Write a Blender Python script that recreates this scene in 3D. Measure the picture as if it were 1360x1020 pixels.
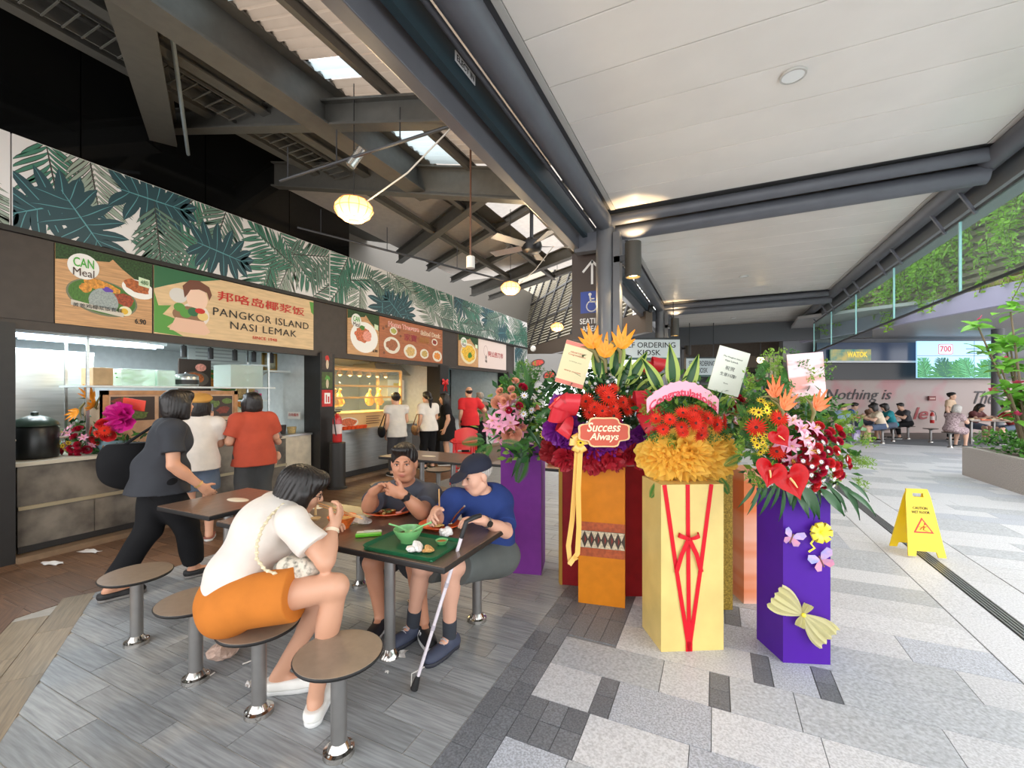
import bpy, bmesh, math, random
import numpy as np
from mathutils import Vector, Matrix, Euler

for _o in list(bpy.data.objects):
    bpy.data.objects.remove(_o, do_unlink=True)
scene = bpy.context.scene
COL = scene.collection

# ------------------------------------------------------------------ camera
F = 578.0                      # focal length in pixels of the 1360 x 1020 frame
YAW = math.radians(25.04)      # the view turns left of the walkway, which runs along +Y
V0 = 521.0                     # row of the horizon
EYE = 1.6
_s, _c = math.sin(YAW), math.cos(YAW)
cam_data = bpy.data.cameras.new('camera')
cam_data.sensor_width = 36.0
cam_data.lens = 36.0 * F / 1360.0
cam_data.shift_y = (V0 - 510.0) / 1360.0
cam_data.clip_start = 0.05
cam_data.clip_end = 300
camera = bpy.data.objects.new('camera', cam_data)
camera.location = (0, 0, EYE)
camera.rotation_euler = (math.pi / 2, 0, YAW)
COL.objects.link(camera)
scene.camera = camera

# ------------------------------------------------------------------ world: bright overcast sky
world = bpy.data.worlds.new('sky')
scene.world = world
world.use_nodes = True
_wn = world.node_tree.nodes['Background']
_wn.inputs['Color'].default_value = (0.97, 0.98, 1.0, 1)
_wn.inputs['Strength'].default_value = 2.3

# ------------------------------------------------------------------ colour management
scene.view_settings.view_transform = 'Standard'
scene.view_settings.look = 'None'
scene.view_settings.gamma = 1.0
scene.view_settings.use_curve_mapping = False
scene.view_settings.exposure = 0.70

# ------------------------------------------------------------------ pixel helpers (a pixel gives a direction only)
def ray(u, v):
    return Vector((-_s * F + _c * (u - 680), _c * F + _s * (u - 680), V0 - v))
def onz(u, v, z=0.0):
    d = ray(u, v); t = (z - EYE) / d.z
    return Vector((d.x * t, d.y * t, z))
def onx(u, v, X):
    d = ray(u, v); t = X / d.x
    return Vector((X, d.y * t, EYE + d.z * t))
def ony(u, v, Y):
    d = ray(u, v); t = Y / d.y
    return Vector((d.x * t, Y, EYE + d.z * t))
def atd(u, v, D):
    d = ray(u, v); t = D / F
    return Vector((d.x * t, d.y * t, EYE + d.z * t))
# ------------------------------------------------------------------ materials
def lin(c):
    out = []
    for v in c[:3]:
        v = v / 255.0
        out.append(v / 12.92 if v <= 0.04045 else ((v + 0.055) / 1.055) ** 2.4)
    return out + [1.0]

MATS = {}
def M(name, rgb, rough=0.55, metal=0.0, var=0.0, scale=12.0, bump=0.0, stretch=(1, 1, 1), emit=0.0, rnd=0.0,
      trans=0.0, alpha=1.0, coat=0.0, rgb2=None, detail=4.0, transl=0.0, lohi=(0.35, 0.65), emitrgb=None, attr=None, ior=None):
    """procedural principled material: noise-mixed colour, optional bump, per-object variation"""
    if name in MATS:
        return MATS[name]
    m = bpy.data.materials.new(name); m.use_nodes = True
    nt = m.node_tree; N = nt.nodes; L = nt.links
    bs = N['Principled BSDF']
    base = lin(rgb)
    bs.inputs['Base Color'].default_value = base
    bs.inputs['Roughness'].default_value = rough
    bs.inputs['Metallic'].default_value = metal
    if trans: bs.inputs['Transmission Weight'].default_value = trans
    if ior: bs.inputs['IOR'].default_value = ior
    if alpha < 1: bs.inputs['Alpha'].default_value = alpha
    if coat: bs.inputs['Coat Weight'].default_value = coat; bs.inputs['Coat Roughness'].default_value = 0.15
    if emit:
        bs.inputs['Emission Color'].default_value = lin(emitrgb or rgb)
        bs.inputs['Emission Strength'].default_value = emit
    csock = None
    if attr:
        at = N.new('ShaderNodeVertexColor'); at.layer_name = attr
        csock = at.outputs['Color']
    if var or bump or rgb2:
        tc = N.new('ShaderNodeTexCoord'); mp = N.new('ShaderNodeMapping')
        mp.inputs['Scale'].default_value = stretch
        L.new(tc.outputs['Object'], mp.inputs['Vector'])
        if rnd:
            oi0 = N.new('ShaderNodeObjectInfo'); mu = N.new('ShaderNodeMath'); mu.operation = 'MULTIPLY'; mu.inputs[1].default_value = 37.0
            L.new(oi0.outputs['Random'], mu.inputs[0]); cx = N.new('ShaderNodeCombineXYZ')
            for i in range(3): L.new(mu.outputs[0], cx.inputs[i])
            L.new(cx.outputs[0], mp.inputs['Location'])
        nz = N.new('ShaderNodeTexNoise'); nz.inputs['Scale'].default_value = scale; nz.inputs['Detail'].default_value = detail
        L.new(mp.outputs[0], nz.inputs['Vector'])
        if var or rgb2:
            cr = N.new('ShaderNodeValToRGB')
            cr.color_ramp.elements[0].position, cr.color_ramp.elements[1].position = lohi
            if rgb2:
                a, b = base, lin(rgb2)
            else:
                a = [max(0, x * (1 - var)) for x in base[:3]] + [1]; b = [min(1, x * (1 + var)) for x in base[:3]] + [1]
            cr.color_ramp.elements[0].color = a; cr.color_ramp.elements[1].color = b
            L.new(nz.outputs['Fac'], cr.inputs['Fac'])
            if csock is None: csock = cr.outputs['Color']
            else:
                mm = N.new('ShaderNodeMix'); mm.data_type = 'RGBA'; mm.blend_type = 'MULTIPLY'; mm.inputs['Factor'].default_value = 1
                cr.color_ramp.elements[0].color = [1 - var] * 3 + [1]; cr.color_ramp.elements[1].color = [1, 1, 1, 1]
                L.new(csock, mm.inputs['A']); L.new(cr.outputs['Color'], mm.inputs['B']); csock = mm.outputs['Result']
        if bump:
            bp = N.new('ShaderNodeBump'); bp.inputs['Strength'].default_value = bump; bp.inputs['Distance'].default_value = 0.01
            L.new(nz.outputs['Fac'], bp.inputs['Height']); L.new(bp.outputs[0], bs.inputs['Normal'])
    if rnd:
        oi = N.new('ShaderNodeObjectInfo'); mr = N.new('ShaderNodeMapRange')
        mr.inputs['To Min'].default_value = 1 - rnd; mr.inputs['To Max'].default_value = 1 + rnd
        L.new(oi.outputs['Random'], mr.inputs['Value'])
        hs = N.new('ShaderNodeHueSaturation'); hs.inputs['Color'].default_value = base
        if csock is not None: L.new(csock, hs.inputs['Color'])
        L.new(mr.outputs[0], hs.inputs['Value']); csock = hs.outputs['Color']
    if csock is not None: L.new(csock, bs.inputs['Base Color'])
    if transl:
        tr = N.new('ShaderNodeBsdfTranslucent'); tr.inputs['Color'].default_value = base
        if csock is not None: L.new(csock, tr.inputs['Color'])
        mx = N.new('ShaderNodeMixShader'); mx.inputs['Fac'].default_value = transl
        L.new(bs.outputs[0], mx.inputs[1]); L.new(tr.outputs[0], mx.inputs[2])
        L.new(mx.outputs[0], N['Material Output'].inputs['Surface'])
    MATS[name] = m
    return m

def glass(name, rgb=(220, 240, 235), alpha=0.25, rough=0.03):
    """thin pane: mostly clear with a glossy skin"""
    if name in MATS: return MATS[name]
    m = bpy.data.materials.new(name); m.use_nodes = True
    nt = m.node_tree; N = nt.nodes; L = nt.links
    N.remove(N['Principled BSDF'])
    t = N.new('ShaderNodeBsdfTransparent'); t.inputs['Color'].default_value = lin(rgb)
    g = N.new('ShaderNodeBsdfPrincipled'); g.inputs['Base Color'].default_value = lin(rgb); g.inputs['Roughness'].default_value = rough
    mx = N.new('ShaderNodeMixShader'); mx.inputs['Fac'].default_value = alpha
    L.new(t.outputs[0], mx.inputs[1]); L.new(g.outputs[0], mx.inputs[2]); L.new(mx.outputs[0], N['Material Output'].inputs['Surface'])
    MATS[name] = m
    return m

# ------------------------------------------------------------------ objects
def tag(o, label=None, cat=None, group=None, kind=None):
    if label: o['label'] = label
    if cat: o['category'] = cat
    if group: o['group'] = group
    if kind: o['kind'] = kind
    return o
def thing(name, label, cat, loc=(0, 0, 0), rz=0.0, group=None, kind=None):
    o = bpy.data.objects.new(name, None); COL.objects.link(o)
    o.empty_display_size = 0.1
    o.location = loc; o.rotation_euler = (0, 0, rz)
    return tag(o, label, cat, group, kind)
def relink(src, parent=None, name=None):
    c = src.copy(); COL.objects.link(c)
    if parent is not None: c.parent = parent
    return c
def copy_tree(o, parent=None):
    c = o.copy(); COL.objects.link(c); c.parent = parent
    for ch in list(o.children): copy_tree(ch, c)
    return c
def mesh_obj(name, me, parent=None, world_coords=False):
    o = bpy.data.objects.new(name, me); COL.objects.link(o)
    if parent is not None:
        o.parent = parent
    return o

def rotz(a): return Matrix.Rotation(a, 3, 'Z')
def frame(d, up=(0, 0, 1)):
    """3x3 with columns (side, up-ish, d)"""
    d = Vector(d).normalized(); up = Vector(up)
    if abs(d.dot(up.normalized())) > 0.999: up = Vector((1, 0, 0)) if abs(d.x) < .9 else Vector((0, 1, 0))
    x = up.cross(d).normalized(); y = d.cross(x)
    return Matrix((x, y, d)).transposed()

class MB:
    """collects simple shapes into one mesh"""
    def __init__(self): self.v = []; self.f = []; self.m = []; self.sm = []
    def add(self, vs, fs, mi=0, smooth=False):
        b = len(self.v)
        self.v += [tuple(p) for p in vs]
        for f in fs:
            self.f.append(tuple(i + b for i in f)); self.m.append(mi); self.sm.append(smooth)
        return self
    def box(self, c, s, rot=None, mi=0, bev=0.0):
        c = Vector(c); hx, hy, hz = s[0] / 2, s[1] / 2, s[2] / 2
        if bev <= 0:
            vs = [Vector((x * hx, y * hy, z * hz)) for z in (-1, 1) for y in (-1, 1) for x in (-1, 1)]
            fs = [(0, 2, 3, 1), (4, 5, 7, 6), (0, 1, 5, 4), (2, 6, 7, 3), (0, 4, 6, 2), (1, 3, 7, 5)]
        else:
            bm = bmesh.new(); bmesh.ops.create_cube(bm, size=1)
            for w in bm.verts: w.co = Vector((w.co.x * s[0], w.co.y * s[1], w.co.z * s[2]))
            bmesh.ops.bevel(bm, geom=bm.edges[:], offset=bev, segments=2, affect='EDGES', profile=0.6)
            bm.verts.index_update()
            vs = [w.co.copy() for w in bm.verts]; fs = [tuple(w.index for w in f.verts) for f in bm.faces]; bm.free()
        if rot is not None: vs = [rot @ p for p in vs]
        return self.add([p + c for p in vs], fs, mi)
    def box2(self, a, b, mi=0, bev=0.0):
        a, b = Vector(a), Vector(b)
        return self.box((a + b) / 2, [abs(x) for x in (b - a)], None, mi, bev)
    def bar(self, a, b, w, h, up=(0, 0, 1), mi=0):
        a, b = Vector(a), Vector(b); R = frame(b - a, up)
        return self.box((a + b) / 2, (w, h, (b - a).length), R, mi)
    def tube(self, pts, r, n=10, mi=0, caps=True, closed=False):
        pts = [Vector(p) for p in pts]; k = len(pts)
        rs = r if isinstance(r, (list, tuple)) else [r] * k
        vs = []; up = None
        for i, p in enumerate(pts):
            if closed: d = pts[(i + 1) % k] - pts[i - 1]
            else: d = (pts[min(i + 1, k - 1)] - pts[max(i - 1, 0)])
            if d.length < 1e-9: d = Vector((0, 0, 1))
            d.normalize()
            if up is None:
                up = Vector((0, 0, 1)) if abs(d.z) < .9 else Vector((1, 0, 0))
            x = up.cross(d)
            if x.length < 1e-6: x = Vector((1, 0, 0)).cross(d)
            x.normalize(); y = d.cross(x); up = y
            for j in range(n):
                a = 2 * math.pi * j / n
                vs.append(p + (x * math.cos(a) + y * math.sin(a)) * rs[i])
        fs = []
        for i in range(k if closed else k - 1):
            for j in range(n):
                a, b = i * n + j, i * n + (j + 1) % n; i2 = (i + 1) % k
                fs.append((a, b, i2 * n + (j + 1) % n, i2 * n + j))
        self.add(vs, fs, mi, True)
        if caps and not closed:
            b = len(self.v) - k * n
            self.f.append(tuple(b + j for j in range(n - 1, -1, -1))); self.m.append(mi); self.sm.append(False)
            self.f.append(tuple(b + (k - 1) * n + j for j in range(n))); self.m.append(mi); self.sm.append(False)
        return self
    def cyl(self, c, r, h, n=24, mi=0, r2=None):
        c = Vector(c)
        return self.tube([c, c + Vector((0, 0, h))], [r, r if r2 is None else r2], n, mi)
    def lathe(self, prof, c=(0, 0, 0), n=24, mi=0, rot=None, close=True, sx=1, sy=1):
        c = Vector(c); vs = []; fs = []
        for (r, z) in prof:
            for j in range(n):
                a = 2 * math.pi * j / n
                p = Vector((r * math.cos(a) * sx, r * math.sin(a) * sy, z))
                if rot is not None: p = rot @ p
                vs.append(p + c)
        for i in range(len(prof) - 1):
            for j in range(n):
                fs.append((i * n + j, i * n + (j + 1) % n, (i + 1) * n + (j + 1) % n, (i + 1) * n + j))
        self.add(vs, fs, mi, True)
        return self
    def ball(self, c, r, n=12, mi=0, rot=None):
        r = r if isinstance(r, (tuple, list)) else (r, r, r)
        k = max(4, n // 2); c = Vector(c); vs = []; fs = []
        for i in range(k + 1):
            t = math.pi * i / k
            for j in range(n):
                a = 2 * math.pi * j / n
                p = Vector((math.sin(t) * math.cos(a) * r[0], math.sin(t) * math.sin(a) * r[1], -math.cos(t) * r[2]))
                if rot is not None: p = rot @ p
                vs.append(c + p)
        for i in range(k):
            for j in range(n):
                fs.append((i * n + j, i * n + (j + 1) % n, (i + 1) * n + (j + 1) % n, (i + 1) * n + j))
        return self.add(vs, fs, mi, True)
    def prism(self, poly, h, org=(0, 0, 0), ax=None, mi=0):
        """2-D outline (counter-clockwise) in the plane of ax columns 0,1 extruded by h along column 2"""
        org = Vector(org); R = ax or Matrix.Identity(3); n = len(poly)
        vs = [org + R @ Vector((x, y, 0)) for x, y in poly] + [org + R @ Vector((x, y, h)) for x, y in poly]
        fs = [tuple(range(n - 1, -1, -1)), tuple(range(n, 2 * n))] + [(i, (i + 1) % n, n + (i + 1) % n, n + i) for i in range(n)]
        return self.add(vs, fs, mi)
    def poly(self, pts, mi=0, smooth=False):
        return self.add(pts, [tuple(range(len(pts)))], mi, smooth)
    def grid(self, fn, nu, nv, mi=0, smooth=True, cu=False):
        vs = [fn(i / nu, j / nv) for j in range(nv + 1) for i in range(nu + 1)]
        fs = [(j * (nu + 1) + i, j * (nu + 1) + i + 1, (j + 1) * (nu + 1) + i + 1, (j + 1) * (nu + 1) + i) for j in range(nv) for i in range(nu)]
        return self.add(vs, fs, mi, smooth)
    def xf(self, R=None, t=(0, 0, 0)):
        t = Vector(t)
        self.v = [tuple((R @ Vector(p) if R is not None else Vector(p)) + t) for p in self.v]
        return self
    def merge(self, o):
        b = len(self.v); self.v += o.v; self.f += [tuple(i + b for i in f) for f in o.f]; self.m += o.m; self.sm += o.sm
        return self
    def mesh(self, name, mats, off=None):
        me = bpy.data.meshes.new(name)
        v = self.v if off is None else [(p[0] - off[0], p[1] - off[1], p[2] - off[2]) for p in self.v]
        me.from_pydata(v, [], self.f)
        mats = mats if isinstance(mats, (list, tuple)) else [mats]
        for mm in mats: me.materials.append(mm)
        if self.f:
            me.polygons.foreach_set('material_index', self.m)
            me.polygons.foreach_set('use_smooth', self.sm)
        me.update()
        if any(self.sm): me.set_sharp_from_angle(angle=math.radians(42))
        return me
    def build(self, name, mats, parent=None, off=None, base=None):
        """vertices are in the parent's frame; with off they are world coordinates and off is the parent's place"""
        if parent is None and base is not None: off = base
        if parent is not None and off is True: off = parent.location
        o = mesh_obj(name, self.mesh(name, mats, off), parent)
        if parent is None and base is not None: o.location = base
        return o

# ------------------------------------------------------------------ writing
def text_mesh(body, size, depth=0.002, align='CENTER', bold=0.0, space=1.0, line=1.0, res=3):
    cu = bpy.data.curves.new('text', 'FONT'); cu.body = body; cu.size = size
    cu.align_x = align; cu.align_y = 'CENTER'; cu.extrude = depth / 2; cu.offset = bold
    cu.space_character = space; cu.space_line = line; cu.resolution_u = res
    o = bpy.data.objects.new('text', cu); COL.objects.link(o)
    dg = bpy.context.evaluated_depsgraph_get()
    me = bpy.data.meshes.new_from_object(o.evaluated_get(dg))
    bpy.data.objects.remove(o, do_unlink=True); bpy.data.curves.remove(cu)
    return me
def write(body, size, org, ax, mat, parent=None, name='lettering', fit=None, bend=None, slant=0.0, **kw):
    """text centred at org in the plane spanned by ax columns 0 (reading direction) and 1 (up); fit=(w,h) stretches it"""
    me = text_mesh(body, size, **kw)
    co = np.empty(len(me.vertices) * 3); me.vertices.foreach_get('co', co); co = co.reshape(-1, 3)
    if len(co):
        lo, hi = co.min(0), co.max(0)
        co[:, :2] -= (lo[:2] + hi[:2]) / 2
        if fit:
            if fit[0]: co[:, 0] *= fit[0] / max(1e-6, hi[0] - lo[0])
            if fit[1]: co[:, 1] *= fit[1] / max(1e-6, hi[1] - lo[1])
        if slant: co[:, 0] += slant * co[:, 1]
        if bend: co[:, 1] += -bend * co[:, 0] ** 2
        A = np.array(ax); co = co @ A.T + np.array(org)
        if parent is not None: co -= np.array(parent_loc(parent))
        me.vertices.foreach_set('co', co.ravel())
    me.materials.clear(); me.materials.append(mat); me.update()
    return mesh_obj(name, me, parent)
def parent_loc(p):
    l = Vector((0, 0, 0))
    while p is not None: l = l + p.location; p = p.parent
    return l
def axes(right, up=(0, 0, 1)):
    r = Vector(right).normalized(); u = Vector(up).normalized(); n = r.cross(u)
    return Matrix((r, u, n)).transposed()

# ------------------------------------------------------------------ signed-distance modelling for bodies, cloth and hair
class SDF:
    def __init__(self, h): self.h = h; self.pr = []
    def cone(self, a, b, r1, r2, k=0.02, clip=None, sub=False):
        a, b = np.array(a, float), np.array(b, float); rm = max(r1, r2)
        lo = np.minimum(a, b) - rm; hi = np.maximum(a, b) + rm
        def fn(P):
            ab = b - a; L2 = ab @ ab
            t = np.clip(((P - a) @ ab) / max(L2, 1e-9), 0, 1)
            d = np.linalg.norm(P - a - t[..., None] * ab, axis=-1) - (r1 + (r2 - r1) * t)
            if clip is not None:
                for (cp, cn) in clip: d = np.maximum(d, (P - np.array(cp)) @ np.array(cn))
            return d
        self.pr.append((lo, hi, fn, k, sub)); return self
    def ell(self, c, r, R=None, k=0.02, clip=None, sub=False, noise=None):
        c, r = np.array(c, float), np.array(r, float); R = np.eye(3) if R is None else np.array(R)
        m = np.sqrt(((R * r) ** 2).sum(1)); lo, hi = c - m, c + m
        def fn(P):
            q = (P - c) @ R
            k0 = np.linalg.norm(q / r, axis=-1); k1 = np.linalg.norm(q / (r * r), axis=-1)
            d = k0 * (k0 - 1) / np.maximum(k1, 1e-6)
            if noise is not None: d = d + noise(q)
            if clip is not None:
                for (cp, cn) in clip: d = np.maximum(d, (P - np.array(cp)) @ np.array(cn))
            return d
        self.pr.append((lo, hi, fn, k, sub)); return self
    def rbox(self, c, s, R=None, rr=0.01, k=0.01, sub=False):
        c, s = np.array(c, float), np.array(s, float) / 2 - rr; R = np.eye(3) if R is None else np.array(R)
        m = np.abs(R) @ (s + rr); lo, hi = c - m, c + m
        def fn(P):
            q = np.abs((P - c) @ R) - s
            return np.linalg.norm(np.maximum(q, 0), axis=-1) + np.minimum(q.max(-1), 0) - rr
        self.pr.append((lo, hi, fn, k, sub)); return self
    def cutplane(self, p, n):
        p, n = np.array(p, float), np.array(n, float); n = n / np.linalg.norm(n)
        self.pr.append((None, None, lambda P: (P - p) @ n, 0, 'cut')); return self
    def mesh(self, warp=None):
        """surface nets over the union; returns (verts, quads)"""
        h = self.h
        lo = np.min([p[0] for p in self.pr if p[4] is False], axis=0) - 3 * h
        hi = np.max([p[1] for p in self.pr if p[4] is False], axis=0) + 3 * h
        n = np.ceil((hi - lo) / h).astype(int) + 1
        D = np.full(n, 0.2, np.float32)
        ax = [lo[i] + h * np.arange(n[i]) for i in range(3)]
        for (a, b, fn, k, sub) in self.pr:
            if a is None: i0, i1 = np.zeros(3, int), n
            else:
                mrg = max(k, 2 * h) + 2 * h
                i0 = np.clip(np.floor((a - mrg - lo) / h).astype(int), 0, n); i1 = np.clip(np.ceil((b + mrg - lo) / h).astype(int) + 1, 0, n)
            if (i1 <= i0).any(): continue
            sl = tuple(slice(i0[i], i1[i]) for i in range(3))
            P = np.stack(np.meshgrid(*[ax[i][sl[i]] for i in range(3)], indexing='ij'), -1)
            if warp is not None: P = P + warp(P)
            d = fn(P).astype(np.float32); C = D[sl]
            if sub == 'cut': D[sl] = np.maximum(C, d)
            elif sub:
                kk = max(k, 1e-4); hh = np.clip(0.5 - 0.5 * (C + d) / kk, 0, 1)
                D[sl] = C * (1 - hh) - d * hh + kk * hh * (1 - hh)
            else:
                kk = max(k, 1e-4); hh = np.clip(0.5 + 0.5 * (C - d) / kk, 0, 1)
                D[sl] = C * (1 - hh) + d * hh - kk * hh * (1 - hh)
        return surface_nets(D, lo, h)
def surface_nets(D, lo, h):
    S = D < 0
    nx, ny, nz = D.shape
    cnt = np.zeros((nx - 1, ny - 1, nz - 1), np.uint8)
    for dx in (0, 1):
        for dy in (0, 1):
            for dz in (0, 1):
                cnt += S[dx:nx - 1 + dx, dy:ny - 1 + dy, dz:nz - 1 + dz]
    act = (cnt > 0) & (cnt < 8)
    idx = np.argwhere(act)
    vid = np.full(act.shape, -1, np.int32); vid[act] = np.arange(len(idx))
    corners = [(0, 0, 0), (1, 0, 0), (0, 1, 0), (1, 1, 0), (0, 0, 1), (1, 0, 1), (0, 1, 1), (1, 1, 1)]
    vals = np.stack([D[idx[:, 0] + c[0], idx[:, 1] + c[1], idx[:, 2] + c[2]] for c in corners], 1)
    edges = [(0, 1), (2, 3), (4, 5), (6, 7), (0, 2), (1, 3), (4, 6), (5, 7), (0, 4), (1, 5), (2, 6), (3, 7)]
    acc = np.zeros((len(idx), 3)); num = np.zeros(len(idx))
    for a, b in edges:
        va, vb = vals[:, a], vals[:, b]; msk = (va < 0) != (vb < 0)
        t = np.where(msk, va / np.where(va == vb, 1, va - vb), 0)
        p = np.array(corners[a]) + t[:, None] * (np.array(corners[b]) - np.array(corners[a]))
        acc += p * msk[:, None]; num += msk
    V = (idx + acc / np.maximum(num, 1)[:, None]) * h + lo
    Q = []
    for axis in range(3):
        s0 = [slice(1, -1)] * 3; s1 = [slice(1, -1)] * 3
        s0[axis] = slice(0, -1); s1[axis] = slice(1, None)
        a, b = S[tuple(s0)], S[tuple(s1)]
        e = np.argwhere(a != b)
        if not len(e): continue
        off = np.array([1, 1, 1]); off[axis] = 0
        e2 = e + off
        flip = a[e[:, 0], e[:, 1], e[:, 2]]
        u, w = (axis + 1) % 3, (axis + 2) % 3
        def cell(du, dw):
            q = e2.copy(); q[:, u] -= du; q[:, w] -= dw
            return vid[q[:, 0], q[:, 1], q[:, 2]]
        q = np.stack([cell(1, 1), cell(0, 1), cell(0, 0), cell(1, 0)], 1)
        q[~flip] = q[~flip][:, ::-1]
        Q.append(q)
    Q = np.concatenate(Q); Q = Q[(Q >= 0).all(1)]
    return V, Q
def np_mesh(name, V, Q, mats, smooth=True, relax=0):
    if relax and len(Q):
        for _ in range(relax):
            acc = np.zeros_like(V); cn = np.zeros(len(V))
            for i in range(4):
                for j in ((i + 1) % 4, (i + 3) % 4):
                    np.add.at(acc, Q[:, i], V[Q[:, j]]); np.add.at(cn, Q[:, i], 1)
            V = V * 0.5 + 0.5 * acc / np.maximum(cn, 1)[:, None]
    me = bpy.data.meshes.new(name)
    me.vertices.add(len(V)); me.vertices.foreach_set('co', V.astype(np.float32).ravel())
    me.loops.add(Q.size); me.loops.foreach_set('vertex_index', Q.astype(np.int32).ravel())
    me.polygons.add(len(Q)); me.polygons.foreach_set('loop_start', np.arange(0, Q.size, 4, dtype=np.int32))
    me.polygons.foreach_set('use_smooth', np.full(len(Q), smooth))
    for mm in (mats if isinstance(mats, (list, tuple)) else [mats]): me.materials.append(mm)
    me.update(calc_edges=True); me.validate()
    return me
random.seed(7)
rng = np.random.default_rng(7)
# ================================================================== FLOOR
m_plank = M('wood_look_tile', (144, 147, 149), 0.42, var=0.28, scale=3.0, stretch=(1.6, 26, 8), rnd=0.16, detail=6, bump=0.05, lohi=(.3, .7))
m_plank_b = M('brown_wood_look_tile', (112, 82, 60), 0.42, var=0.28, scale=3.0, stretch=(1.6, 26, 8), rnd=0.2, detail=6, lohi=(.3, .7))
m_plank_d = M('tan_wood_look_tile', (140, 124, 100), 0.45, var=0.28, scale=3.0, stretch=(1.6, 26, 8), rnd=0.12, detail=6, lohi=(.3, .7))
m_grout = M('floor_grout', (176, 170, 160), 0.8, var=0.1)
m_gran = [M('granite_pale', (194, 195, 198), 0.45, var=0.22, scale=90, rnd=0.07, detail=8, lohi=(.3, .62)),
          M('granite_mid', (174, 177, 181), 0.45, var=0.25, scale=60, rnd=0.07, detail=8, lohi=(.3, .65)),
          M('granite_flecked', (176, 180, 188), 0.5, var=0.26, scale=110, rnd=0.05, detail=8, lohi=(.38, .62))]
m_sett = M('granite_dark', (112, 115, 120), 0.5, var=0.3, scale=110, rnd=0.16, detail=8)
m_pgrout = M('pavement_joint', (120, 122, 126), 0.8)
T_H = 0.012

def unit_tile(name, mat, bev=0.0025):
    return MB().box((0, 0, -T_H / 2), (1, 1, T_H)).mesh(name, mat)
def place_tiles(root, name, tiles, limit=300, gap=.004):
    """tiles: (x0,x1,y0,y1,mat); nearest ones single objects, the rest one joined part"""
    tiles.sort(key=lambda t: ((t[0] + t[1]) / 2) ** 2 + ((t[2] + t[3]) / 2 - 0.3) ** 2)
    cache = {}
    for (x0, x1, y0, y1, mt) in tiles[:limit]:
        key = (mt.name, round(x1 - x0, 2), round(y1 - y0, 2))
        if key not in cache:
            w, d = x1 - x0 - gap, y1 - y0 - gap
            cache[key] = MB().box((0, 0, -T_H / 2), (w, d, T_H)).mesh(name, mt)
        o = mesh_obj(name, cache[key], root)
        o.location = ((x0 + x1) / 2, (y0 + y1) / 2, random.uniform(-.0004, .0004))
    rest = tiles[limit:]
    if rest:
        mats = []; mb = MB()
        for (x0, x1, y0, y1, mt) in rest:
            if mt not in mats: mats.append(mt)
            mb.box(((x0 + x1) / 2, (y0 + y1) / 2, -T_H / 2), (x1 - x0 - gap, y1 - y0 - gap, T_H), mi=mats.index(mt))
        o = mb.build(name + '_field', mats, root); o['kind'] = 'stuff'

XB = -1.1            # where wood-look tile meets granite
ROW = 0.1545
floor = MB().box2((-9.2, -4.0, -0.2), (XB, 24, -T_H)).add([(-9.2, -4, -.004), (XB, -4, -.004), (XB, 24, -.004), (-9.2, 24, -.004)], [(0, 1, 2, 3)]).build('floor', m_grout)
tag(floor, 'grey wood-look tile floor of the dining hall', None, kind='structure')
def diag(x, y): return (x + 4.155) * 0.52 + (y - 1.541) * 0.854     # >0 beyond the slanted joint line
tiles = []
j0 = int((0.1 - 1.54) / ROW) - 4
for j in range(j0, 110):
    y0 = 1.54 + j * ROW
    if y0 > 18: break
    offs = ((j * 37) % 5) * 0.155
    x = XB
    first = True
    while x > -6.04:
        L = 0.62
        x0 = x - (0.155 + offs * 0.8 if first else L); first = False
        x1 = x
        if x0 < -6.05: x0 = -6.05
        cx, cy = (x0 + x1) / 2, y0 + ROW / 2
        if cx < -4.47 or y0 > 9.5 and False:
            mt = m_plank_b
        else: mt = m_plank
        if x1 > -4.49 and x0 < -4.49:
            tiles.append((x0, -4.49, y0, y0 + ROW, m_plank_b)); x0c = -4.49
            if diag((x0c + x1) / 2, cy) > 0.08 or x1 - x0c > .1 and diag(x0c, cy) > 0: tiles.append((x0c, x1, y0, y0 + ROW, m_plank))
            x = x0; continue
        if mt is m_plank and diag(x0, y0) < 0:
            # shorten against the slanted strip
            xl = -4.155 + (1.541 - y0) * 0.854 / 0.52
            xl2 = -4.155 + (1.541 - y0 - ROW) * 0.854 / 0.52
            if xl2 > x1: x = x0; continue
            x0 = max(x0, xl2)
            if x1 - x0 > .03: tiles.append((x0, x1, y0, y0 + ROW, mt))
            x = -4.49; continue
        tiles.append((x0, x1, y0, y0 + ROW, mt)); x = x0
place_tiles(floor, 'plank_tile', tiles, gap=.0055)
# the slanted strip of tan tiles towards the left wing, and the dark tiles beyond it
a_d = math.atan2(-0.52, 0.854)
dvec = Vector((0.854, -0.52, 0)); nvec = Vector((-0.52, -0.854, 0))
p0 = Vector((-4.49, 1.745, 0))
for r in range(9):
    for q in range(-1, 8):
        w = 0.19
        c = p0 + dvec * (0.3 + q * 0.6 - (r % 2) * .3) + nvec * (w * (r + .5))
        if c.y < -1 or c.x > -1.2 or c.x < -4.60 - .35 * (r > 1): continue
        o = MB().box((0, 0, -T_H / 2 + .0012), (0.596, w - .004, T_H)).build('plank_tile', m_plank_d if r < 2 else m_plank_b, floor)
        o.location = c; o.rotation_euler = (0, 0, a_d)

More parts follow.
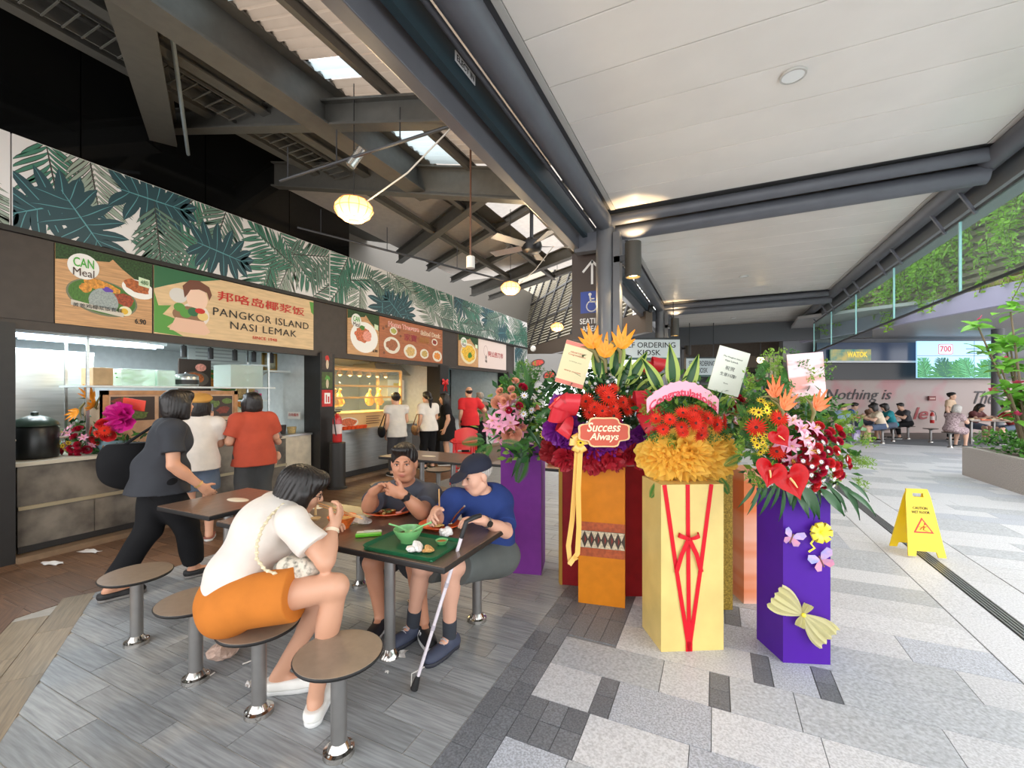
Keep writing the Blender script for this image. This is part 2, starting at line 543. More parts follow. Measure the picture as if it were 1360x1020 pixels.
# granite walkway
wk = MB().box2((XB, -6, -0.2), (14, 30, -0.11))
for (xa, xb) in ((XB, 1.80), (1.92, 14)): wk.box2((xa, -6, -.11), (xb, 30, -.004))
walk = wk.build('floor_walkway', m_pgrout)
tag(walk, 'pale and dark granite paving of the covered walkway', None, kind='structure')
tiles = []
GR = 0.305
Y0 = 1.825
def dark_cell(x, y):
    for (a, b, c, d) in DARK:
        if a - .01 <= x <= b + .01 and c - .01 <= y <= d + .01: return True
    return False
DARK = [(-1.1, -0.885, -2, 3.25), (-0.885, -0.566, 1.825, 2.13), (-0.885, -0.566, 2.765, 3.37), (-1.1, -.566, 3.25, 20),
        (-0.577, -0.477, 2.13, 2.435), (-0.03, 0.07, 2.435, 2.74), (0.19, 0.29, 2.74, 3.045), (0.06, .16, 3.35, 3.655), (.5, .6, 2.74, 3.045), (-.566, -.47, 1.215, 1.52)]
# dark setts fill the dark zones; slabs fill the rest
for (a, b, c, d) in DARK:
    nx = max(1, round((b - a) / 0.107)); wx = (b - a) / nx
    for i in range(nx):
        y = c + (0.1 if i % 2 and d - c > .8 else 0.0)
        if y > c: tiles.append((a + i * wx, a + (i + 1) * wx, c, y, m_sett))
        while y < d - .02:
            L = 0.205 if d - c > .8 else (d - c) / 2
            y2 = min(d, y + L)
            if y2 > -1.0 and y2 < 12: tiles.append((a + i * wx, a + (i + 1) * wx, max(y, -1), y2, m_sett))
            y = y2
DRX0, DRX1 = 1.53, 2.22
rs = random.Random(3)
for j in range(-10, 50):
    y0, y1 = Y0 + j * GR, Y0 + (j + 1) * GR
    if y0 < 0.2 or y0 > 17: continue
    ym = (y0 + y1) / 2
    stops = sorted([(a, b) for (a, b, c, d) in DARK if c - .01 <= ym <= d + .01])
    # free intervals
    free = []; x = XB
    for (a, b) in stops:
        if a > x + .01: free.append((x, a))
        x = max(x, b)
    free.append((x, DRX0)); free.append((DRX1, 9.0 if y0 < 12 else 12.0))
    for (a, b) in free:
        x = a; k = 0
        while x < b - .01:
            L = rs.choice([0.6, 0.75, 0.9, 0.9, 1.05]) if x > 0.3 else rs.choice([0.305, 0.46, 0.61])
            if b - (x + L) < .2: L = b - x
            mt = rs.choices(m_gran, [5, 3, 2])[0]
            tiles.append((x, x + L, y0, y1, mt)); x += L
# drain border slabs
y = -0.6
while y < 16:
    for (a, b) in ((DRX0 + .006, 1.80), (1.92, DRX1 - .006)):
        tiles.append((a, b, y, y + 0.8, m_gran[0]))
    y += 0.8
place_tiles(walk, 'granite_slab', tiles)
# slot drain: dark channel and bright slats
dr = thing('slot_drain', 'long slot drain with narrow metal slats running along the granite walkway', 'drain', (1.86, 6, 0))
ch = MB().box2((1.80, -6, -0.109), (1.92, 21.8, -0.10))
for xa in (1.80, 1.915): ch.box2((xa, -6, -.10), (xa + .005, 21.8, -.002))
ch.build('channel', M('drain_steel', (150, 152, 155), 0.35, 0.6), dr, off=True)
for k in range(4):
    x = 1.825 + k * 0.0235
    MB().box2((x - .0065, -6, -0.0119), (x + .0065, 21.8, 0.001)).build('slat', M('drain_steel', (150, 152, 155), 0.35, 0.6), dr, off=True)

# ================================================================== CANOPY over the walkway
CZ = 3.99
m_panel = M('canopy_panel', (232, 226, 219), 0.25, var=0.03, scale=2, rnd=0.015, coat=0.25)
m_steel = M('grey_painted_steel', (88, 90, 97), 0.42, var=0.06, scale=5)
m_steel_d = M('dark_painted_steel', (52, 53, 56), 0.45, var=0.08, scale=5)
m_edge = M('canopy_trim', (190, 186, 180), 0.4)
m_dark = M('dark_void', (20, 20, 21), 0.8)
CX0, CX1 = -1.24, 2.42
canopy = MB().box2((CX0 - .2, -4, CZ + .02), (CX1 + .25, 26, CZ + .22)).build('ceiling_canopy', M('canopy_top', (90, 90, 92), .6))
tag(canopy, 'flat canopy of long off-white panels above the walkway', None, kind='structure')
COLY = [5.95, 12.5, 19.05]
pm = {}
PITCH = 0.5
bays = [(-3.45, 5.72), (6.2, 12.25), (12.75, 18.8), (19.3, 25.8)]
for bi, (b0, b1) in enumerate(bays):
    y = b1
    while y > b0 + .05:
        ya = max(b0, y - PITCH)
        key = round(y - ya, 3)
        if key not in pm:
            pm[key] = MB().box((0, 0, 0), (CX1 - CX0 - .12, key - .008, .03), bev=.003).mesh('canopy_panel', m_panel)
        o = mesh_obj('canopy_panel', pm[key], canopy); o.location = ((CX0 + CX1) / 2, (y + ya) / 2, CZ + .015)
        y = ya
    for (xa, xb) in ((CX0, CX0 + .055), (CX1 - .055, CX1)):
        MB().box2((xa, b0, CZ - .004), (xb, b1, CZ + .03)).build('edge_trim', m_edge, canopy)
# round tubes along both edges, cross tubes at every column line
def beam_tube(label, a, b, r, name='edge_tube', m=None):
    return MB().tube([a, b], r, 24).build(name, m or m_steel, canopy)
beam_tube('round grey steel tube along the hall edge of the canopy', (-1.365, -4, 3.90), (-1.365, 26, 3.90), 0.115)
beam_tube('round grey steel tube along the outer edge of the canopy above the glass', (2.50, -4, 3.93), (2.50, 26, 3.93), 0.10)
for k, y in enumerate(COLY):
    t = canopy
    MB().tube([(-1.3, y - .1, 3.90), (2.5, y - .12, 3.93)], .07, 20).build('cross_tube', m_steel, t)
    MB().tube([(-1.3, y + .12, 3.79), (2.5, y + .10, 3.82)], .10, 20).build('cross_tube', m_steel, t)
    MB().box2((-1.24, y + .2, 3.80), (2.4, y + .25, CZ + .02)).build('brown_flashing', M('flashing', (120, 104, 92), .5), t)
# recessed downlights
for k, y in enumerate((3.86, 10.1, 13.6, 15.6)):
    x = 0.53
    t = thing('canopy_downlight', ['round white downlight in the large front canopy panels', 'small round downlight in the canopy beyond the first cross tubes', 'small round downlight in the canopy beyond the second cross tubes', 'small round downlight in the canopy near the kiosks'][k], 'ceiling light', (x, y, CZ - .012), group='canopy downlights')
    MB().lathe([(0, -.004), (.075, -.004), (.075, 0), (.062, .002)], n=28).build('lens', M('downlight_lens', (235, 236, 234), .35), t)
    MB().lathe([(.075, -.006), (.088, -.006), (.09, .01)], n=28).build('rim', m_edge, t)

# glass baffle hanging on the outer edge
gx = 2.62
bf = thing('glass_baffle', 'row of frameless glass panes hanging from the outer edge of the canopy', 'glass panel', (gx, 6, 3.0))
gm = glass('baffle_glass', (236, 248, 246), 0.07)
ys = [-1.5, 0.6, 2.7, 4.8, 6.9, 9.0, 11.1, 13.2, 15.3]
for a, b in zip(ys[:-1], ys[1:]):
    MB().box2((gx - .006, a + .006, 2.78), (gx + .006, b - .006, 3.62)).build('pane', gm, bf, off=True)
    MB().box2((gx - .012, b - .012, 2.78), (gx + .012, b + .012, 3.62)).build('joint_strip', M('glass_edge', (150, 196, 196), .2), bf, off=True)
    for yy in (a + .35, b - .35):
        MB().bar((gx, yy, 3.58), (gx - .15, yy, 3.86), .03, .03).build('bracket', m_steel, bf, off=True)
MB().box2((gx - .014, ys[0], 2.755), (gx + .014, ys[-1], 2.785)).build('bottom_rail', M('rail_black', (34, 38, 42), .35, .4), bf, off=True)
MB().box2((gx - .014, ys[0], 3.61), (gx + .014, ys[-1], 3.64)).build('top_rail', m_steel_d, bf, off=True)
gut = MB().box2((2.66, -4, 3.72), (2.95, 26, 4.12)).build('gutter', M('gutter_grey', (110, 114, 118), .5), canopy)

# ================================================================== columns with lamps
m_col = M('column_grey', (98, 99, 103), 0.38, var=0.05, scale=4, coat=.2)
CLX = -1.365
for k, y in enumerate(COLY):
    lab = ['round grey steel column beside the wheelchair seating sign', 'round grey steel column in front of the self ordering kiosk sign', 'far round grey steel column beyond the kiosk sign'][k]
    t = thing('column', lab, 'column', (CLX, y, 0))
    MB().cyl((0, 0, 0), .128, 3.86, 32).build('shaft', m_col, t)
    MB().cyl((0, 0, 0), .2, .02, 32).build('base_plate', m_steel_d, t)
    MB().box2((.12, -.09, 2.2), (.21, .09, 3.75)).build('downpipe_cover', m_col, t)
    # bracket to the edge beam
    MB().box2((-.42, -.07, 3.55), (-.1, .07, 3.8)).build('bracket', m_steel, t)
    lt = thing('column_lamp', ['cylinder down lamp glowing warm on the column by the arrow sign', 'cylinder down lamp glowing warm on the second column', 'cylinder down lamp on the farthest column'][k], 'lamp', (CLX + .38, y - .06, 3.12))
    MB().lathe([(0, .46), (.105, .46), (.105, 0), (.09, 0), (.085, .05), (0, .05)], n=28).build('housing', M('lamp_housing', (70, 66, 60), .45), lt)
    MB().lathe([(0, .03), (.07, .03), (.07, .045), (0, .045)], n=20).build('bulb', M('lamp_warm', (255, 214, 140), .4, emit=22, emitrgb=(255, 205, 120)) if k < 2 else M('lamp_lens_off', (220, 214, 200), .4), lt)
    MB().box2((-.25, -.03, .22), (-.1, .03, .3)).build('arm', m_steel_d, lt)
    if k == 2: continue          # no glow shows at the farthest column
    li = bpy.data.lights.new('column_lamp_light', 'SPOT'); li.energy = 40; li.color = (1, .74, .42); li.spot_size = 2.2; li.shadow_soft_size = .07
    lo = bpy.data.objects.new('column_lamp_light', li); COL.objects.link(lo); lo.parent = lt; lo.location = (0, 0, -.02)
    lu = bpy.data.lights.new('column_uplight', 'SPOT'); lu.energy = 22; lu.color = (1, .72, .40); lu.spot_size = 1.9; lu.shadow_soft_size = .05
    lo = bpy.data.objects.new('column_uplight', lu); COL.objects.link(lo); lo.parent = lt; lo.location = (0, 0, .48); lo.rotation_euler = (math.pi, 0, 0)

# ================================================================== edge beam, trunking, hall roof
roof = thing('roof', 'hall roof of corrugated sheets on dark steel beams', None, (-4, 3, 4.2), kind='structure')
def ibeam(name, label, a, b, w, h, t=.016, m=None, up=(0, 0, 1)):
    a, b = Vector(a), Vector(b); R = frame(b - a, up); L = (b - a).length; c = (a + b) / 2
    mb = MB()
    mb.box(c - R @ Vector((0, h / 2, 0)) + R @ Vector((0, t / 2, 0)), (w, t, L), R)
    mb.box(c + R @ Vector((0, h / 2, 0)) - R @ Vector((0, t / 2, 0)), (w, t, L), R)
    mb.box(c, (t, h - 2 * t, L), R)
    return mb.build(name, m or m_steel_d, roof, off=True)
ebm = MB()
ebm.box2((-1.83, -4, 3.60), (-1.72, 26, 3.96), bev=.008)
o = ebm.build('edge_beam', M('edge_beam_grey', (94, 93, 98), .38, var=.05, scale=4, coat=.2), roof, off=True); o['label'] = 'deep grey steel edge beam above the tables'
o = MB().box2((-1.66, -4, 3.74), (-1.60, 14, 3.96)).build('cable_trunking', M('trunking_teal', (34, 52, 60), .5), base=(-1.63, 5, 3.74)); tag(o, 'dark teal cable trunking beside the edge beam', 'trunking')
o = MB().tube([(-1.53, -4, 3.88), (-1.53, 14, 3.88)], .022, 10).build('conduit', m_steel, base=(-1.53, 5, 3.88)); tag(o, 'thin grey conduit between the trunking and the canopy tube', 'conduit')
p_el = onx(618, 91, -1.595)
el = thing('circuit_label', 'small white label reading ELECT IN stuck on the teal trunking', 'label', p_el)
MB().box2((-.001, -.135, -.035), (.003, .135, .035)).build('plate', M('label_white', (225, 226, 226), .4), el)
write('ELECT IN', .06, p_el + Vector((.004, 0, 0)), axes((0, 1, 0)), M('ink_black', (18, 18, 20), .5), el, fit=(.23, .042), bold=.0006)

def zr(x): return 4.18 + .24 * (-1.77 - x)
m_corr = M('corrugated_sheet', (160, 145, 130), 0.5, var=.06, scale=3, transl=0.38)
m_sky = M('skylight_sheet', (196, 210, 214), 0.4, transl=0.6)
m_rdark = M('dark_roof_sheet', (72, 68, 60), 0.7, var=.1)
def corr(name, x0, x1, y0, y1, mat, dz=0.0, pitch=.11, amp=.026):
    n = int((y1 - y0) / pitch * 6)
    def fn(u, v):
        y = y0 + (y1 - y0) * u; x = x0 + (x1 - x0) * v
        return (x, y, zr(x) + dz + amp * math.sin(2 * math.pi * (y - y0) / pitch))
    return MB().grid(fn, n, 1).build(name, mat, roof, off=True)
yr0, yr1 = -2.0, 4.6
corr('corrugated_sheet', -2.75, -1.30, yr0, yr1, m_corr)
for (ya, yb, mt) in ((-2.0, 1.2, m_corr), (1.2, 2.05, m_sky), (2.05, 2.75, m_corr), (2.75, 3.0, m_sky), (3.0, 3.75, m_corr), (3.75, 4.6, m_sky)):
    corr('skylight_sheet' if mt is m_sky else 'corrugated_sheet', -3.35, -2.75, ya, yb, mt, .003)
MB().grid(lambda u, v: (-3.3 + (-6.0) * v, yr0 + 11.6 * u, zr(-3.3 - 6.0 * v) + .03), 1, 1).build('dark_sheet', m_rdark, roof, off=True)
# purlins and girders
k = 0
for x, w, h, lab in ((-2.66, .05, .12, 'slim dark purlin under the corrugated roof sheets'), (-3.42, .24, .42, 'wide dark girder beside the roof skylights'),
                     (-4.25, .12, .25, 'dark purlin under the shadowed roof, next to the wide girder'), (-5.2, .12, .25, 'dark purlin under the shadowed roof, above the cable tray')):  # roof above these two is the dark sheet, dark by its own colour
    ibeam('purlin', lab, (x, yr0, zr(x) - h / 2 - .03), (x, 4.7, zr(x) - h / 2 - .03), w, h, .02, M('roof_steel', (84, 82, 77), .45, var=.08))
for y, lab in ((-1.0, 'sloping dark rafter near the front of the hall roof'), (3.05, 'sloping dark rafter at the skylight strip'), (4.5, 'sloping rafter with pale green lower flange at the end of the skylights')):
    a, b = Vector((-1.8, y, zr(-1.8) - .3)), Vector((-6.2, y, zr(-6.2) - .3))
    ibeam('rafter', lab, a, b, .14, .36 if y > 4 else .24, .02, M('roof_steel', (84, 82, 77), .45, var=.08))
# slanted beam where the left wing joins
a, b = Vector((-6.0, 2.96, 4.74)), Vector((-3.4, 1.46, 4.33))
ibeam('slanted_beam', 'broad slanted steel beam where the left wing of the roof joins', a, b, .26, .3, .03, M('roof_steel', (84, 82, 77), .45, var=.08))
o = MB().tube([onx(222, 0, -3.65), onx(250, 205, -5.6)], .018, 8).build('roof_pipe', M('pipe_grey', (120, 130, 134), .4), base=(-5, 2, 4.6)); tag(o, 'thin grey pipe hanging steeply beside the slanted beam', 'pipe')
# cable tray ladder in the dark part of the roof
t = thing('cable_tray', 'perforated cable tray hanging under the dark roof', 'cable tray', (-4.7, 3, 4.5))
for x in (-4.75, -4.45): MB().box2((x - .006, .5, 4.54), (x + .006, 4.4, 4.57)).build('side_rail', M('roof_steel', (84, 82, 77), .45, var=.08), t, off=True)
y = .55
while y < 4.4:
    MB().box2((-4.75, y, 4.525), (-4.45, y + .012, 4.535)).build('rung', M('roof_steel', (84, 82, 77), .45, var=.08), t, off=True); y += .12
# black glass wall above the stall signs
m_bglass = M('black_glass', (12, 13, 14), 0.08, var=.0)
bw = thing('wall_upper', 'wall of black glossy panels above the leaf patterned sign band', None, (-6.1, 6, 4.02), kind='structure')
y = 1.0
while y < 5.3:
    MB().box2((-6.14, y + .006, 4.03), (-6.11, y + 1.244, 5.4)).build('glass_panel', m_bglass, bw, off=True); y += 1.25
MB().box2((-6.2, -3, 4.03), (-6.15, 6.0, 5.4)).build('backing', m_dark, bw, off=True)
# far roof: pale sheets on diagonal members
zf = lambda x, y: 4.75 - .03 * (y - 4.6)
m_pale = M('pale_roof_sheet', (206, 198, 190), .5, var=.05, transl=.4)
MB().grid(lambda u, v: (-6.2 + 4.85 * u, 4.6 + 5.6 * v, zf(0, 4.6 + 5.6 * v) + .05), 1, 1).build('far_sheet', m_pale, roof, off=True)
ddir = Vector((-.854, .52, 0))
for q in range(5):
    st = Vector((-1.85, 4.9 + q * 1.05, 0)); en = st + ddir * 5.2
    z = zf(0, st.y) - .12 - (.06 if q % 3 == 0 else 0)
    big = q % 3 == 0
    ibeam('far_rafter', ['pale green-grey diagonal rafter under the far roof', 'dark diagonal rafter under the far roof sheets'][0 if big else 1], (st.x, st.y, z), (en.x, en.y, z), .14 if big else .09, .26 if big else .14, .02,
          M('roof_steel', (84, 82, 77), .45, var=.08))
for x in (-2.6, -3.6, -4.6):
    ibeam('far_purlin', 'dark purlin crossing the far roof rafters', (x, 4.7, 4.55), (x, 10.2, 4.42), .08, .1, .015, M('roof_steel', (84, 82, 77), .45, var=.08))
# ================================================================== STALLS along the left side
SX = -5.95                      # face of the signs
m_fascia = M('fascia_dark', (62, 54, 49), .55, var=.08)
m_fasciag = M('fascia_green', (52, 64, 54), .5)
m_pier = M('pier_dark', (34, 32, 31), .5, var=.1)
AXS = axes((0, 1, 0))           # lettering on faces that look along +X
def clip_poly(poly, x0, x1, y0, y1):
    def cut(P, f, g):
        out = []
        for i in range(len(P)):
            a, b = P[i - 1], P[i]; fa, fb = f(a), f(b)
            if fb >= 0:
                if fa < 0: out.append(g(a, b, fa, fb))
                out.append(b)
            elif fa >= 0: out.append(g(a, b, fa, fb))
        return out
    def itp(a, b, fa, fb):
        t = fa / (fa - fb); return (a[0] + (b[0] - a[0]) * t, a[1] + (b[1] - a[1]) * t)
    for f in (lambda p: p[0] - x0, lambda p: x1 - p[0], lambda p: p[1] - y0, lambda p: y1 - p[1]):
        poly = cut(poly, f, itp)
        if len(poly) < 3: return []
    return poly
def lens(a, b, w, curve=0.0, n=5):
    """leaflet outline from a to b"""
    ax, ay = a; bx, by = b; dx, dy = bx - ax, by - ay; L = math.hypot(dx, dy) or 1e-6; nx, ny = -dy / L, dx / L
    top, bot = [], []
    for i in range(n + 1):
        t = i / n; c = curve * math.sin(math.pi * t * .5) ** 2 * L; h = w * math.sin(math.pi * min(1, t * .92 + .08)) ** .8
        px, py = ax + dx * t + nx * c, ay + dy * t + ny * c
        top.append((px + nx * h, py + ny * h)); bot.append((px - nx * h, py - ny * h))
    return bot + top[::-1]
def palm_leaf(rs):
    out = []     # (layer, colour index, polygon)
    n = 14; cv = rs.uniform(-.25, .25); tone = rs.choice((1, 1, 1, 2, 2, 5))
    def P(t): return (cv * t * t, t)
    for i in range(n):
        t = .08 + .9 * i / n; L = (.42 * math.sin(math.pi * (t * .8 + .15)) + .08)
        for sd in (-1, 1):
            a = P(t); ang = math.radians(rs.uniform(38, 50) - 12 * t)
            b = (a[0] + sd * L * math.sin(ang), a[1] + L * math.cos(ang))
            out.append((0, 3, lens(a, b, .025, -sd * .12))); out.append((1, tone, lens(a, b, .017, -sd * .12)))
    out.append((2, 3, lens(P(0), P(1), .008)))
    return out
def monstera_leaf(rs):
    out = []; n = 7
    out.append((0, 0, [(.0, .0), (.16, .12), (.22, .4), (.14, .75), (0, 1), (-.14, .75), (-.22, .4), (-.16, .12)]))
    for i in range(n):
        t = i / (n - 1)
        for sd in (-1, 1):
            a = (0, .12 + .72 * t); ang = math.radians(125 - 105 * t)
            L = .50 * math.sin(math.pi * (.25 + .6 * t)) + .06
            b = (sd * L * math.sin(ang), a[1] + L * math.cos(ang))
            out.append((1, 0, lens(a, b, .085, -sd * .10)))
            out.append((2, 4, lens(a, b, .006, -sd * .10)))
    out.append((3, 4, lens((0, -.05), (0, .98), .010)))
    return out
PRINT = [M('print_teal', (42, 72, 80), .5), M('print_green', (70, 124, 104), .5), M('print_grey', (98, 128, 114), .5), M('print_dark', (62, 56, 54), .5), M('print_vein', (92, 150, 156), .5), M('print_sage', (150, 164, 150), .5)]
def leaf_panel(name, parent, org, ax, W, H, seed, dens=1.0):
    """flat leaf print on a W x H panel whose lower left corner is org"""
    rs = random.Random(seed); mb = MB(); idx = 0; org = Vector(org)
    if True:
        spots = []
        nx = max(2, int(W / .44 * dens))
        for i in range(nx):
            for j in range(2):
                spots.append(((i + rs.uniform(-.35, .35) + .5) * W / nx, (j + rs.uniform(-.3, .3) + .5) * H / 2))
        rs.shuffle(spots)
        for q, (cx, cy) in enumerate(spots):
            mon = rs.random() < .42 and q > len(spots) * .3
            leaf = monstera_leaf(rs) if mon else palm_leaf(rs)
            sc = rs.uniform(.60, .76) * (1.0 if mon else 1.35); a = rs.uniform(0, 6.28); ca, sa = math.cos(a), math.sin(a)
            for (ly, ci, poly) in leaf:
                pp = [(cx + sc * (x * ca - (y - .5) * sa), cy + sc * (x * sa + (y - .5) * ca)) for x, y in poly]
                pp = clip_poly(pp, .005, W - .005, .005, H - .005)
                if len(pp) < 3: continue
                d = .0006 + q * .00022 + ly * .00005
                mb.poly([org + ax @ Vector((x, y, d)) for x, y in pp], ci)
    return mb.build(name, PRINT, parent, off=True)

# sign band above the stalls
m_band = M('band_white', (226, 222, 220), .5)
band = thing('sign_band', 'long white fascia band printed with teal monstera and palm leaves above the stalls', 'sign band', (SX, 7, 3.13))
bj = [0.45, 1.70, 5.40, 9.28, 14.0]
for i, (a, b) in enumerate(zip(bj[:-1], bj[1:])):
    MB().box2((SX - .12, a + .006, 3.15), (SX, b - .006, 4.02)).build('panel', m_band, band, off=True)
    leaf_panel('leaf_print', band, (SX, a + .006, 3.15), AXS, b - a - .012, .87, 11 + i)
MB().box2((SX - .14, .4, 3.10), (SX + .03, 14.0, 3.15)).build('black_strip', m_pier, band, off=True)
# end return of the band, dropping lower
MB().box2((SX - .12, 12.95, 2.25), (SX, 14.0, 3.09)).build('end_panel', m_band, band, off=True)
leaf_panel('leaf_print', band, (SX, 12.95, 2.25), AXS, 1.05, .84, 31, 1.2)

# stall walls, piers, ceiling
sw = thing('wall_left', 'stall partitions, piers and back wall of the food stalls', None, (-6.1, 7, 0), kind='structure')
m_tilew = M('stall_wall_white', (214, 220, 220), .35, var=.05)
def wpart(name, a, b, m): return MB().box2(a, b).build(name, m, sw, off=True)
wpart('fascia_board', (-6.10, .4, 2.2), (SX - .02, 12.95, 3.10), m_fascia)
wpart('fascia_end_panel', (SX - .02, 1.55, 2.29), (SX - .005, 1.99, 3.09), m_fascia)
for (a, b) in ((.2, 1.72), (5.18, 5.48), (8.64, 9.02), (12.4, 12.6)):
    wpart('pier', (-6.3, a, 0), (-5.92, b, 2.25), m_pier)
    wpart('partition', (-8.6, (a + b) / 2 - .05, 0), (-6.3, (a + b) / 2 + .05, 2.6), m_tilew)
wpart('back_wall', (-8.7, .2, 0), (-8.6, 13.2, 3.0), m_tilew)
wpart('stall_ceiling', (-8.6, .2, 2.32), (-6.1, 13.2, 2.38), M('stall_ceiling', (190, 196, 198), .5))
wpart('outer_back', (-9.2, -4, 0), (-9.1, 24, 7), M('rear_wall_grey', (120, 116, 110), .7))
wpart('kerb', (-6.12, 1.72, 0), (-5.86, 5.16, .055), M('kerb_tan', (128, 104, 80), .5, var=.1))
wpart('kerb', (-6.12, 5.48, 0), (-5.9, 12.4, .055), M('kerb_tan', (128, 104, 80), .5, var=.1))

# ---- sign boards
m_wood1 = M('sign_wood', (196, 150, 104), .5, var=.18, scale=3, stretch=(1, 1.5, 22), detail=5)
m_wood2 = M('sign_wood_pale', (217, 186, 142), .5, var=.10, scale=3, stretch=(1, 1.2, 10), detail=5)
m_wood3 = M('sign_wood_red', (166, 98, 62), .5, var=.2, scale=3, stretch=(1, 1.5, 16), detail=5)
m_leafy = M('print_hedge', (40, 70, 34), .6, var=.5, scale=60)
INK = M('ink_black', (18, 18, 20), .5); RED = M('ink_red', (196, 42, 34), .5); WHT = M('print_white', (238, 236, 230), .5)
def pc(name, rgb, **k): return M('print_' + name, rgb, .5, **k)
def ell_poly(cx, cy, rx, ry, n=22, a0=0, rot=0.0, jit=0, rs=None):
    out = []
    for i in range(n):
        a = a0 + 2 * math.pi * i / n; k = 1 + (rs.uniform(-jit, jit) if jit else 0)
        x, y = rx * k * math.cos(a), ry * k * math.sin(a)
        out.append((cx + x * math.cos(rot) - y * math.sin(rot), cy + x * math.sin(rot) + y * math.cos(rot)))
    return out
class Print:
    """flat coloured shapes printed on a board: (y along, z up) on a face looking along +X"""
    def __init__(self, parent, x, y0, z0, W, H): self.p = parent; self.x = x; self.y0 = y0; self.z0 = z0; self.W = W; self.H = H; self.mb = MB(); self.mats = []; self.k = 0
    def shape(self, poly, mat):
        if mat not in self.mats: self.mats.append(mat)
        self.k += 1
        pp = clip_poly(poly, 0, self.W, 0, self.H)
        if len(pp) >= 3: self.mb.poly([(self.x + .0004 + .00025 * self.k, self.y0 + a, self.z0 + b) for a, b in pp], self.mats.index(mat))
    def text(self, s, y, z, w, h, mat, **kw):
        write(s, .1, (self.x + .006 + .0002 * self.k, self.y0 + y, self.z0 + z), AXS, mat, self.p, fit=(w, h), depth=.001, **kw)
    def done(self, name='printed_picture'): return self.mb.build(name, self.mats, self.p, off=self.p.location)
def can_sign(label, y0, y1, dish, z0=2.29, z1=3.09):
    W, H = y1 - y0, z1 - z0
    t = thing('meal_sign', label, 'sign', (SX, (y0 + y1) / 2, z0))
    MB().box2((SX - .015, y0, z0), (SX, y1, z1)).build('board', m_wood1, t, off=True)
    P = Print(t, SX, y0, z0, W, H); rs = random.Random(int(y0 * 100)); sx = W
    P.shape([(0, H), (0, H * .80), (W * .12, H * .83), (W * .22, H * .86), (W * .4, H * .88), (W * .52, H * .9), (W * .6, H)], m_leafy)
    P.shape([(W, H), (W * .5, H), (W * .66, H * .84), (W * .84, H * .70), (W, H * .62)], m_leafy)
    if dish == 'lemak':
        P.shape(ell_poly(W * .46, H * .40, W * .37, H * .235, 28, rot=-.16), pc('plate_rim', (112, 116, 92)))
        P.shape(ell_poly(W * .46, H * .405, W * .35, H * .215, 28, rot=-.16), pc('banana_leaf', (62, 112, 38), var=.3, scale=26, stretch=(1, 6, 1)))
        P.shape(ell_poly(W * .84, H * .60, W * .19, H * .13, 24, rot=-.2), WHT)
        P.shape(ell_poly(W * .82, H * .64, W * .16, H * .085, 20, rot=-.35, jit=.12, rs=rs), pc('fried', (172, 92, 46), var=.35, scale=40))
        for (a, b, r1, r2, m) in ((.44, .56, .20, .07, 'fried_gold'), (.28, .50, .06, .06, 'fried_gold'), (.68, .42, .11, .09, 'sambal')):
            P.shape(ell_poly(W * a, H * b, W * r1, H * r2, 18, rot=-.2, jit=.12, rs=rs), pc('fried_gold', (208, 140, 52), var=.35, scale=40) if m != 'sambal' else pc('sambal', (150, 62, 34), var=.4, scale=50))
        P.shape([(W * (.46 + .155 * math.cos(a)), H * (.34 + .19 * math.sin(a))) for a in [math.pi * i / 14 - .12 for i in range(15)]] + [(W * .32, H * .27), (W * .58, H * .22)][::1], pc('blue_rice', (150, 160, 158), var=.2, scale=70))
        P.shape(ell_poly(W * .50, H * .52, W * .05, H * .04, 12, jit=.25, rs=rs), pc('pea_flower', (92, 58, 168)))
        P.shape(ell_poly(W * .69, H * .265, W * .072, H * .068, 20), pc('egg_white', (232, 226, 190))); P.shape(ell_poly(W * .68, H * .26, W * .042, H * .042, 16), pc('yolk', (222, 178, 52)))
        P.shape([(W * .14, H * .255), (W * .67, H * .175), (W * .67, H * .235), (W * .14, H * .325)], pc('caption', (206, 198, 184)))
    elif dish == 'duck':
        P.shape(ell_poly(W * .52, H * .42, W * .44, H * .36, 28), WHT)
        P.shape(ell_poly(W * .46, H * .47, W * .24, H * .17, 24, jit=.12, rs=rs), pc('roast', (196, 104, 66), var=.4, scale=40))
        P.shape(ell_poly(W * .60, H * .46, W * .14, H * .12, 20, jit=.15, rs=rs), pc('ham', (226, 150, 132), var=.25, scale=50))
        P.shape(ell_poly(W * .44, H * .64, W * .09, H * .05, 12, jit=.3, rs=rs), pc('herb', (66, 122, 40)))
    else:
        P.shape(ell_poly(W * .5, H * .42, W * .40, H * .34, 28), pc('bowl', (226, 214, 180)))
        P.shape(ell_poly(W * .5, H * .44, W * .34, H * .28, 24, jit=.1, rs=rs), pc('curry', (232, 178, 60), var=.4, scale=30))
        P.shape(ell_poly(W * .56, H * .38, W * .12, H * .09, 14, jit=.3, rs=rs), pc('herb', (66, 122, 40)))
    P.shape(ell_poly(W * .26, H * .77, min(.155 * W, .24), H * .165, 28), WHT)
    P.shape([(W * .84, H * .66), (W * .97, H * .64), (W * .97, H * .76), (W * .84, H * .78)], pc('kcal_tag', (206, 224, 190)))
    P.done()
    P.text('CAN', W * .26, H * .815, min(.20 * W, .3), H * .12, M('logo_green', (66, 168, 52), .5), bold=.0008)
    P.text('Meal', W * .26, H * .69, min(.205 * W, .3), H * .10, M('logo_brown', (70, 40, 30), .5))
    if dish == 'lemak':
        P.text('480', W * .905, H * .71, W * .09, H * .06, M('tag_green', (60, 110, 60), .5))
        P.text('6.90', W * .86, H * .145, W * .13, H * .075, INK, bold=.002)
        P.text('黄姜鸡椰浆饭套餐', W * .405, H * .262, W * .5, H * .055, INK, slant=0)
    elif dish == 'duck':
        P.text('6.90', W * .86, H * .13, W * .16, H * .07, INK, bold=.002)
    return t
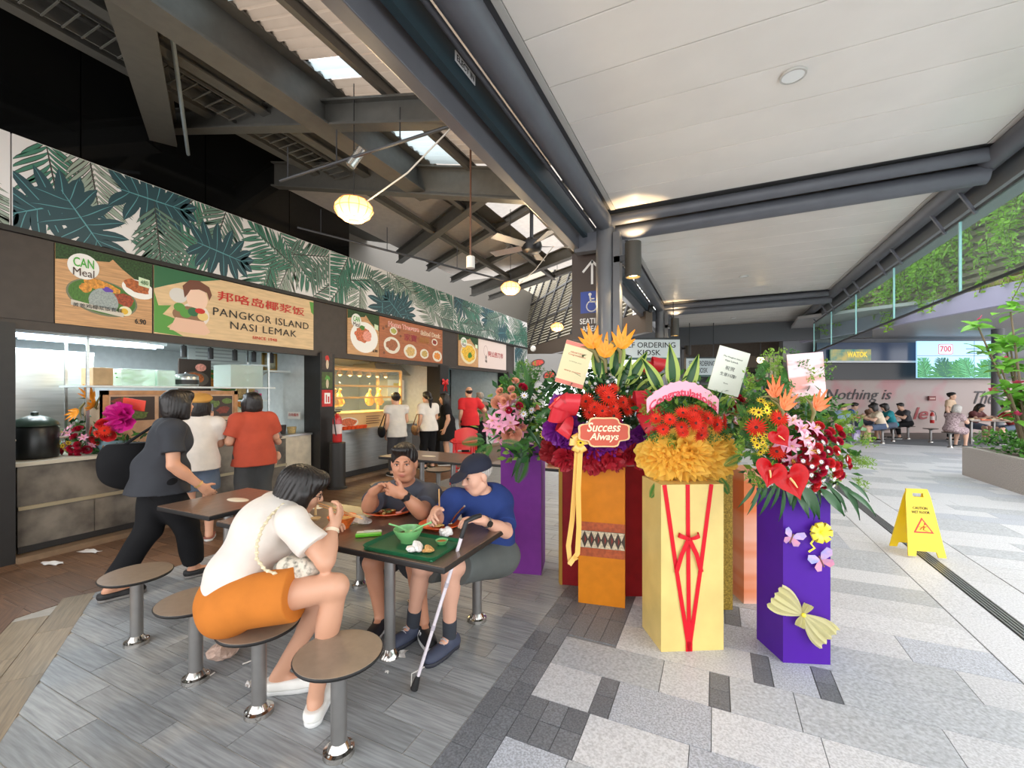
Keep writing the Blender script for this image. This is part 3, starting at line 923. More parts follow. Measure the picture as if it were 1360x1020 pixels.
can_sign('wooden meal sign with blue rice on banana leaf priced 6.90', 2.0, 2.82, 'lemak')
can_sign('wooden meal sign with a plate of sliced salted duck', 5.80, 6.60, 'duck')
can_sign('narrow orange meal sign with a bowl of yellow noodles', 9.50, 10.52, 'noodle')

# nasi lemak sign
y0, y1, z0, z1 = 2.84, 5.07, 2.29, 3.09
t = thing('stall_sign', 'pale wooden stall sign for Pangkor Island nasi lemak', 'sign', (SX, (y0 + y1) / 2, z0))
MB().box2((SX - .015, y0, z0), (SX, y1, z1)).build('board', m_wood2, t, off=True)
P = Print(t, SX, y0, z0, y1 - y0, z1 - z0); W, H = P.W, P.H
g1, g2 = pc('leaf_bright', (86, 150, 62)), pc('leaf_deep', (44, 104, 66))
P.shape([(0, H), (0, H * .66), (W * .06, H * .74), (W * .14, H * .84), (W * .26, H * .93), (W * .34, H)], g2)
P.shape([(0, H * .02), (W * .14, H * .0), (W * .06, H * .12), (W * .11, H * .25), (W * .04, H * .3), (W * .08, H * .45), (W * .02, H * .42), (0, H * .62)], g1)
P.shape([(W * .965, H * .97), (W, H * .97), (W, H * .72), (W * .98, H * .76)], g1)
P.shape(ell_poly(W * .115, H * .62, .1, .09, 18), pc('steam', (214, 210, 204)))
# a plain cook: hair, face, apron, bowl, scroll
P.shape(ell_poly(W * .20, H * .36, .17, .15, 20), pc('apron_white', (228, 216, 206)))
P.shape(ell_poly(W * .21, H * .615, .125, .15, 24), pc('face', (238, 202, 178)))
P.shape([(W * .145, H * .60), (W * .135, H * .78), (W * .17, H * .89), (W * .22, H * .91), (W * .275, H * .84), (W * .29, H * .72), (W * .275, H * .62), (W * .262, H * .74), (W * .22, H * .77), (W * .175, H * .74), (W * .16, H * .66)], pc('cook_hair', (112, 66, 48)))
P.shape(ell_poly(W * .17, H * .34, .19, .11, 22), pc('bowl_brown', (140, 104, 76)))
for (a, b, c) in ((.12, .44, g1), (.15, .36, g1), (.19, .40, g2), (.24, .35, pc('mango', (226, 198, 128)))): P.shape(ell_poly(W * a, H * b, .065, .055, 16), c)
P.shape(ell_poly(W * .225, H * .43, .06, .035, 14), RED)
P.shape([(W * .07, H * .08), (W * .25, H * .05), (W * .28, H * .11), (W * .245, H * .27), (W * .10, H * .28)], pc('scroll', (228, 186, 160)))
P.done()
P.text('邦咯岛椰浆饭', W * .62, H * .735, W * .60, H * .165, RED, bold=.0012)
P.text('PANGKOR ISLAND', W * .625, H * .465, W * .66, H * .13, INK, space=1.1)
P.text('NASI LEMAK', W * .625, H * .275, W * .46, H * .125, INK, space=1.1)
P.text('SINCE 1948', W * .62, H * .11, W * .17, H * .055, RED, bold=.001)

# salted duck sign
y0, y1 = 6.61, 8.78
t = thing('stall_sign', 'red-brown wooden stall sign for Home Treasure Salted Duck with plates', 'sign', (SX, (y0 + y1) / 2, z0))
MB().box2((SX - .015, y0, z0), (SX, y1, z1)).build('board', m_wood3, t, off=True)
P = Print(t, SX, y0, z0, y1 - y0, z1 - z0); W, H = P.W, P.H; rs = random.Random(5)
for (a, b, r, col) in ((.17, .33, .17, (156, 92, 58)), (.44, .24, .15, (206, 170, 104)), (.67, .22, .11, (190, 160, 90)), (.90, .20, .13, (222, 142, 62)), (.19, .70, .08, (170, 170, 84)), (.85, .60, .08, (140, 46, 34))):
    P.shape(ell_poly(W * a, H * b, r * 1.45, r, 24), pc('plate', (222, 216, 200)))
    P.shape(ell_poly(W * a, H * b, r * 1.0, r * .66, 18, jit=.15, rs=rs), pc('dish_%d' % col[0], col, var=.35, scale=40))
for (a, b) in ((.05, .72), (.09, .78), (.27, .74), (.29, .6), (.06, .12)): P.shape(ell_poly(W * a, H * b, .035, .03, 10), pc('spice', (120, 74, 50)))
P.done()
for (s_, yy, zz, ww, m_) in (('Home Treasure', .345, .86, .46, RED), ('Salted Duck', .78, .80, .36, M('ink_tan', (176, 120, 60), .5))):
    P.text(s_, W * yy, H * zz, W * ww, H * .13, M('print_outline', (250, 236, 220), .5), bold=.006)
    P.k += 6; P.text(s_, W * yy, H * zz, W * ww * .98, H * .115, m_, bold=.001); P.k -= 6
P.text('家寶', W * .44, H * .60, W * .20, H * .19, M('ink_maroon', (150, 34, 56), .5), bold=.0008)
P.text('鹹鴨', W * .665, H * .60, W * .17, H * .17, M('ink_tan', (176, 120, 60), .5), bold=.0008)
# third stall sign
y0, y1 = 10.54, 12.30
t = thing('stall_sign', 'plain pale pink stall sign with thin red characters', 'sign', (SX, (y0 + y1) / 2, z0))
MB().box2((SX - .015, y0, z0), (SX, y1, z1)).build('board', M('sign_pink_white', (226, 206, 196), .5), t, off=True)
P = Print(t, SX, y0, z0, y1 - y0, z1 - z0); W, H = P.W, P.H
P.shape(ell_poly(W * .24, H * .62, .12, .15, 20), M('ink_pinkgrey', (150, 110, 108), .5)); P.shape(ell_poly(W * .24, H * .62, .11, .14, 20), M('sign_pink_white', (226, 206, 196), .5)); P.done()
P.text('阿公西刀市', W * .60, H * .53, W * .55, H * .2, M('ink_pinkred', (186, 70, 74), .5), bold=.001)
P.text('老\n味', W * .25, H * .32, W * .07, H * .24, INK)

# ================================================================== stall 1: nasi lemak
m_ss = M('stainless', (176, 178, 176), .28, .85, var=.08, scale=3, stretch=(1, 1, 12))
m_stone = M('counter_print', (128, 120, 108), .5, rgb2=(72, 66, 60), var=.4, scale=3.5, detail=8)
ct = thing('counter', 'long stall counter with grey printed front and metal rails', 'counter', (-6.3, 3.3, 0))
MB().box2((-6.75, 1.76, .06), (-6.02, 4.62, .89)).build('body', m_stone, ct, off=True)
MB().box2((-6.78, 1.74, .89), (-5.99, 4.64, .925)).build('top', M('counter_top', (190, 182, 164), .4), ct, off=True)
for z in (.47,): MB().box2((-6.02, 1.76, z), (-5.995, 4.62, z + .035)).build('rail', M('counter_rail', (168, 156, 128), .35, .3), ct, off=True)
MB().box2((-6.02, 1.76, .06), (-6.0, 4.62, .12)).build('kick_strip', m_pier, ct, off=True)
for k in range(5):
    MB().box2((-6.021, 1.76 + k * .57, .12), (-6.012, 2.32 + k * .57, .47)).build('front_panel', m_stone, ct, off=True)
cb = thing('side_counter', 'cream side counter with sketched front panel behind the rust shirted woman', 'counter', (-6.35, 4.9, 0))
MB().box2((-6.7, 4.66, .0), (-6.1, 5.15, .9)).build('body', M('cream_panel', (206, 194, 172), .5, var=.1, scale=9), cb, off=True)
MB().box2((-6.72, 4.65, .9), (-6.07, 5.155, .93)).build('top', m_ss, cb, off=True)
# menu board on the counter
y0, y1, z0, z1 = 2.42, 3.9, .925, 1.62
mb_ = thing('menu_board', 'wood framed menu board with dish photos standing on the counter', 'menu board', (-6.08, (y0 + y1) / 2, z0))
MB().box2((-6.14, y0, z0), (-6.08, y1, z1)).build('panel', M('menu_paper', (196, 160, 128), .5, var=.08), mb_, off=True)
fr = MB()
for a, b in (((y0, z0), (y1, z0 + .05)), ((y0, z1 - .05), (y1, z1)), ((y0, z0), (y0 + .05, z1)), ((y1 - .05, z0), (y1, z1))): fr.box2((-6.15, a[0], a[1]), (-6.065, b[0], b[1]))
fr.build('frame', M('menu_frame', (176, 128, 84), .5, var=.15), mb_, off=True)
P = Print(mb_, -6.08, y0, z0, y1 - y0, z1 - z0); rs = random.Random(8); W, H = P.W, P.H
for i in range(3):
    a = .07 + i * .46
    P.shape([(a, H * .50), (a + .42, H * .50), (a + .42, H * .90), (a, H * .90)], pc('photo_dark', (58, 44, 36)))
    for q in range(5):
        P.shape(ell_poly(a + rs.uniform(.06, .36), H * rs.uniform(.56, .84), rs.uniform(.05, .10), rs.uniform(.03, .05), 12, jit=.2, rs=rs), pc('food_%d' % rs.randint(0, 4), rs.choice([(176, 72, 40), (196, 140, 60), (90, 110, 50), (220, 206, 180), (120, 50, 34)]), var=.3, scale=40))
P.shape([(.9, H * .1), (1.4, H * .1), (1.4, H * .46), (.9, H * .46)], pc('menu_list', (206, 176, 150)))
for i in range(9):
    for c in range(3):
        P.shape([(.93 + c * .16, H * (.13 + i * .035)), (.93 + c * .16 + rs.uniform(.07, .13), H * (.13 + i * .035)), (.93 + c * .16 + .1, H * (.145 + i * .035)), (.93 + c * .16, H * (.145 + i * .035))], INK)
P.done()
# glass shelf above the board, things on it
sh = thing('glass_shelf', 'steel framed glass shelf above the wooden menu board', 'shelf', (-6.4, 3.1, 1.66))
MB().box2((-6.75, 2.3, 1.655), (-6.1, 4.5, 1.675)).build('shelf_board', M('shelf_white', (210, 216, 214), .3), sh, off=True)
for y in (2.34, 4.46):
    for x in (-6.7, -6.2): MB().box2((x - .012, y - .012, .93), (x + .012, y + .012, 2.32)).build('post', m_ss, sh, off=True)
def food_box(label, y, w, d, h, x=-6.4, z=1.676, group=None, fill=(92, 150, 84)):
    t = thing('food_container', label, 'container', (x, y, z), group=group)
    MB().box2((-d / 2, -w / 2, 0), (d / 2, w / 2, h), bev=.01).build('tub', glass('tub_plastic', (225, 236, 228), .45, .25), t)
    rs = random.Random(int(y * 99)); f = MB()
    for q in range(26):
        a = Vector((rs.uniform(-d * .4, d * .4), rs.uniform(-w * .42, w * .42), .02 + rs.uniform(0, h * .7)))
        f.tube([a, a + Vector((rs.uniform(-.05, .05), rs.uniform(-.1, .1), rs.uniform(-.02, .03)))], .008, 5)
    o = f.build('greens', M('greens_%d' % fill[0], fill, .6, var=.3, scale=30), t); o['kind'] = 'stuff'
    return t
food_box('clear tub of cut pandan leaves on the glass shelf', 2.83, .34, .3, .2)
food_box('small clear tub of cut pandan leaves beside a metal pot', 3.12, .2, .3, .2, fill=(120, 168, 110))
t = thing('steel_pot', 'stainless pot with dark band on the glass shelf', 'pot', (-6.4, 3.42, 1.676))
MB().lathe([(0, 0), (.13, 0), (.14, .02), (.14, .13), (.135, .14), (.13, .13)], n=24).build('pot_body', m_ss, t); MB().lathe([(.142, .03), (.146, .03), (.146, .09), (.142, .09)], n=24).build('band', m_pier, t)
MB().lathe([(.145, .14), (.1, .165), (.02, .175), (0, .2)], n=24).build('lid', m_ss, t)
t = thing('cardboard_box', 'plain cardboard box at the end of the glass shelf', 'box', (-6.4, 2.5, 1.676))
MB().box2((-.14, -.09, 0), (.14, .09, .2), bev=.006).build('carton', M('cardboard', (172, 142, 104), .7, var=.1), t); MB().box2((-.142, -.02, .2), (.142, .02, .203)).build('tape', M('tape', (196, 172, 130), .3), t)
# stainless fridge
t = thing('fridge', 'tall stainless steel fridge at the left end of the stall', 'fridge', (-7.5, 2.2, 0))
MB().box2((-7.9, 1.86, .0), (-7.1, 2.75, 2.1), bev=.01).build('cabinet', m_ss, t, off=True)
for (a, b) in ((.12, 1.05), (1.08, 2.06)):
    d = MB().box2((-7.1, 1.88, a), (-7.07, 2.73, b), bev=.006).build('door', m_ss, t, off=True)
    MB().box2((-7.06, 2.64, a + .3), (-7.03, 2.67, b - .3)).build('handle', m_ss, d, off=t.location)
# kettle drum / rice warmer on the counter
t = thing('rice_urn', 'large black urn with domed lid on the counter', 'urn', (-6.35, 1.98, .925))
MB().lathe([(0, 0), (.17, 0), (.18, .02), (.18, .3), (.16, .33)], n=24).build('body', M('urn_black', (22, 24, 24), .35), t)
MB().lathe([(.185, .33), (.17, .37), (.10, .42), (.03, .44), (.03, .47), (0, .48)], n=24).build('lid', M('urn_lid', (40, 56, 46), .3), t)
MB().tube([(0, -.2, .2), (.08, -.23, .2), (.08, .23, .2), (0, .2, .2)], .01, 8).build('handle', m_ss, t)
# poster on the back wall, dish picture, glass vegetable case
t = thing('food_poster', 'large poster of fried noodles with text on the stall back wall', 'poster', (-7.6, 4.6, 1.1))
MB().box2((-7.63, 4.1, 1.0), (-7.6, 5.1, 2.3)).build('sheet', M('poster_white', (220, 228, 226), .4), t, off=True)
P = Print(t, -7.6, 4.1, 1.0, 1.0, 1.5); rs = random.Random(4)
for i in range(7): P.shape([(.1, 1.0 + i * .06), (.1 + rs.uniform(.5, .8), 1.0 + i * .06), (.85, 1.02 + i * .06), (.1, 1.02 + i * .06)], pc('poster_line', (176, 184, 184)))
for (a, b, r1, r2) in ((.45, .80, .42, .16), (.55, .45, .40, .15)):
    P.shape(ell_poly(a, b, r1, r2, 24, rot=-.2), pc('banana_leaf', (62, 112, 38))); P.shape(ell_poly(a, b, r1 * .85, r2 * .75, 20, rot=-.2, jit=.1, rs=rs), pc('noodle', (206, 128, 48), var=.4, scale=30))
    P.shape(ell_poly(a, b + .06, .1, .06, 12, jit=.3, rs=rs), pc('herb', (66, 122, 40)))
P.shape(ell_poly(.7, .25, .16, .12, 16), pc('egg_white', (232, 226, 190))); P.done()
t = thing('dish_picture', 'dark framed picture of a rice dish above the menu board', 'picture', (-7.2, 3.95, 1.62))
MB().box2((-7.22, 3.75, 1.6), (-7.19, 4.2, 2.1)).build('panel', pc('photo_dark', (58, 44, 36)), t, off=True)
P = Print(t, -7.19, 3.75, 1.6, .45, .5); P.shape(ell_poly(.22, .2, .2, .12, 20), pc('plate_dark', (96, 84, 74))); P.shape(ell_poly(.22, .22, .13, .08, 16, jit=.1, rs=rs), pc('fried', (172, 92, 46), var=.35, scale=40)); P.shape(ell_poly(.3, .38, .08, .06, 12), pc('ham', (226, 150, 132))); P.done()
t = thing('vegetable_case', 'glass case full of leafy greens behind the beret woman', 'glass case', (-6.5, 4.15, 1.68))
MB().box2((-6.7, 3.95, 1.676), (-6.3, 4.44, 2.0)).build('glass_box', glass('tub_plastic', (225, 236, 228), .45, .25), t, off=True)
f = MB()
for q in range(50):
    a = Vector((rs.uniform(-6.65, -6.35), rs.uniform(4.0, 4.4), 1.70 + rs.uniform(0, .2))); f.ball(a, (rs.uniform(.01, .05), rs.uniform(.01, .05), .012), 6)
o = f.build('greens', M('greens_92', (92, 150, 84), .6, var=.3, scale=30), t, off=True); o['kind'] = 'stuff'
def area(name, loc, size, energy, col, rot=(0, 0, 0), sy=None, parent=None):
    l = bpy.data.lights.new(name, 'AREA'); l.energy = energy; l.color = col; l.size = size
    if sy: l.shape = 'RECTANGLE'; l.size_y = sy
    o = bpy.data.objects.new(name, l); COL.objects.link(o); o.location = loc; o.rotation_euler = rot
    if parent is not None: o.parent = parent; o.location = Vector(loc) - parent.location
    return o
# stall lights
m_tube = M('fluorescent', (225, 240, 255), .4, emit=6, emitrgb=(215, 236, 255))
for k, (x, y0, y1, z) in enumerate(((-6.45, 1.85, 3.0, 2.19), (-6.9, 1.85, 3.4, 2.22), (-7.5, 2.2, 3.6, 2.25))):
    t = thing('tube_light', 'bright fluorescent tube in the nasi lemak stall, ' + ['right behind the sign', 'in the middle of the ceiling', 'above the fridge'][k], 'light', (x, (y0 + y1) / 2, z))
    MB().tube([(x, y0, z), (x, y1, z)], .016, 10).build('tube', m_tube, t, off=True); MB().box2((x - .04, y0 - .03, z + .02), (x + .04, y1 + .03, z + .08)).build('fitting', M('fitting_white', (220, 224, 226), .4), t, off=True)
    area('tube_glow', (x, (y0 + y1) / 2, z - .02), .04, 11 * (y1 - y0), (.86, .95, 1.0), sy=y1 - y0, parent=t)
# track spots
t = thing('track_light', 'black track with small spotlights hanging in the stall opening', 'track light', (-6.6, 4.2, 2.28))
MB().box2((-6.62, 3.3, 2.29), (-6.58, 5.0, 2.32)).build('track', m_pier, t, off=True)
for y in (3.5, 3.85, 4.2, 4.5, 4.8):
    s_ = MB().cyl((-6.6, y, 2.08), .035, .16, 14).build('spot_head', m_pier, t, off=True); MB().box2((-6.605, y - .01, 2.24), (-6.595, y + .01, 2.30)).build('stem', m_pier, s_, off=t.location)
# wall shelves at the right end with frame, phone stand and pink box
for k, (z, lab) in enumerate(((2.03, 'short white wall shelf carrying black brackets beside the poster'), (1.95, 'short white wall shelf carrying the gold picture frame'), (1.47, 'low white wall shelf carrying a pink box'))):
    y0, y1 = ((4.42, 4.72), (4.7, 5.12), (4.42, 4.75))[k]
    t = thing('wall_shelf', lab, 'shelf', (-6.75, (y0 + y1) / 2, z))
    MB().box2((-6.9, y0, z - .015), (-6.55, y1, z + .01)).build('board', M('shelf_white', (210, 216, 214), .3), t, off=True)
    MB().bar((-6.86, y0 + .03, z - .14), (-6.6, y0 + .03, z - .015), .015, .015).build('bracket', m_ss, t, off=True)
t = thing('picture_frame', 'small gold picture frame standing on the wall shelf', 'picture frame', (-6.75, 4.88, 1.962))
MB().box2((-.02, -.11, 0), (.0, .11, .28)).build('picture', M('frame_pic', (180, 176, 150), .5, rgb2=(120, 120, 100), scale=14), t)
f = MB()
for a, b in (((-.13, 0), (.13, .03)), ((-.13, .26), (.13, .29)), ((-.13, 0), (-.10, .29)), ((.10, 0), (.13, .29))): f.box2((-.025, a[0], a[1]), (.012, b[0], b[1]))
f.build('gold_frame', M('gold_frame', (168, 132, 62), .35, .5), t)
t = thing('gift_box', 'small pink paper box on the low wall shelf', 'box', (-6.7, 4.6, 1.482)); MB().box2((-.06, -.06, 0), (.06, .06, .1), bev=.004).build('carton', M('box_pink', (214, 54, 132), .5), t); MB().tube([(0, -.03, .1), (0, -.03, .14), (0, .03, .14), (0, .03, .1)], .004, 6).build('handle', M('box_pink', (214, 54, 132), .5), t)
t = thing('wicker_panel', 'narrow woven rattan panel on the stall wall', 'panel', (-6.9, 4.57, 1.5)); MB().box2((-6.93, 4.42, 1.5), (-6.9, 4.72, 2.0)).build('weave', M('rattan', (190, 164, 110), .6, var=.3, scale=70), t, off=True)
f = MB()
for i in range(9): f.bar((-6.895, 4.42, 1.5 + i * .06), (-6.895, 4.72, 1.5 + i * .06 + .0), .006, .004)
f.build('strands', M('rattan_dark', (150, 120, 76), .6), t, off=True)['kind'] = 'stuff'
t = thing('paper_notice', 'white notice with red characters on the stall side wall', 'notice', (-6.35, 5.1, 1.22)); MB().box2((-6.6, 5.10, 1.15), (-6.3, 5.104, 1.27)).build('sheet', WHT, t, off=True)
write('自助服务', .05, (-6.45, 5.098, 1.22), axes((1, 0, 0)), RED, t, fit=(.24, .05))
t = thing('cup_stack', 'dark drinks cup and basket of straws on the side counter', 'cup', (-6.35, 4.82, .93)); MB().lathe([(0, 0), (.04, 0), (.05, .14), (.046, .14), (.036, .01)], n=16).build('cup', M('cup_dark', (46, 34, 30), .5), t); MB().lathe([(.035, 0), (.06, .0), (.075, .1), (.07, .1)], c=(0, .16, 0), n=18).build('basket', M('rattan', (190, 164, 110), .6), t)

# pier decorations: extinguisher, posters, bin
for k, (z, h, rgb, lab) in enumerate(((1.98, .30, (60, 48, 44), 'small dark ornament poster high on the stall pier'), (1.66, .28, (70, 84, 40), 'small green orchid poster on the stall pier'), (1.36, .28, (190, 40, 36), 'small red fire sign on the stall pier'))):
    t = thing('pier_poster', lab, 'poster', (-5.915, 5.32, z))
    MB().box2((-.004, -.11, 0), (.0, .11, h)).build('sheet', M('pier_poster_%d' % k, rgb, .5, var=.2, scale=20), t)
    P = Print(t, -5.915, 5.21, z, .22, h)
    if k == 2: P.shape([(.05, .05), (.17, .05), (.17, .23), (.05, .23)], WHT); P.shape([(.08, .07), (.10, .07), (.10, .2), (.08, .2)], RED); P.shape([(.12, .07), (.15, .07), (.15, .17), (.12, .17)], RED)
    else: P.shape(ell_poly(.11, h * .6, .05, .05, 10, jit=.3, rs=rs), (RED, pc('leaf_bright', (86, 150, 62)))[k]); P.shape(ell_poly(.11, h * .3, .03, .08, 10), pc('ornament', (206, 190, 160)))
    P.done()
def extinguisher(label, loc, s=1.0, rz=0):
    t = thing('fire_extinguisher', label, 'fire extinguisher', loc, rz)
    R = M('extinguisher_red', (190, 30, 28), .3, coat=.4)
    MB().lathe([(0, 0), (.07 * s, 0), (.075 * s, .02), (.075 * s, .36 * s), (.06 * s, .42 * s), (.028 * s, .45 * s), (.025 * s, .48 * s), (0, .48 * s)], n=24).build('cylinder', R, t)
    MB().box((0, 0, .505 * s), (.05 * s, .1 * s, .02)).box((0, .03 * s, .54 * s), (.02 * s, .13 * s, .015)).build('valve_handle', m_pier, t)
    MB().tube([(0, -.03, .49 * s), (.03, -.10 * s, .47 * s), (.06, -.11 * s, .3 * s), (.07, -.09 * s, .12 * s)], .011 * s, 8).build('hose', m_pier, t)
    MB().lathe([(.0756 * s, .14 * s), (.0758 * s, .14 * s), (.0758 * s, .3 * s), (.0756 * s, .3 * s)], n=24).build('label_sheet', M('ext_label', (220, 200, 196), .5), t)
    return t
extinguisher('red fire extinguisher on a stand against the stall pier', (-5.72, 5.35, .77), 1.0)
t = thing('extinguisher_stand', 'dark round stand holding the red fire extinguisher', 'stand', (-5.72, 5.35, 0))
MB().lathe([(0, 0), (.16, 0), (.16, .02), (.13, .04), (.13, .76), (.12, .765), (0, .765)], n=24).build('drum', M('stand_dark', (44, 42, 40), .4), t)

# ================================================================== stall 2: salted duck
t = thing('display_counter', 'stainless steel counter of the salted duck stall', 'counter', (-6.3, 6.6, 0))
MB().box2((-6.8, 5.55, .06), (-6.05, 7.75, .88)).build('body', m_ss, t, off=True)
MB().box2((-6.84, 5.52, .88), (-6.0, 7.78, .92)).build('top', m_ss, t, off=True)
MB().box2((-6.05, 5.55, .06), (-6.04, 7.75, .16)).build('kick_strip', m_pier, t, off=True)
gc = thing('display_case', 'glass display case with wooden frame and warm heat lamps', 'display case', (-6.4, 6.5, .92))
mw = M('case_frame', (206, 164, 104), .4)
fr = MB()
for y in (5.62, 7.45):
    for x in (-6.75, -6.12): fr.box2((x - .025, y - .025, .92), (x + .025, y + .025, 2.05))
for z in (1.2, 1.5, 1.72, 2.05): fr.box2((-6.14, 5.62, z - .018), (-6.10, 7.45, z + .018))
fr.box2((-6.75, 5.62, 2.04), (-6.1, 7.45, 2.07)); fr.build('frame', mw, gc, off=True)
MB().box2((-6.75, 5.62, .92), (-6.12, 7.45, 1.2)).build('plinth', M('case_base', (214, 178, 128), .5), gc, off=True)
MB().box2((-6.112, 5.65, 1.22), (-6.108, 7.42, 2.03)).build('pane', glass('case_glass', (240, 246, 240), .08), gc, off=True)
MB().box2((-6.74, 5.65, 1.2), (-6.12, 7.42, 1.22)).build('tray', M('case_tray', (226, 190, 120), .4), gc, off=True)
P = Print(gc, -6.10, 5.66, .94, 1.7, .25); rs = random.Random(2)
P.shape(ell_poly(.3, .1, .25, .1, 20), pc('plate', (222, 216, 200))); P.shape(ell_poly(.3, .11, .2, .07, 18, jit=.1, rs=rs), pc('roast', (196, 104, 66), var=.4, scale=40))
for i in range(4): P.shape([(.75, .05 + i * .045), (1.1 + .1 * (i % 2), .05 + i * .045), (1.1, .065 + i * .045), (.75, .065 + i * .045)], pc('menu_ink', (120, 84, 60)))
P.done('printed_front')
m_heat = M('heat_lamp', (255, 214, 130), .4, emit=5, emitrgb=(255, 206, 120))
for i in range(7):
    y = 5.8 + i * .25
    MB().lathe([(0, .09), (.03, .09), (.06, .02), (.075, 0)], c=(-6.4, y, 1.93), n=14).build('lamp_shade', m_ss, gc, off=True)
    MB().ball((-6.4, y, 1.94), .035, 10).build('lamp_bulb', m_heat, gc, off=True)
area('heat_light', (-6.4, 6.55, 1.89), .12, 42, (1, .74, .38), sy=1.6, parent=gc)
for i, (y, x) in enumerate(((5.80, -6.28), (6.04, -6.42), (6.72, -6.32), (6.98, -6.3))):
    t = thing('hanging_chicken', 'golden cooked chicken hanging on a hook ' + ('by the frame post of the display case' if i < 2 else 'in the middle of the display case'), 'chicken', (x, y, 1.34), group='golden chickens in the display case ' + ('by the post' if i < 2 else 'in the middle'))
    S = SDF(.012); S.ell((0, 0, .12), (.075, .085, .12), k=.03).ell((.03, .03, .05), (.04, .045, .06), k=.03).ell((.03, -.03, .05), (.04, .045, .06), k=.03).cone((0, 0, .2), (.03, 0, .30), .035, .02, k=.03).ell((.04, 0, .31), (.03, .025, .025), k=.02).cone((.0, .08, .14), (.03, .11, .05), .02, .015, k=.02).cone((0, -.08, .14), (.03, -.11, .05), .02, .015, k=.02)
    me = np_mesh('body', *S.mesh(), M('chicken_gold', (226, 164, 52), .35, var=.2, scale=16, coat=.3)); mesh_obj('body', me, t)
    MB().tube([(0, 0, .3), (0, 0, .42), (.02, 0, .45), (.035, 0, .43)], .005, 6).build('hook', m_ss, t)
# trays of orange cups on the counter
for i in range(8):
    y = 5.62 + i * .1
    o = MB().lathe([(0, 0), (.04, 0), (.055, .06), (.05, .06), (.038, .01)], n=12).build('sauce_bowl', M('bowl_orange', (226, 84, 36), .4), base=None); o.location = (-6.055, y, .921)
    tag(o, 'small orange bowl in the row along the duck counter edge', 'bowl', 'orange bowls on the duck counter')
t = thing('wall_unit', 'white electrical unit with warning sheet on the duck stall wall', 'cabinet', (-7.0, 8.35, 1.4))
MB().box2((-7.2, 8.0, 1.4), (-6.95, 8.6, 1.9), bev=.01).build('box', M('unit_white', (222, 220, 212), .4), t, off=True); MB().box2((-6.95, 8.2, 1.72), (-6.946, 8.4, 1.82)).build('warning_label', M('warn_yellow', (224, 190, 70), .5), t, off=True); MB().box2((-6.95, 8.1, 1.45), (-6.946, 8.5, 1.6)).build('notice_sheet', WHT, t, off=True)
t = thing('range_hood', 'stainless hood hanging in the duck stall', 'hood', (-7.2, 7.9, 2.0)); MB().add([(-7.7, 7.4, 2.0), (-6.7, 7.4, 2.0), (-6.7, 8.55, 2.0), (-7.7, 8.55, 2.0), (-7.5, 7.5, 2.25), (-6.9, 7.5, 2.25), (-6.9, 8.4, 2.25), (-7.5, 8.4, 2.25)], [(0, 1, 5, 4), (1, 2, 6, 5), (2, 3, 7, 6), (3, 0, 4, 7), (4, 5, 6, 7), (3, 2, 1, 0)]).build('hood', m_ss, t, off=True); MB().box2((-7.3, 7.8, 2.25), (-7.1, 8.1, 2.32)).build('duct', m_ss, t, off=True)
t = thing('service_counter', 'low grey counter where the duck stall customers queue', 'counter', (-6.4, 8.2, 0)); MB().box2((-6.75, 7.8, .0), (-6.1, 8.6, .86)).build('body', M('counter_grey', (120, 116, 112), .4), t, off=True); MB().box2((-6.78, 7.79, .86), (-6.06, 8.61, .9)).build('top', m_ss, t, off=True)
t = thing('hanging_bow', 'shiny red paper bow ornament on the pier between stalls', 'ornament', (-5.9, 8.8, 1.75)); 
for sy in (-1, 1):
    for a in (25, -25): MB().ball((.02, sy * .07, .1 + math.sin(math.radians(a)) * .06), (.02, .07, .04), 10, rot=Matrix.Rotation(math.radians(a * sy), 3, 'X')).build('loop', M('bow_red', (206, 34, 36), .3), t)
MB().ball((.03, 0, .1), .025, 10).build('knot', M('bow_red', (206, 34, 36), .3), t)
for sy in (-1, 1): MB().bar((.02, 0, .1), (.02, sy * .06, -.12), .03, .006, up=(0, 1, 0)).build('tail', M('bow_red', (206, 34, 36), .3), t)
# ================================================================== stall 3
t = thing('noodle_counter', 'white counter of the third stall behind the red shirted man', 'counter', (-6.4, 10.7, 0)); MB().box2((-6.8, 9.1, .0), (-6.1, 12.35, .9)).build('body', M('counter_white', (200, 204, 200), .4), t, off=True); MB().box2((-6.83, 9.08, .9), (-6.06, 12.37, .94)).build('top', m_ss, t, off=True)
t = thing('painted_lit_kitchen', 'pale blue kitchen panel at the back of the third stall', 'panel', (-7.6, 11, 1.3)); MB().box2((-7.62, 9.2, 1.1), (-7.58, 11.6, 2.4)).build('panel', M('painted_kitchen_light', (150, 214, 214), .3), t, off=True)  # aqua light of the kitchen is put into the panel colour
for y in (9.2, 10.4, 11.6): MB().box2((-7.6, y - .03, 1.1), (-7.55, y + .03, 2.4)).build('mullion', m_pier, t, off=True)
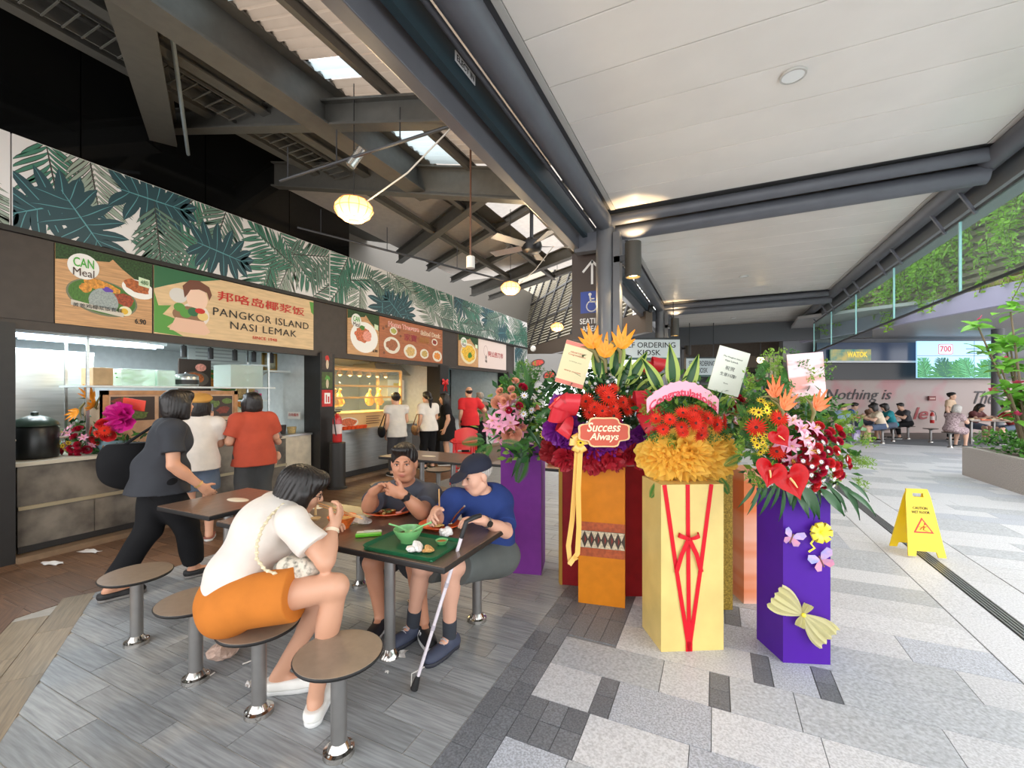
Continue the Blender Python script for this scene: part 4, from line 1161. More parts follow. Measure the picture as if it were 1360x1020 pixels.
# ================================================================== hanging things in the hall
def roofz(x, y): return zr(x) if y < 4.6 else 4.72
def pendant(label, p, r, cable_to=None, energy=30):
    p = Vector(p); t = thing('pendant_lamp', label, 'pendant lamp', p)
    prof = [(.02, .62 * r), (.35 * r, .60 * r), (.75 * r, .42 * r), (1.0 * r, .1 * r), (1.02 * r, -.1 * r), (.85 * r, -.42 * r), (.55 * r, -.62 * r), (.3 * r, -.66 * r)]
    sh = MB().lathe(prof, n=12).build('mesh_shade', M('lamp_mesh', (246, 214, 168), .6, transl=.5, emit=.75, emitrgb=(255, 176, 92)), t)
    rb = MB()
    for j in range(12):
        a = 2 * math.pi * j / 12
        rb.tube([(q * 1.006 * math.cos(a), q * 1.006 * math.sin(a), z) for q, z in prof], .004, 5)
    for q, z in (prof[2], prof[4], prof[6]): rb.tube([(q * 1.006 * math.cos(2 * math.pi * i / 24), q * 1.006 * math.sin(2 * math.pi * i / 24), z) for i in range(24)], .004, 5, closed=True)
    rb.build('wire_ribs', M('lamp_wire', (186, 140, 92), .5), sh)
    MB().ball((0, 0, -.2 * r), .32 * r, 14).build('bulb', M('bulb_glow', (255, 220, 150), .4, emit=7, emitrgb=(255, 196, 112)), t)
    top = roofz(p.x, p.y) - p.z - .05
    MB().tube([(0, 0, .6 * r), (0, 0, top)], .005, 6).build('suspension_wire', m_pier, t)
    if cable_to is not None:
        q = Vector(cable_to) - p
        MB().tube([(r * .9, 0, .2 * r), Vector((r * .9, 0, .2 * r)) * .5 + q * .5 + Vector((0, 0, -.06)), q], .007, 6).build('cable', M('cable_white', (206, 198, 186), .5), t)
    li = bpy.data.lights.new('pendant_light', 'POINT'); li.energy = energy; li.color = (1, .76, .45); li.shadow_soft_size = r
    lo = bpy.data.objects.new('pendant_light', li); COL.objects.link(lo); lo.parent = t; lo.location = (0, 0, -r * .95)
pendant('round woven pendant lamp glowing warm beside the leaf band', onx(470, 277, -3.0), .165, onx(603, 166, -1.9), 60)
pendant('smaller looking round pendant lamp below the ceiling fan', atd(678, 382, 7.3), .16, atd(735, 327, 6.9), 60)
pendant('distant round pendant lamp in front of the slatted end wall', atd(740, 434, 9.8), .14, None, 45)
# ceiling fan
fp = atd(706, 327, 7.0)
t = thing('ceiling_fan', 'black ceiling fan with pale broad blades under the far roof', 'ceiling fan', fp)
MB().lathe([(0, -.11), (.10, -.11), (.15, -.08), (.17, .0), (.15, .07), (.06, .10), (.03, .14)], n=24).build('motor', M('fan_black', (26, 26, 28), .4), t)
MB().tube([(0, 0, .1), (0, 0, roofz(fp.x, fp.y) - fp.z)], .03, 10).build('rod', m_steel_d, t)
MB().lathe([(.03, roofz(fp.x, fp.y) - fp.z - .1), (.08, roofz(fp.x, fp.y) - fp.z - .03)], n=16).build('canopy_cup', m_steel_d, t)
for k in range(5):
    a = .5 + 2 * math.pi * k / 5
    b = MB().grid(lambda u, v: ((.16 + .60 * u), (-.07 + .14 * v) * (.7 + .5 * u), .012 * (v - .5) * 4 * (1 - .3 * u)), 6, 3)
    b.grid(lambda u, v: ((.16 + .60 * u), (.07 - .14 * v) * (.7 + .5 * u), .012 * (.5 - v) * 4 * (1 - .3 * u) - .006), 6, 3)
    o = b.build('blade', M('fan_blade', (170, 168, 166), .4), t); o.rotation_euler = (0, 0, a)
# rods, spot, conduit rail
p = atd(625, 350, 4.6)
t = thing('drop_rod', 'brown hanging rod ending in a white cylinder near the roof girder', 'rod', p)
MB().tube([(0, 0, .08), (0, 0, roofz(p.x, p.y) - p.z + .02)], .011, 8).build('rod', M('rod_brown', (96, 66, 52), .5), t); MB().lathe([(0, -.05), (.045, -.05), (.045, .07), (.03, .08), (0, .08)], n=20).build('sensor_cap', M('cap_white', (224, 218, 208), .4), t)
a, b = atd(372, 240, 4.2), atd(612, 163, 3.55)
t = thing('light_rail', 'thin dark rail crossing under the girders with a silver spotlight', 'rail', a)
MB().tube([(0, 0, 0), b - a], .014, 8).build('rail', m_steel_d, t)
for f_ in (.05, .35, .7): q = (b - a) * f_; MB().tube([q, q + Vector((0, 0, .3))], .006, 6).build('hanger', m_steel_d, t)
q = (b - a) * .43; q2 = atd(475, 207, 3.95) - a
MB().tube([q, q2 + Vector((0, 0, .04))], .008, 6).build('spot_arm', m_steel_d, t)
MB().tube([q2 + Vector((.03, .02, .06)), q2 + Vector((-.05, -.04, -.10))], .042, 16).build('spot_head', M('spot_silver', (196, 196, 192), .25, .8), t)
a, b = atd(395, 302, 6.2), atd(668, 372, 7.2)
t = thing('conduit_run', 'long thin conduit running under the far roof behind the lamps', 'conduit', a)
MB().tube([(0, 0, 0), b - a], .016, 8).build('pipe', m_steel_d, t)
for f_ in (.1, .4, .75): q = (b - a) * f_; MB().tube([q, q + Vector((0, 0, .35))], .006, 6).build('hanger', m_steel_d, t)
# blade sign with arrow and wheelchair
y = 6.14
t = thing('seating_sign', 'dark brown hanging sign with arrow, wheelchair symbol and Seating Ahead', 'sign', (-1.6, y, 2.36))
MB().box2((-1.9, y, 2.36), (-1.24, y + .04, 3.62)).build('board', M('sign_brown', (58, 44, 38), .45), t, off=True)
AXF = axes((1, 0, 0)); sw_ = M('sign_white', (232, 230, 226), .5); cx = -1.60
ar = MB()
def sline(pts, w): 
    for a, b in zip(pts[:-1], pts[1:]):
        ar.bar((a[0], y - .004, a[1]), (b[0], y - .004, b[1]), .004, w, up=(0, 1, 0)) if False else ar.box(((a[0] + b[0]) / 2, y - .003, (a[1] + b[1]) / 2), (math.hypot(b[0] - a[0], b[1] - a[1]) + w * .6, .004, w), Matrix.Rotation(-math.atan2(b[1] - a[1], b[0] - a[0]), 3, 'Y'))
sline([(cx, 3.16), (cx, 3.48)], .032); sline([(cx - .13, 3.34), (cx, 3.48), (cx + .13, 3.34)], .032)
ar.build('arrow', sw_, t, off=True)
MB().box2((cx - .17, y - .004, 2.74), (cx + .17, y, 3.05)).build('blue_panel', M('sign_blue', (28, 62, 150), .45), t, off=True)
ar = MB(); y -= .003
ar.ball((cx - .03, y - .002, 3.005), (.024, .003, .024), 12)
sline([(cx - .03, 2.975), (cx - .02, 2.90), (cx + .05, 2.895), (cx + .08, 2.80), (cx + .11, 2.815)], .022); sline([(cx - .03, 2.94), (cx + .03, 2.94)], .016)
arc = [(cx - .005 + .075 * math.cos(a), 2.835 + .075 * math.sin(a)) for a in [math.radians(120 + i * 22) for i in range(12)]]
sline(arc, .016); ar.build('wheelchair_symbol', sw_, t, off=True)
write('SEATING\nAHEAD', .09, (cx, y - .002, 2.57), AXF, sw_, t, fit=(.36, .19), depth=.002, bold=.0015)
for x in (-1.82, -1.32): MB().tube([(x, 6.16, 3.6), (x, 6.16, 4.2)], .008, 6).build('hanger', m_steel_d, t, off=True)

# ================================================================== far end: slatted wall and shop fronts
zb = 3.7
A = atd(625, 487, (zb - EYE) * 578 / 34.0); B = atd(862, 414.5, (zb - EYE) * 578 / 106.5)
A.z = B.z = zb; dl = (B - A).normalized(); nb = Vector((-dl.y, dl.x, 0)); nb = nb if nb.y > 0 else -nb
lw = thing('wall_far', 'slatted louvre wall leaning back above the far end of the hall', None, (A + B) / 2, kind='structure')
LWL = (B - A).length; tilt = Vector((nb.x * .35, nb.y * .35, 1)).normalized(); WH = 4.2
m_slat = M('louvre_slat', (176, 168, 148), .5, var=.1); m_mull = M('mullion_dark', (40, 36, 34), .5)
for i in range(30):
    c = A + tilt * (.15 + i * WH / 30)
    MB().bar(c + nb * .03, c + dl * LWL + nb * .03, .02, .10, up=(tilt + nb * .9)).build('slat', m_slat, lw, off=True)
for j in range(21):
    c = A + dl * (LWL * j / 20); MB().bar(c, c + tilt * WH, .10, .09, up=nb).build('mullion', m_mull, lw, off=True)
for f_ in (.34, .67): MB().bar(A + tilt * WH * f_, A + tilt * WH * f_ + dl * LWL, .06, .08, up=tilt).build('transom', m_mull, lw, off=True)
MB().bar(A - Vector((0, 0, .25)) - dl * .5, B - Vector((0, 0, .25)), .2, .55, up=(0, 0, 1)).build('fascia_beam', M('fascia_far', (92, 78, 66), .5), lw, off=True)
MB().add([A - dl * 6 + nb * 2.0 + Vector((0, 0, -.5)), A.lerp(B, .84) + nb * 2.0 + Vector((0, 0, -.5)), A.lerp(B, .84) + nb * 2.0 + Vector((0, 0, 6)), A - dl * 6 + nb * 2.0 + Vector((0, 0, 6))], [(0, 1, 2, 3)]).build('rear_sheet', M('far_rear', (150, 140, 120), .7), lw, off=True)
t = thing('ceiling_speaker', 'small round white speaker on the far fascia beam', 'speaker', atd(708, 463, 18.5)); MB().lathe([(0, -.05), (.10, -.05), (.13, 0), (.1, .05), (0, .06)], n=16, rot=Matrix.Rotation(math.pi / 2, 3, 'X')).build('cone', M('cap_white', (224, 218, 208), .4), t); MB().box((0, .1, .0), (.04, .2, .04)).build('mount', m_mull, t)
# food board with chilli crab style photos
def board(label, u0, v0, u1, v1, D, mat, name='display_board', cat='sign'):
    a, b = atd(u0, v1, D), atd(u1, v0, D); r = Vector((_c, _s, 0)); w = (b - a).dot(r); h = b.z - a.z
    t = thing(name, label, cat, a, YAW)
    MB().box2((0, 0, 0), (w, .05, h)).build('board', mat, t)
    return t, w, h
def bshape(t, poly, mat, d=.002):
    MB().poly([(x, -d, z) for x, z in poly]).build('printed_shape', mat, t)
def btext(t, s, x, z, w, h, mat, d=.004, **kw):
    me = text_mesh(s, .1, depth=.001, **kw); co = np.empty(len(me.vertices) * 3); me.vertices.foreach_get('co', co); co = co.reshape(-1, 3)
    lo, hi = co.min(0), co.max(0); co -= (lo + hi) / 2
    co[:, 0] *= w / max(1e-6, hi[0] - lo[0]); co[:, 1] *= h / max(1e-6, hi[1] - lo[1])
    co = np.stack([co[:, 0] + x, -d - co[:, 2], co[:, 1] + z], 1); me.vertices.foreach_set('co', co.ravel())
    me.materials.clear(); me.materials.append(mat); me.update(); return mesh_obj('lettering', me, t)
t, w, h = board('tilted grey food board with red dish photos below the slatted wall', 700, 470, 757, 508, 14.5, M('board_grey', (150, 148, 146), .5))
rs = random.Random(12)
for (x, z, r1, r2) in ((.25, .68, .24, .13), (.52, .24, .22, .15)):
    bshape(t, [(w * x + a, h * z + b) for a, b in ell_poly(0, 0, r1, r2, 18, rot=.2)], pc('pan', (70, 54, 54))); bshape(t, [(w * x + a, h * z + b) for a, b in ell_poly(0, .01, r1 * .8, r2 * .75, 16, rot=.2, jit=.12, rs=rs)], pc('crab', (200, 60, 50), var=.3, scale=20), .004)
for x in (.1, w - .1): MB().tube([(x, .08, h * .9), (x, .08, -t.location.z)], .025, 8).build('post', m_steel_d, t)
# kiosk signs
m_kio = M('kiosk_white', (198, 208, 210), .45); m_kdk = M('kiosk_ink', (36, 40, 42), .5)
for (u0, v0, u1, v1, D, lab) in ((818, 451, 903, 475, 11.5, 'white Self Ordering Kiosk sign hanging behind the second column'), (912, 476, 952, 498, 15.0, 'farther white Self Ordering Kiosk sign near the warm globe lamp')):
    t, w, h = board(lab, u0, v0, u1, v1, D, m_kio, 'kiosk_sign')
    btext(t, 'SELF ORDERING', w * .5, h * .70, w * .86, h * .30, m_kdk, bold=.001); btext(t, 'KIOSK', w * .52, h * .28, w * .36, h * .30, m_kdk, bold=.001)
    MB().box2((0, -.005, -.06), (w, .055, 0)).build('leaf_strip', M('kiosk_strip', (64, 96, 90), .5, var=.5, scale=40), t); MB().box2((0, -.005, h), (w, .055, h + .05)).build('top_rail', m_kdk, t)
    for x in (w * .1, w * .9): MB().tube([(x, .02, h), (x, .02, 4.0 - t.location.z)], .012, 6).build('hanger', m_kdk, t)
    k = thing('order_kiosk', 'tall pale self ordering screen kiosk under ' + ('the nearer kiosk sign' if D < 12 else 'the farther kiosk sign'), 'kiosk', (t.location.x + .2 - _s * 1.2, t.location.y + _c * 1.2, 0), YAW)
    MB().box2((w * .2, 0, 0), (w * .8, .5, .12), bev=.01).build('base', m_kdk, k); MB().box2((w * .25, .1, .12), (w * .75, .3, 2.0), bev=.02).build('cabinet', m_kio, k); MB().box2((w * .29, .09, .9), (w * .71, .1, 1.9)).build('screen', M('kiosk_screen', (180, 210, 226), .2), k)
# shop front far down the walkway
sf = thing('wall_back', 'dim shop fronts closing the far end of the walkway', None, (0, 22, 0), kind='structure')
MB().box2((-3.2, 22, 0), (4.2, 22.3, 4.2)).build('wall', M('shop_wall', (96, 86, 78), .6, var=.1), sf, off=True)
MB().box2((-3.2, 21.9, 2.7), (4.2, 22, 3.2)).build('fascia', M('shop_fascia', (134, 120, 104), .5), sf, off=True)
for x in (-2.4, -.6, 1.2, 3.0): MB().box2((x - .7, 21.93, .0), (x + .7, 21.99, 2.5)).build('shop_window', M('shop_glass', (58, 60, 60), .1), sf, off=True)
MB().box2((-3.2, 16.9, 3.3), (4.4, 17.0, 3.95)).build('end_beam', M('end_beam', (70, 72, 76), .5), sf, off=True)
p = atd(1010, 478, 15.5)
t = thing('globe_lamp', 'glowing globe lamp hanging in the far walkway', 'lamp', p); MB().ball((0, 0, 0), .12, 16).build('globe', M('globe_glow', (255, 226, 176), .4, emit=5, emitrgb=(255, 220, 160)), t); MB().tube([(0, 0, .1), (0, 0, 1.0)], .012, 6).build('stem', m_steel_d, t); MB().lathe([(.02, .14), (.16, .10), (.17, .08)], n=16).build('hood', m_steel_d, t)
t, w, h = board('dark menu screen board on the far shop front beside the globe lamp', 1014, 470, 1034, 505, 16, M('menu_dark', (64, 58, 54), .5), 'menu_screen')
for q in range(3): bshape(t, [(w * (.12 + q * .3), h * .1), (w * (.32 + q * .3), h * .1), (w * (.32 + q * .3), h * .9), (w * (.12 + q * .3), h * .9)], pc('menu_strip', (176, 160, 140)))
t = thing('shop_counter', 'wooden shop counter lit warm in the far walkway', 'counter', atd(985, 530, 18)); t.location.z = 0; t.rotation_euler = (0, 0, YAW)
MB().box2((-1.0, 0, 0), (1.0, .6, 1.0)).build('body', M('wood_counter', (150, 112, 76), .5, var=.2), t); MB().box2((-1.05, -.03, 1.0), (1.05, .65, 1.05)).build('top', M('wood_top', (182, 146, 104), .4), t); MB().box2((-1.0, 0, 2.0), (1.0, .5, 2.25)).build('header', M('wood_counter', (150, 112, 76), .5), t)
for x in (-.98, .98): MB().box2((x - .03, .0, 1.05), (x + .03, .06, 2.0)).build('post', m_steel_d, t)

# ================================================================== opposite building on the right
RV = Vector((_c, _s, 0)); FV = Vector((-_s, _c, 0))
def leafy(mb, pts, size, rs, mi=0, up=.3, asp=.42):
    for p in pts:
        d = Vector((rs.gauss(0, 1), rs.gauss(0, 1), rs.gauss(up, .7))).normalized(); x = Vector((rs.gauss(0, 1), rs.gauss(0, 1), rs.gauss(0, 1))).cross(d)
        if x.length < 1e-4: continue
        x.normalize(); s = size * rs.uniform(.7, 1.25); n = d.cross(x); p = Vector(p)
        m = mi if isinstance(mi, int) else rs.choice(mi)
        mb.add([p, p + d * s * .5 + x * s * asp * .5 + n * s * .06, p + d * s, p + d * s * .5 - x * s * asp * .5 + n * s * .06, p + d * s * .5 - n * s * .02], [(0, 1, 4), (1, 2, 4), (2, 3, 4), (3, 0, 4)], m, True)
wr = thing('wall_right', 'pinkish mural wall of the opposite dining area', None, atd(1225, 521, 17.2) * 1.0, kind='structure')
wr.location.z = 0
WD = 17.2
def rb(name, u0, v0, u1, v1, D, dep, mat, parent):
    a, b = atd(u0, v1, D), atd(u1, v0, D)
    mb = MB(); w = (b - a).dot(RV); h = b.z - a.z; c = a + RV * (w / 2) + Vector((0, 0, h / 2)) + FV * (dep / 2)
    mb.box(c, (w, dep, h), rotz(YAW)); return mb.build(name, mat, parent, off=True)
m_mural = M('mural', (168, 150, 144), .5, rgb2=(176, 128, 128), scale=.7, detail=3, lohi=(.48, .6))
rb('mural_wall', 1040, 470, 1600, 580, WD, .2, m_mural, wr)
rb('black_band', 1040, 476, 1600, 504, WD - .3, .25, M('band_black', (24, 24, 28), .4), wr)
rb('header', 1040, 430, 1600, 480, WD - .1, .25, M('header_grey', (110, 112, 116), .5), wr)
rb('glass_strip', 1085, 455, 1220, 479, WD - .5, .04, M('blue_glass', (64, 78, 104), .15), wr)
rb('white_line', 1085, 479, 1220, 481.5, WD - .52, .06, M('line_white', (220, 222, 226), .4), wr)
def ceil_pts(): pass
ce = MB(); a, b = atd(1040, 521, WD), atd(1600, 521, WD); a2, b2 = atd(1060, 521, 12.5), atd(1500, 521, 8.0)
ce.add([(q.x, q.y, z) for z in (3.70, 3.78) for q in (a, b, b2, a2)], [(0, 1, 2, 3), (7, 6, 5, 4), (0, 4, 5, 1), (1, 5, 6, 2), (2, 6, 7, 3), (3, 7, 4, 0)]); ce.build('soffit', M('soffit_grey', (150, 148, 148), .5), wr, off=True)
fl = MB(); fl.add([(q.x, q.y, .002) for q in (a, b, atd(1600, 521, 13.9), atd(1080, 521, 15.2))], [(3, 2, 1, 0)]); fl.build('dining_floor', M('dark_wood_floor', (92, 84, 78), .5, var=.2, scale=4, stretch=(8, 1, 1)), wr, off=True)
# script lettering on the mural
m_scr = M('script_dark', (52, 46, 48), .5); m_scr2 = M('script_red', (150, 50, 54), .5)
def rtext(s, u, v, w, h, mat, D=WD, parent=None, **kw):
    p = atd(u, v, D) - FV * .02
    return write(s, .3, p, axes(RV), mat, parent or wr, fit=(w * D / 578, h * D / 578), depth=.01, **kw)
rtext('Nothing is', 1140, 526, 86, 18, m_scr, slant=.35); rtext('le', 1224, 549, 18, 16, m_scr2, slant=.35, bold=.004); rtext('The', 1306, 528, 30, 17, m_scr, slant=.35); rtext('st', 1293, 551, 16, 11, m_scr, slant=.35)
t, w, h = board('bright colourful lit board in the opposite dining area', 1103, 464, 1157, 479, WD - .62, M('lit_board', (60, 120, 110), .4, rgb2=(216, 176, 60), scale=3, emit=.35), 'lit_board')
btext(t, 'WATOK', w * .66, h * .55, w * .5, h * .5, M('lit_yellow', (240, 210, 70), .5, emit=.3), bold=.004)
t, w, h = board('large pale blue screen with 700 logo and green leaves', 1218, 453, 1326, 502, 16.5, M('screen_blue', (152, 196, 226), .3, emit=.75), 'display_screen', 'screen')
for (x, z, k_) in ((.35, .78, 1),):
    oc = [(w * x + a, h * z + b) for a, b in ((-.28, -.17), (-.22, -.2), (.22, -.2), (.28, -.17), (.28, .17), (.22, .2), (-.22, .2), (-.28, .17))]
    bshape(t, oc, M('logo_red', (206, 74, 84), .5, emit=.3)); bshape(t, [(w * x + (a - w * x) * .93, h * z + (b - h * z) * .9) for a, b in oc], M('logo_pale', (186, 206, 224), .5, emit=.6), .004)
btext(t, '700', w * .35, h * .79, .42, .22, M('logo_red', (206, 74, 84), .5, emit=.3), d=.006, bold=.002)
for i in range(2): bshape(t, [(w * .60, h * (.78 - i * .12)), (w * .82, h * (.78 - i * .12)), (w * .82, h * (.80 - i * .12)), (w * .60, h * (.80 - i * .12))], M('screen_ink', (96, 130, 170), .5))
MB().box2((0, -.006, h * .595), (w, -.001, h * .605)).build('seam', m_steel_d, t); MB().box2((w * .70, -.006, 0), (w * .705, -.001, h)).build('seam', m_steel_d, t)
rs = random.Random(21); gm_ = [M('screen_leaf%d' % i, c_, .5, emit=.25) for i, c_ in enumerate([(40, 130, 70), (60, 160, 80), (30, 104, 84), (30, 90, 60), (120, 190, 110), (90, 180, 120)])]
mbp = MB()
for q in range(11):
    mon = q % 3 != 1; lf = monstera_leaf(rs) if mon else palm_leaf(rs); sc = .75 if mon else .95; cx_, a_ = w * (q + .3) / 10.6, rs.uniform(-.5, .5)
    for (ly, ci, poly) in lf:
        pp = clip_poly([(cx_ + sc * (x * math.cos(a_) - y * math.sin(a_)), -.12 + sc * (x * math.sin(a_) + y * math.cos(a_))) for x, y in poly], .01, w - .01, .01, h * .55)
        if len(pp) >= 3: mbp.poly([(x, -.003 - q * .0004 - ly * .0001, z) for x, z in pp], ci)
mbp.build('leaf_print', gm_, t)
extinguisher('dark looking fire extinguisher on the mural wall', atd(1238, 562, WD - .35), .9, YAW)
t, w, h = board('small dark red notice on the mural wall', 1234, 526, 1243, 532, WD - .1, M('notice_red', (120, 40, 40), .5), 'wall_notice', 'notice')
bshape(t, [(w * .1, h * .3), (w * .9, h * .3), (w * .9, h * .6), (w * .1, h * .6)], M('notice_line', (190, 150, 140), .5))
for (u, D_, lab) in ((1325, 14.5, 'round grey column of the opposite dining area beside the shrub'),):
    p = atd(u, 521, D_); o = thing('round_column', lab, 'column', (p.x, p.y, 0)); MB().cyl((0, 0, 0), .155, 3.70, 28).build('shaft', m_col, o); MB().cyl((0, 0, 0), .2, .03, 28).build('base_ring', m_steel_d, o)
# fascia, louvre roof, grass fringe, hanging vines
zf0 = 3.1
pA = atd(1065, 521, 15.1); pB = atd(1520, 521, 6.6); pA.z = pB.z = zf0; fd = (pB - pA).normalized(); fn = Vector((-fd.y, fd.x, 0)); fn = fn if fn.x > 0 else -fn
FL = (pB - pA).length
rf = thing('roof_opposite', 'sloping slatted roof edge of the opposite building with grass fringe', None, pA, kind='structure')
MB().bar(pA + Vector((0, 0, .42)), pB + Vector((0, 0, .42)), .15, .40, up=(0, 0, 1)).build('fascia', M('fascia_lavender', (150, 148, 172), .45), rf, off=True)
sl = (fn * .06 + Vector((0, 0, 1))).normalized()
for i in range(30):
    c = pA + Vector((0, 0, .62)) + sl * (.1 + i * .17) + fn * .1
    MB().bar(c, c + fd * FL, .06, .10, up=sl).build('slat', M('timber_slat', (140, 124, 108), .6, var=.2, scale=4), rf, off=True)
MB().add([pA + Vector((0, 0, .5)) + fn * .35, pB + Vector((0, 0, .5)) + fn * .35, pB + Vector((0, 0, .5)) + fn * .35 + sl * 5.6, pA + Vector((0, 0, .5)) + fn * .35 + sl * 5.6], [(0, 1, 2, 3)]).build('deck', M('timber_slat', (140, 124, 108), .6), rf, off=True)
gr = MB(); rs = random.Random(17)
for q in range(1500):
    p = pA + fd * rs.uniform(.3, FL) + Vector((0, 0, .6)) + fn * rs.uniform(-.05, .25); d = Vector((rs.uniform(-.06, .06), rs.uniform(-.06, .06), rs.uniform(.06, .2))); x = fd * .012
    gr.add([p - x, p + x, p + d], [(0, 1, 2)])
o = gr.build('grass_fringe', M('dry_grass', (150, 158, 84), .7, var=.3, transl=.3), rf, off=True); o['kind'] = 'stuff'
vc = thing('hanging_vines', 'curtain of bright green creepers hanging over the slatted roof', 'plant', pA + sl * 3.2 + Vector((0, 0, .8)))
vm = []
for q in range(6):
    mb = MB(); rs = random.Random(50 + q); L = 1.7 + .35 * q % 1.3
    pts = [Vector((.08 * math.sin(i * .9 + q), .08 * math.cos(i * .7 + q), -L * i / 12)) for i in range(13)]
    mb.tube(pts, .008, 4, 1)
    cl = []
    for i in range(200):
        f_ = rs.random(); k_ = min(11, int(f_ * 12)); p = pts[k_].lerp(pts[k_ + 1], f_ * 12 - k_); w_ = .09 * (1 - f_) + .035
        cl.append(p + Vector((rs.gauss(0, w_), rs.gauss(0, w_ * .6), rs.gauss(0, .05))))
    leafy(mb, cl, .10, rs, up=-.6); vm.append(mb.mesh('vine', [M('vine_leaf', (150, 194, 72), .6, rnd=.2, transl=.45), M('vine_stem', (96, 92, 56), .7)]))
rs = random.Random(9)
for q in range(140):
    f_ = rs.uniform(.02, .98); up_ = rs.uniform(1.3, 3.9)
    p = pA + fd * FL * f_ + Vector((0, 0, .72)) + sl * up_ - fn * rs.uniform(.2, .4)
    o = mesh_obj('vine', vm[q % 6], vc); o.location = p - vc.location; o.rotation_euler = (0, 0, rs.uniform(0, 6.2)); s_ = rs.uniform(.8, 1.25); o.scale = (s_, s_, min(s_ * rs.uniform(.7, 1.1), (up_ - .05) / 2.1))
# planter with hedge and flowering shrub
pl = thing('planter', 'long granite planter box with clipped green hedge', 'planter', (4.34, 9.6, 0))
MB().box2((4.34, 7.2, 0), (4.46, 11.35, .55)).build('side_wall', M('granite_planter', (172, 164, 158), .6, var=.3, scale=70, detail=8), pl, off=True)
MB().box2((4.46, 11.23, 0), (8.0, 11.35, .55)).build('end_wall', M('granite_planter', (172, 164, 158), .6, var=.3, scale=70, detail=8), pl, off=True)
MB().box2((4.46, 7.2, 0), (8.0, 11.23, .46)).build('soil', M('soil', (70, 56, 44), .9, var=.3), pl, off=True)
hg = MB(); rs = random.Random(33); pts = []
for q in range(5200):
    x, y_ = rs.uniform(4.44, 6.6), rs.uniform(7.3, 11.3); pts.append((x, y_, .5 + (rs.random() ** .6) * .32 + .06 * math.sin(3 * x) * math.cos(4 * y_)))
leafy(hg, pts, .085, rs, mi=[0, 0, 1], up=.8, asp=.5)
o = hg.build('hedge', [M('hedge_leaf', (86, 146, 52), .5, var=.2, transl=.25), M('hedge_leaf_dark', (52, 104, 40), .5, transl=.25)], pl, off=True); o['kind'] = 'stuff'
def shrub(label, base, h, seed):
    rs = random.Random(seed); t = thing('flowering_shrub', label, 'shrub', base)
    br = MB(); tips = []
    for k in range(9):
        a = rs.uniform(0, 6.28); r = rs.uniform(.25, .8); z1 = h * rs.uniform(.55, 1.0)
        pts = [Vector((0, 0, 0)), Vector((r * .35 * math.cos(a), r * .35 * math.sin(a), z1 * .45)), Vector((r * math.cos(a), r * math.sin(a), z1))]
        br.tube(pts, [.03, .02, .012], 6); tips += [pts[2], pts[1].lerp(pts[2], .6), pts[1]]
    br.build('branches', M('shrub_wood', (112, 96, 74), .7), t)
    lm = MB()
    lm.grid(lambda u, v: ((v - .5) * .075 * math.sin(math.pi * (u * .9 + .07)) * 2, u * .26, .03 * math.sin(u * 3) + abs(v - .5) * .02), 5, 2)
    ls = lm.mesh('leaf', M('shrub_leaf', (118, 178, 66), .4, rnd=.22, transl=.3))
    for q, tp in enumerate(tips):
        for j in range(11):
            o = mesh_obj('leaf', ls, t); o.location = tp + Vector((rs.gauss(0, .05), rs.gauss(0, .05), rs.gauss(0, .06))); o.rotation_euler = (rs.uniform(-.5, .6), rs.uniform(-.4, .4), 6.28 * j / 11 + rs.uniform(-.3, .3)); s_ = rs.uniform(.7, 1.1); o.scale = (s_, s_, s_)
    fm = MB()
    for j in range(5):
        a = 2 * math.pi * j / 5; R = rotz(a); b = MB().grid(lambda u, v: ((v - .5) * .05 * math.sin(math.pi * (u * .85 + .1)), u * .055, .018 * u), 3, 2); fm.merge(b.xf(R))
    fs = fm.mesh('blossom', M('blossom_pink', (226, 74, 122), .5, transl=.2))
    for q in range(12):
        tp = rs.choice(tips); o = mesh_obj('blossom', fs, t); o.location = tp + Vector((rs.gauss(0, .08), rs.gauss(0, .08), .06 + rs.random() * .1)); o.rotation_euler = (rs.uniform(-.9, .9), rs.uniform(-.9, .9), 0); s_ = rs.uniform(1.0, 1.6); o.scale = (s_,) * 3
    return t
shrub('tall leafy shrub with pink blossoms growing in the planter', Vector((4.75, 10.3, .46)), 2.7, 3)
shrub('lower leafy shrub with a few pink blossoms behind the hedge', Vector((5.3, 9.45, .46)), 1.9, 4)
# ================================================================== TABLES, STOOLS AND TABLE THINGS
m_top = M('table_laminate', (112, 90, 76), .32, var=.14, scale=5, stretch=(8, 1.2, 1), coat=.3)
m_edge_b = M('black_edge', (26, 25, 25), .5)
m_leg = M('leg_steel', (150, 148, 146), .32, .75, var=.05)
m_flange = M('flange_chrome', (190, 186, 180), .16, .95)
m_seat = M('stool_laminate', (146, 128, 110), .38, var=.05, scale=30, coat=.2)
def table(label, x0, x1, y0, y1, legs, stickers, h=.75):
    cx, cy = (x0 + x1) / 2, (y0 + y1) / 2
    t = thing('table', label, 'table', (cx, cy, 0), group='laminate dining tables')
    MB().box2((x0, y0, h - .035), (x1, y1, h - .003), bev=.008).build('edge_band', m_edge_b, t, off=True)
    MB().box2((x0 + .004, y0 + .004, h - .004), (x1 - .004, y1 - .004, h)).build('table_top', m_top, t, off=True)
    for (lx, ly) in legs:
        lg = MB().cyl((lx, ly, .012), .033, h - .05, 20).build('leg', m_leg, t, off=True)
        MB().lathe([(.033, .05), (.045, .03), (.062, .012), (.064, 0), (0, 0)], c=(lx, ly, 0), n=24).build('floor_flange', m_flange, lg, off=t.location)
    for (sx, sy) in stickers:
        MB().lathe([(0, .0012), (.085, .0012), (.088, 0)], c=(sx, sy, h), n=28, sx=1.25, sy=.6).build('table_sticker', M('sticker_cream', (222, 212, 192), .4), t, off=True)
    return t
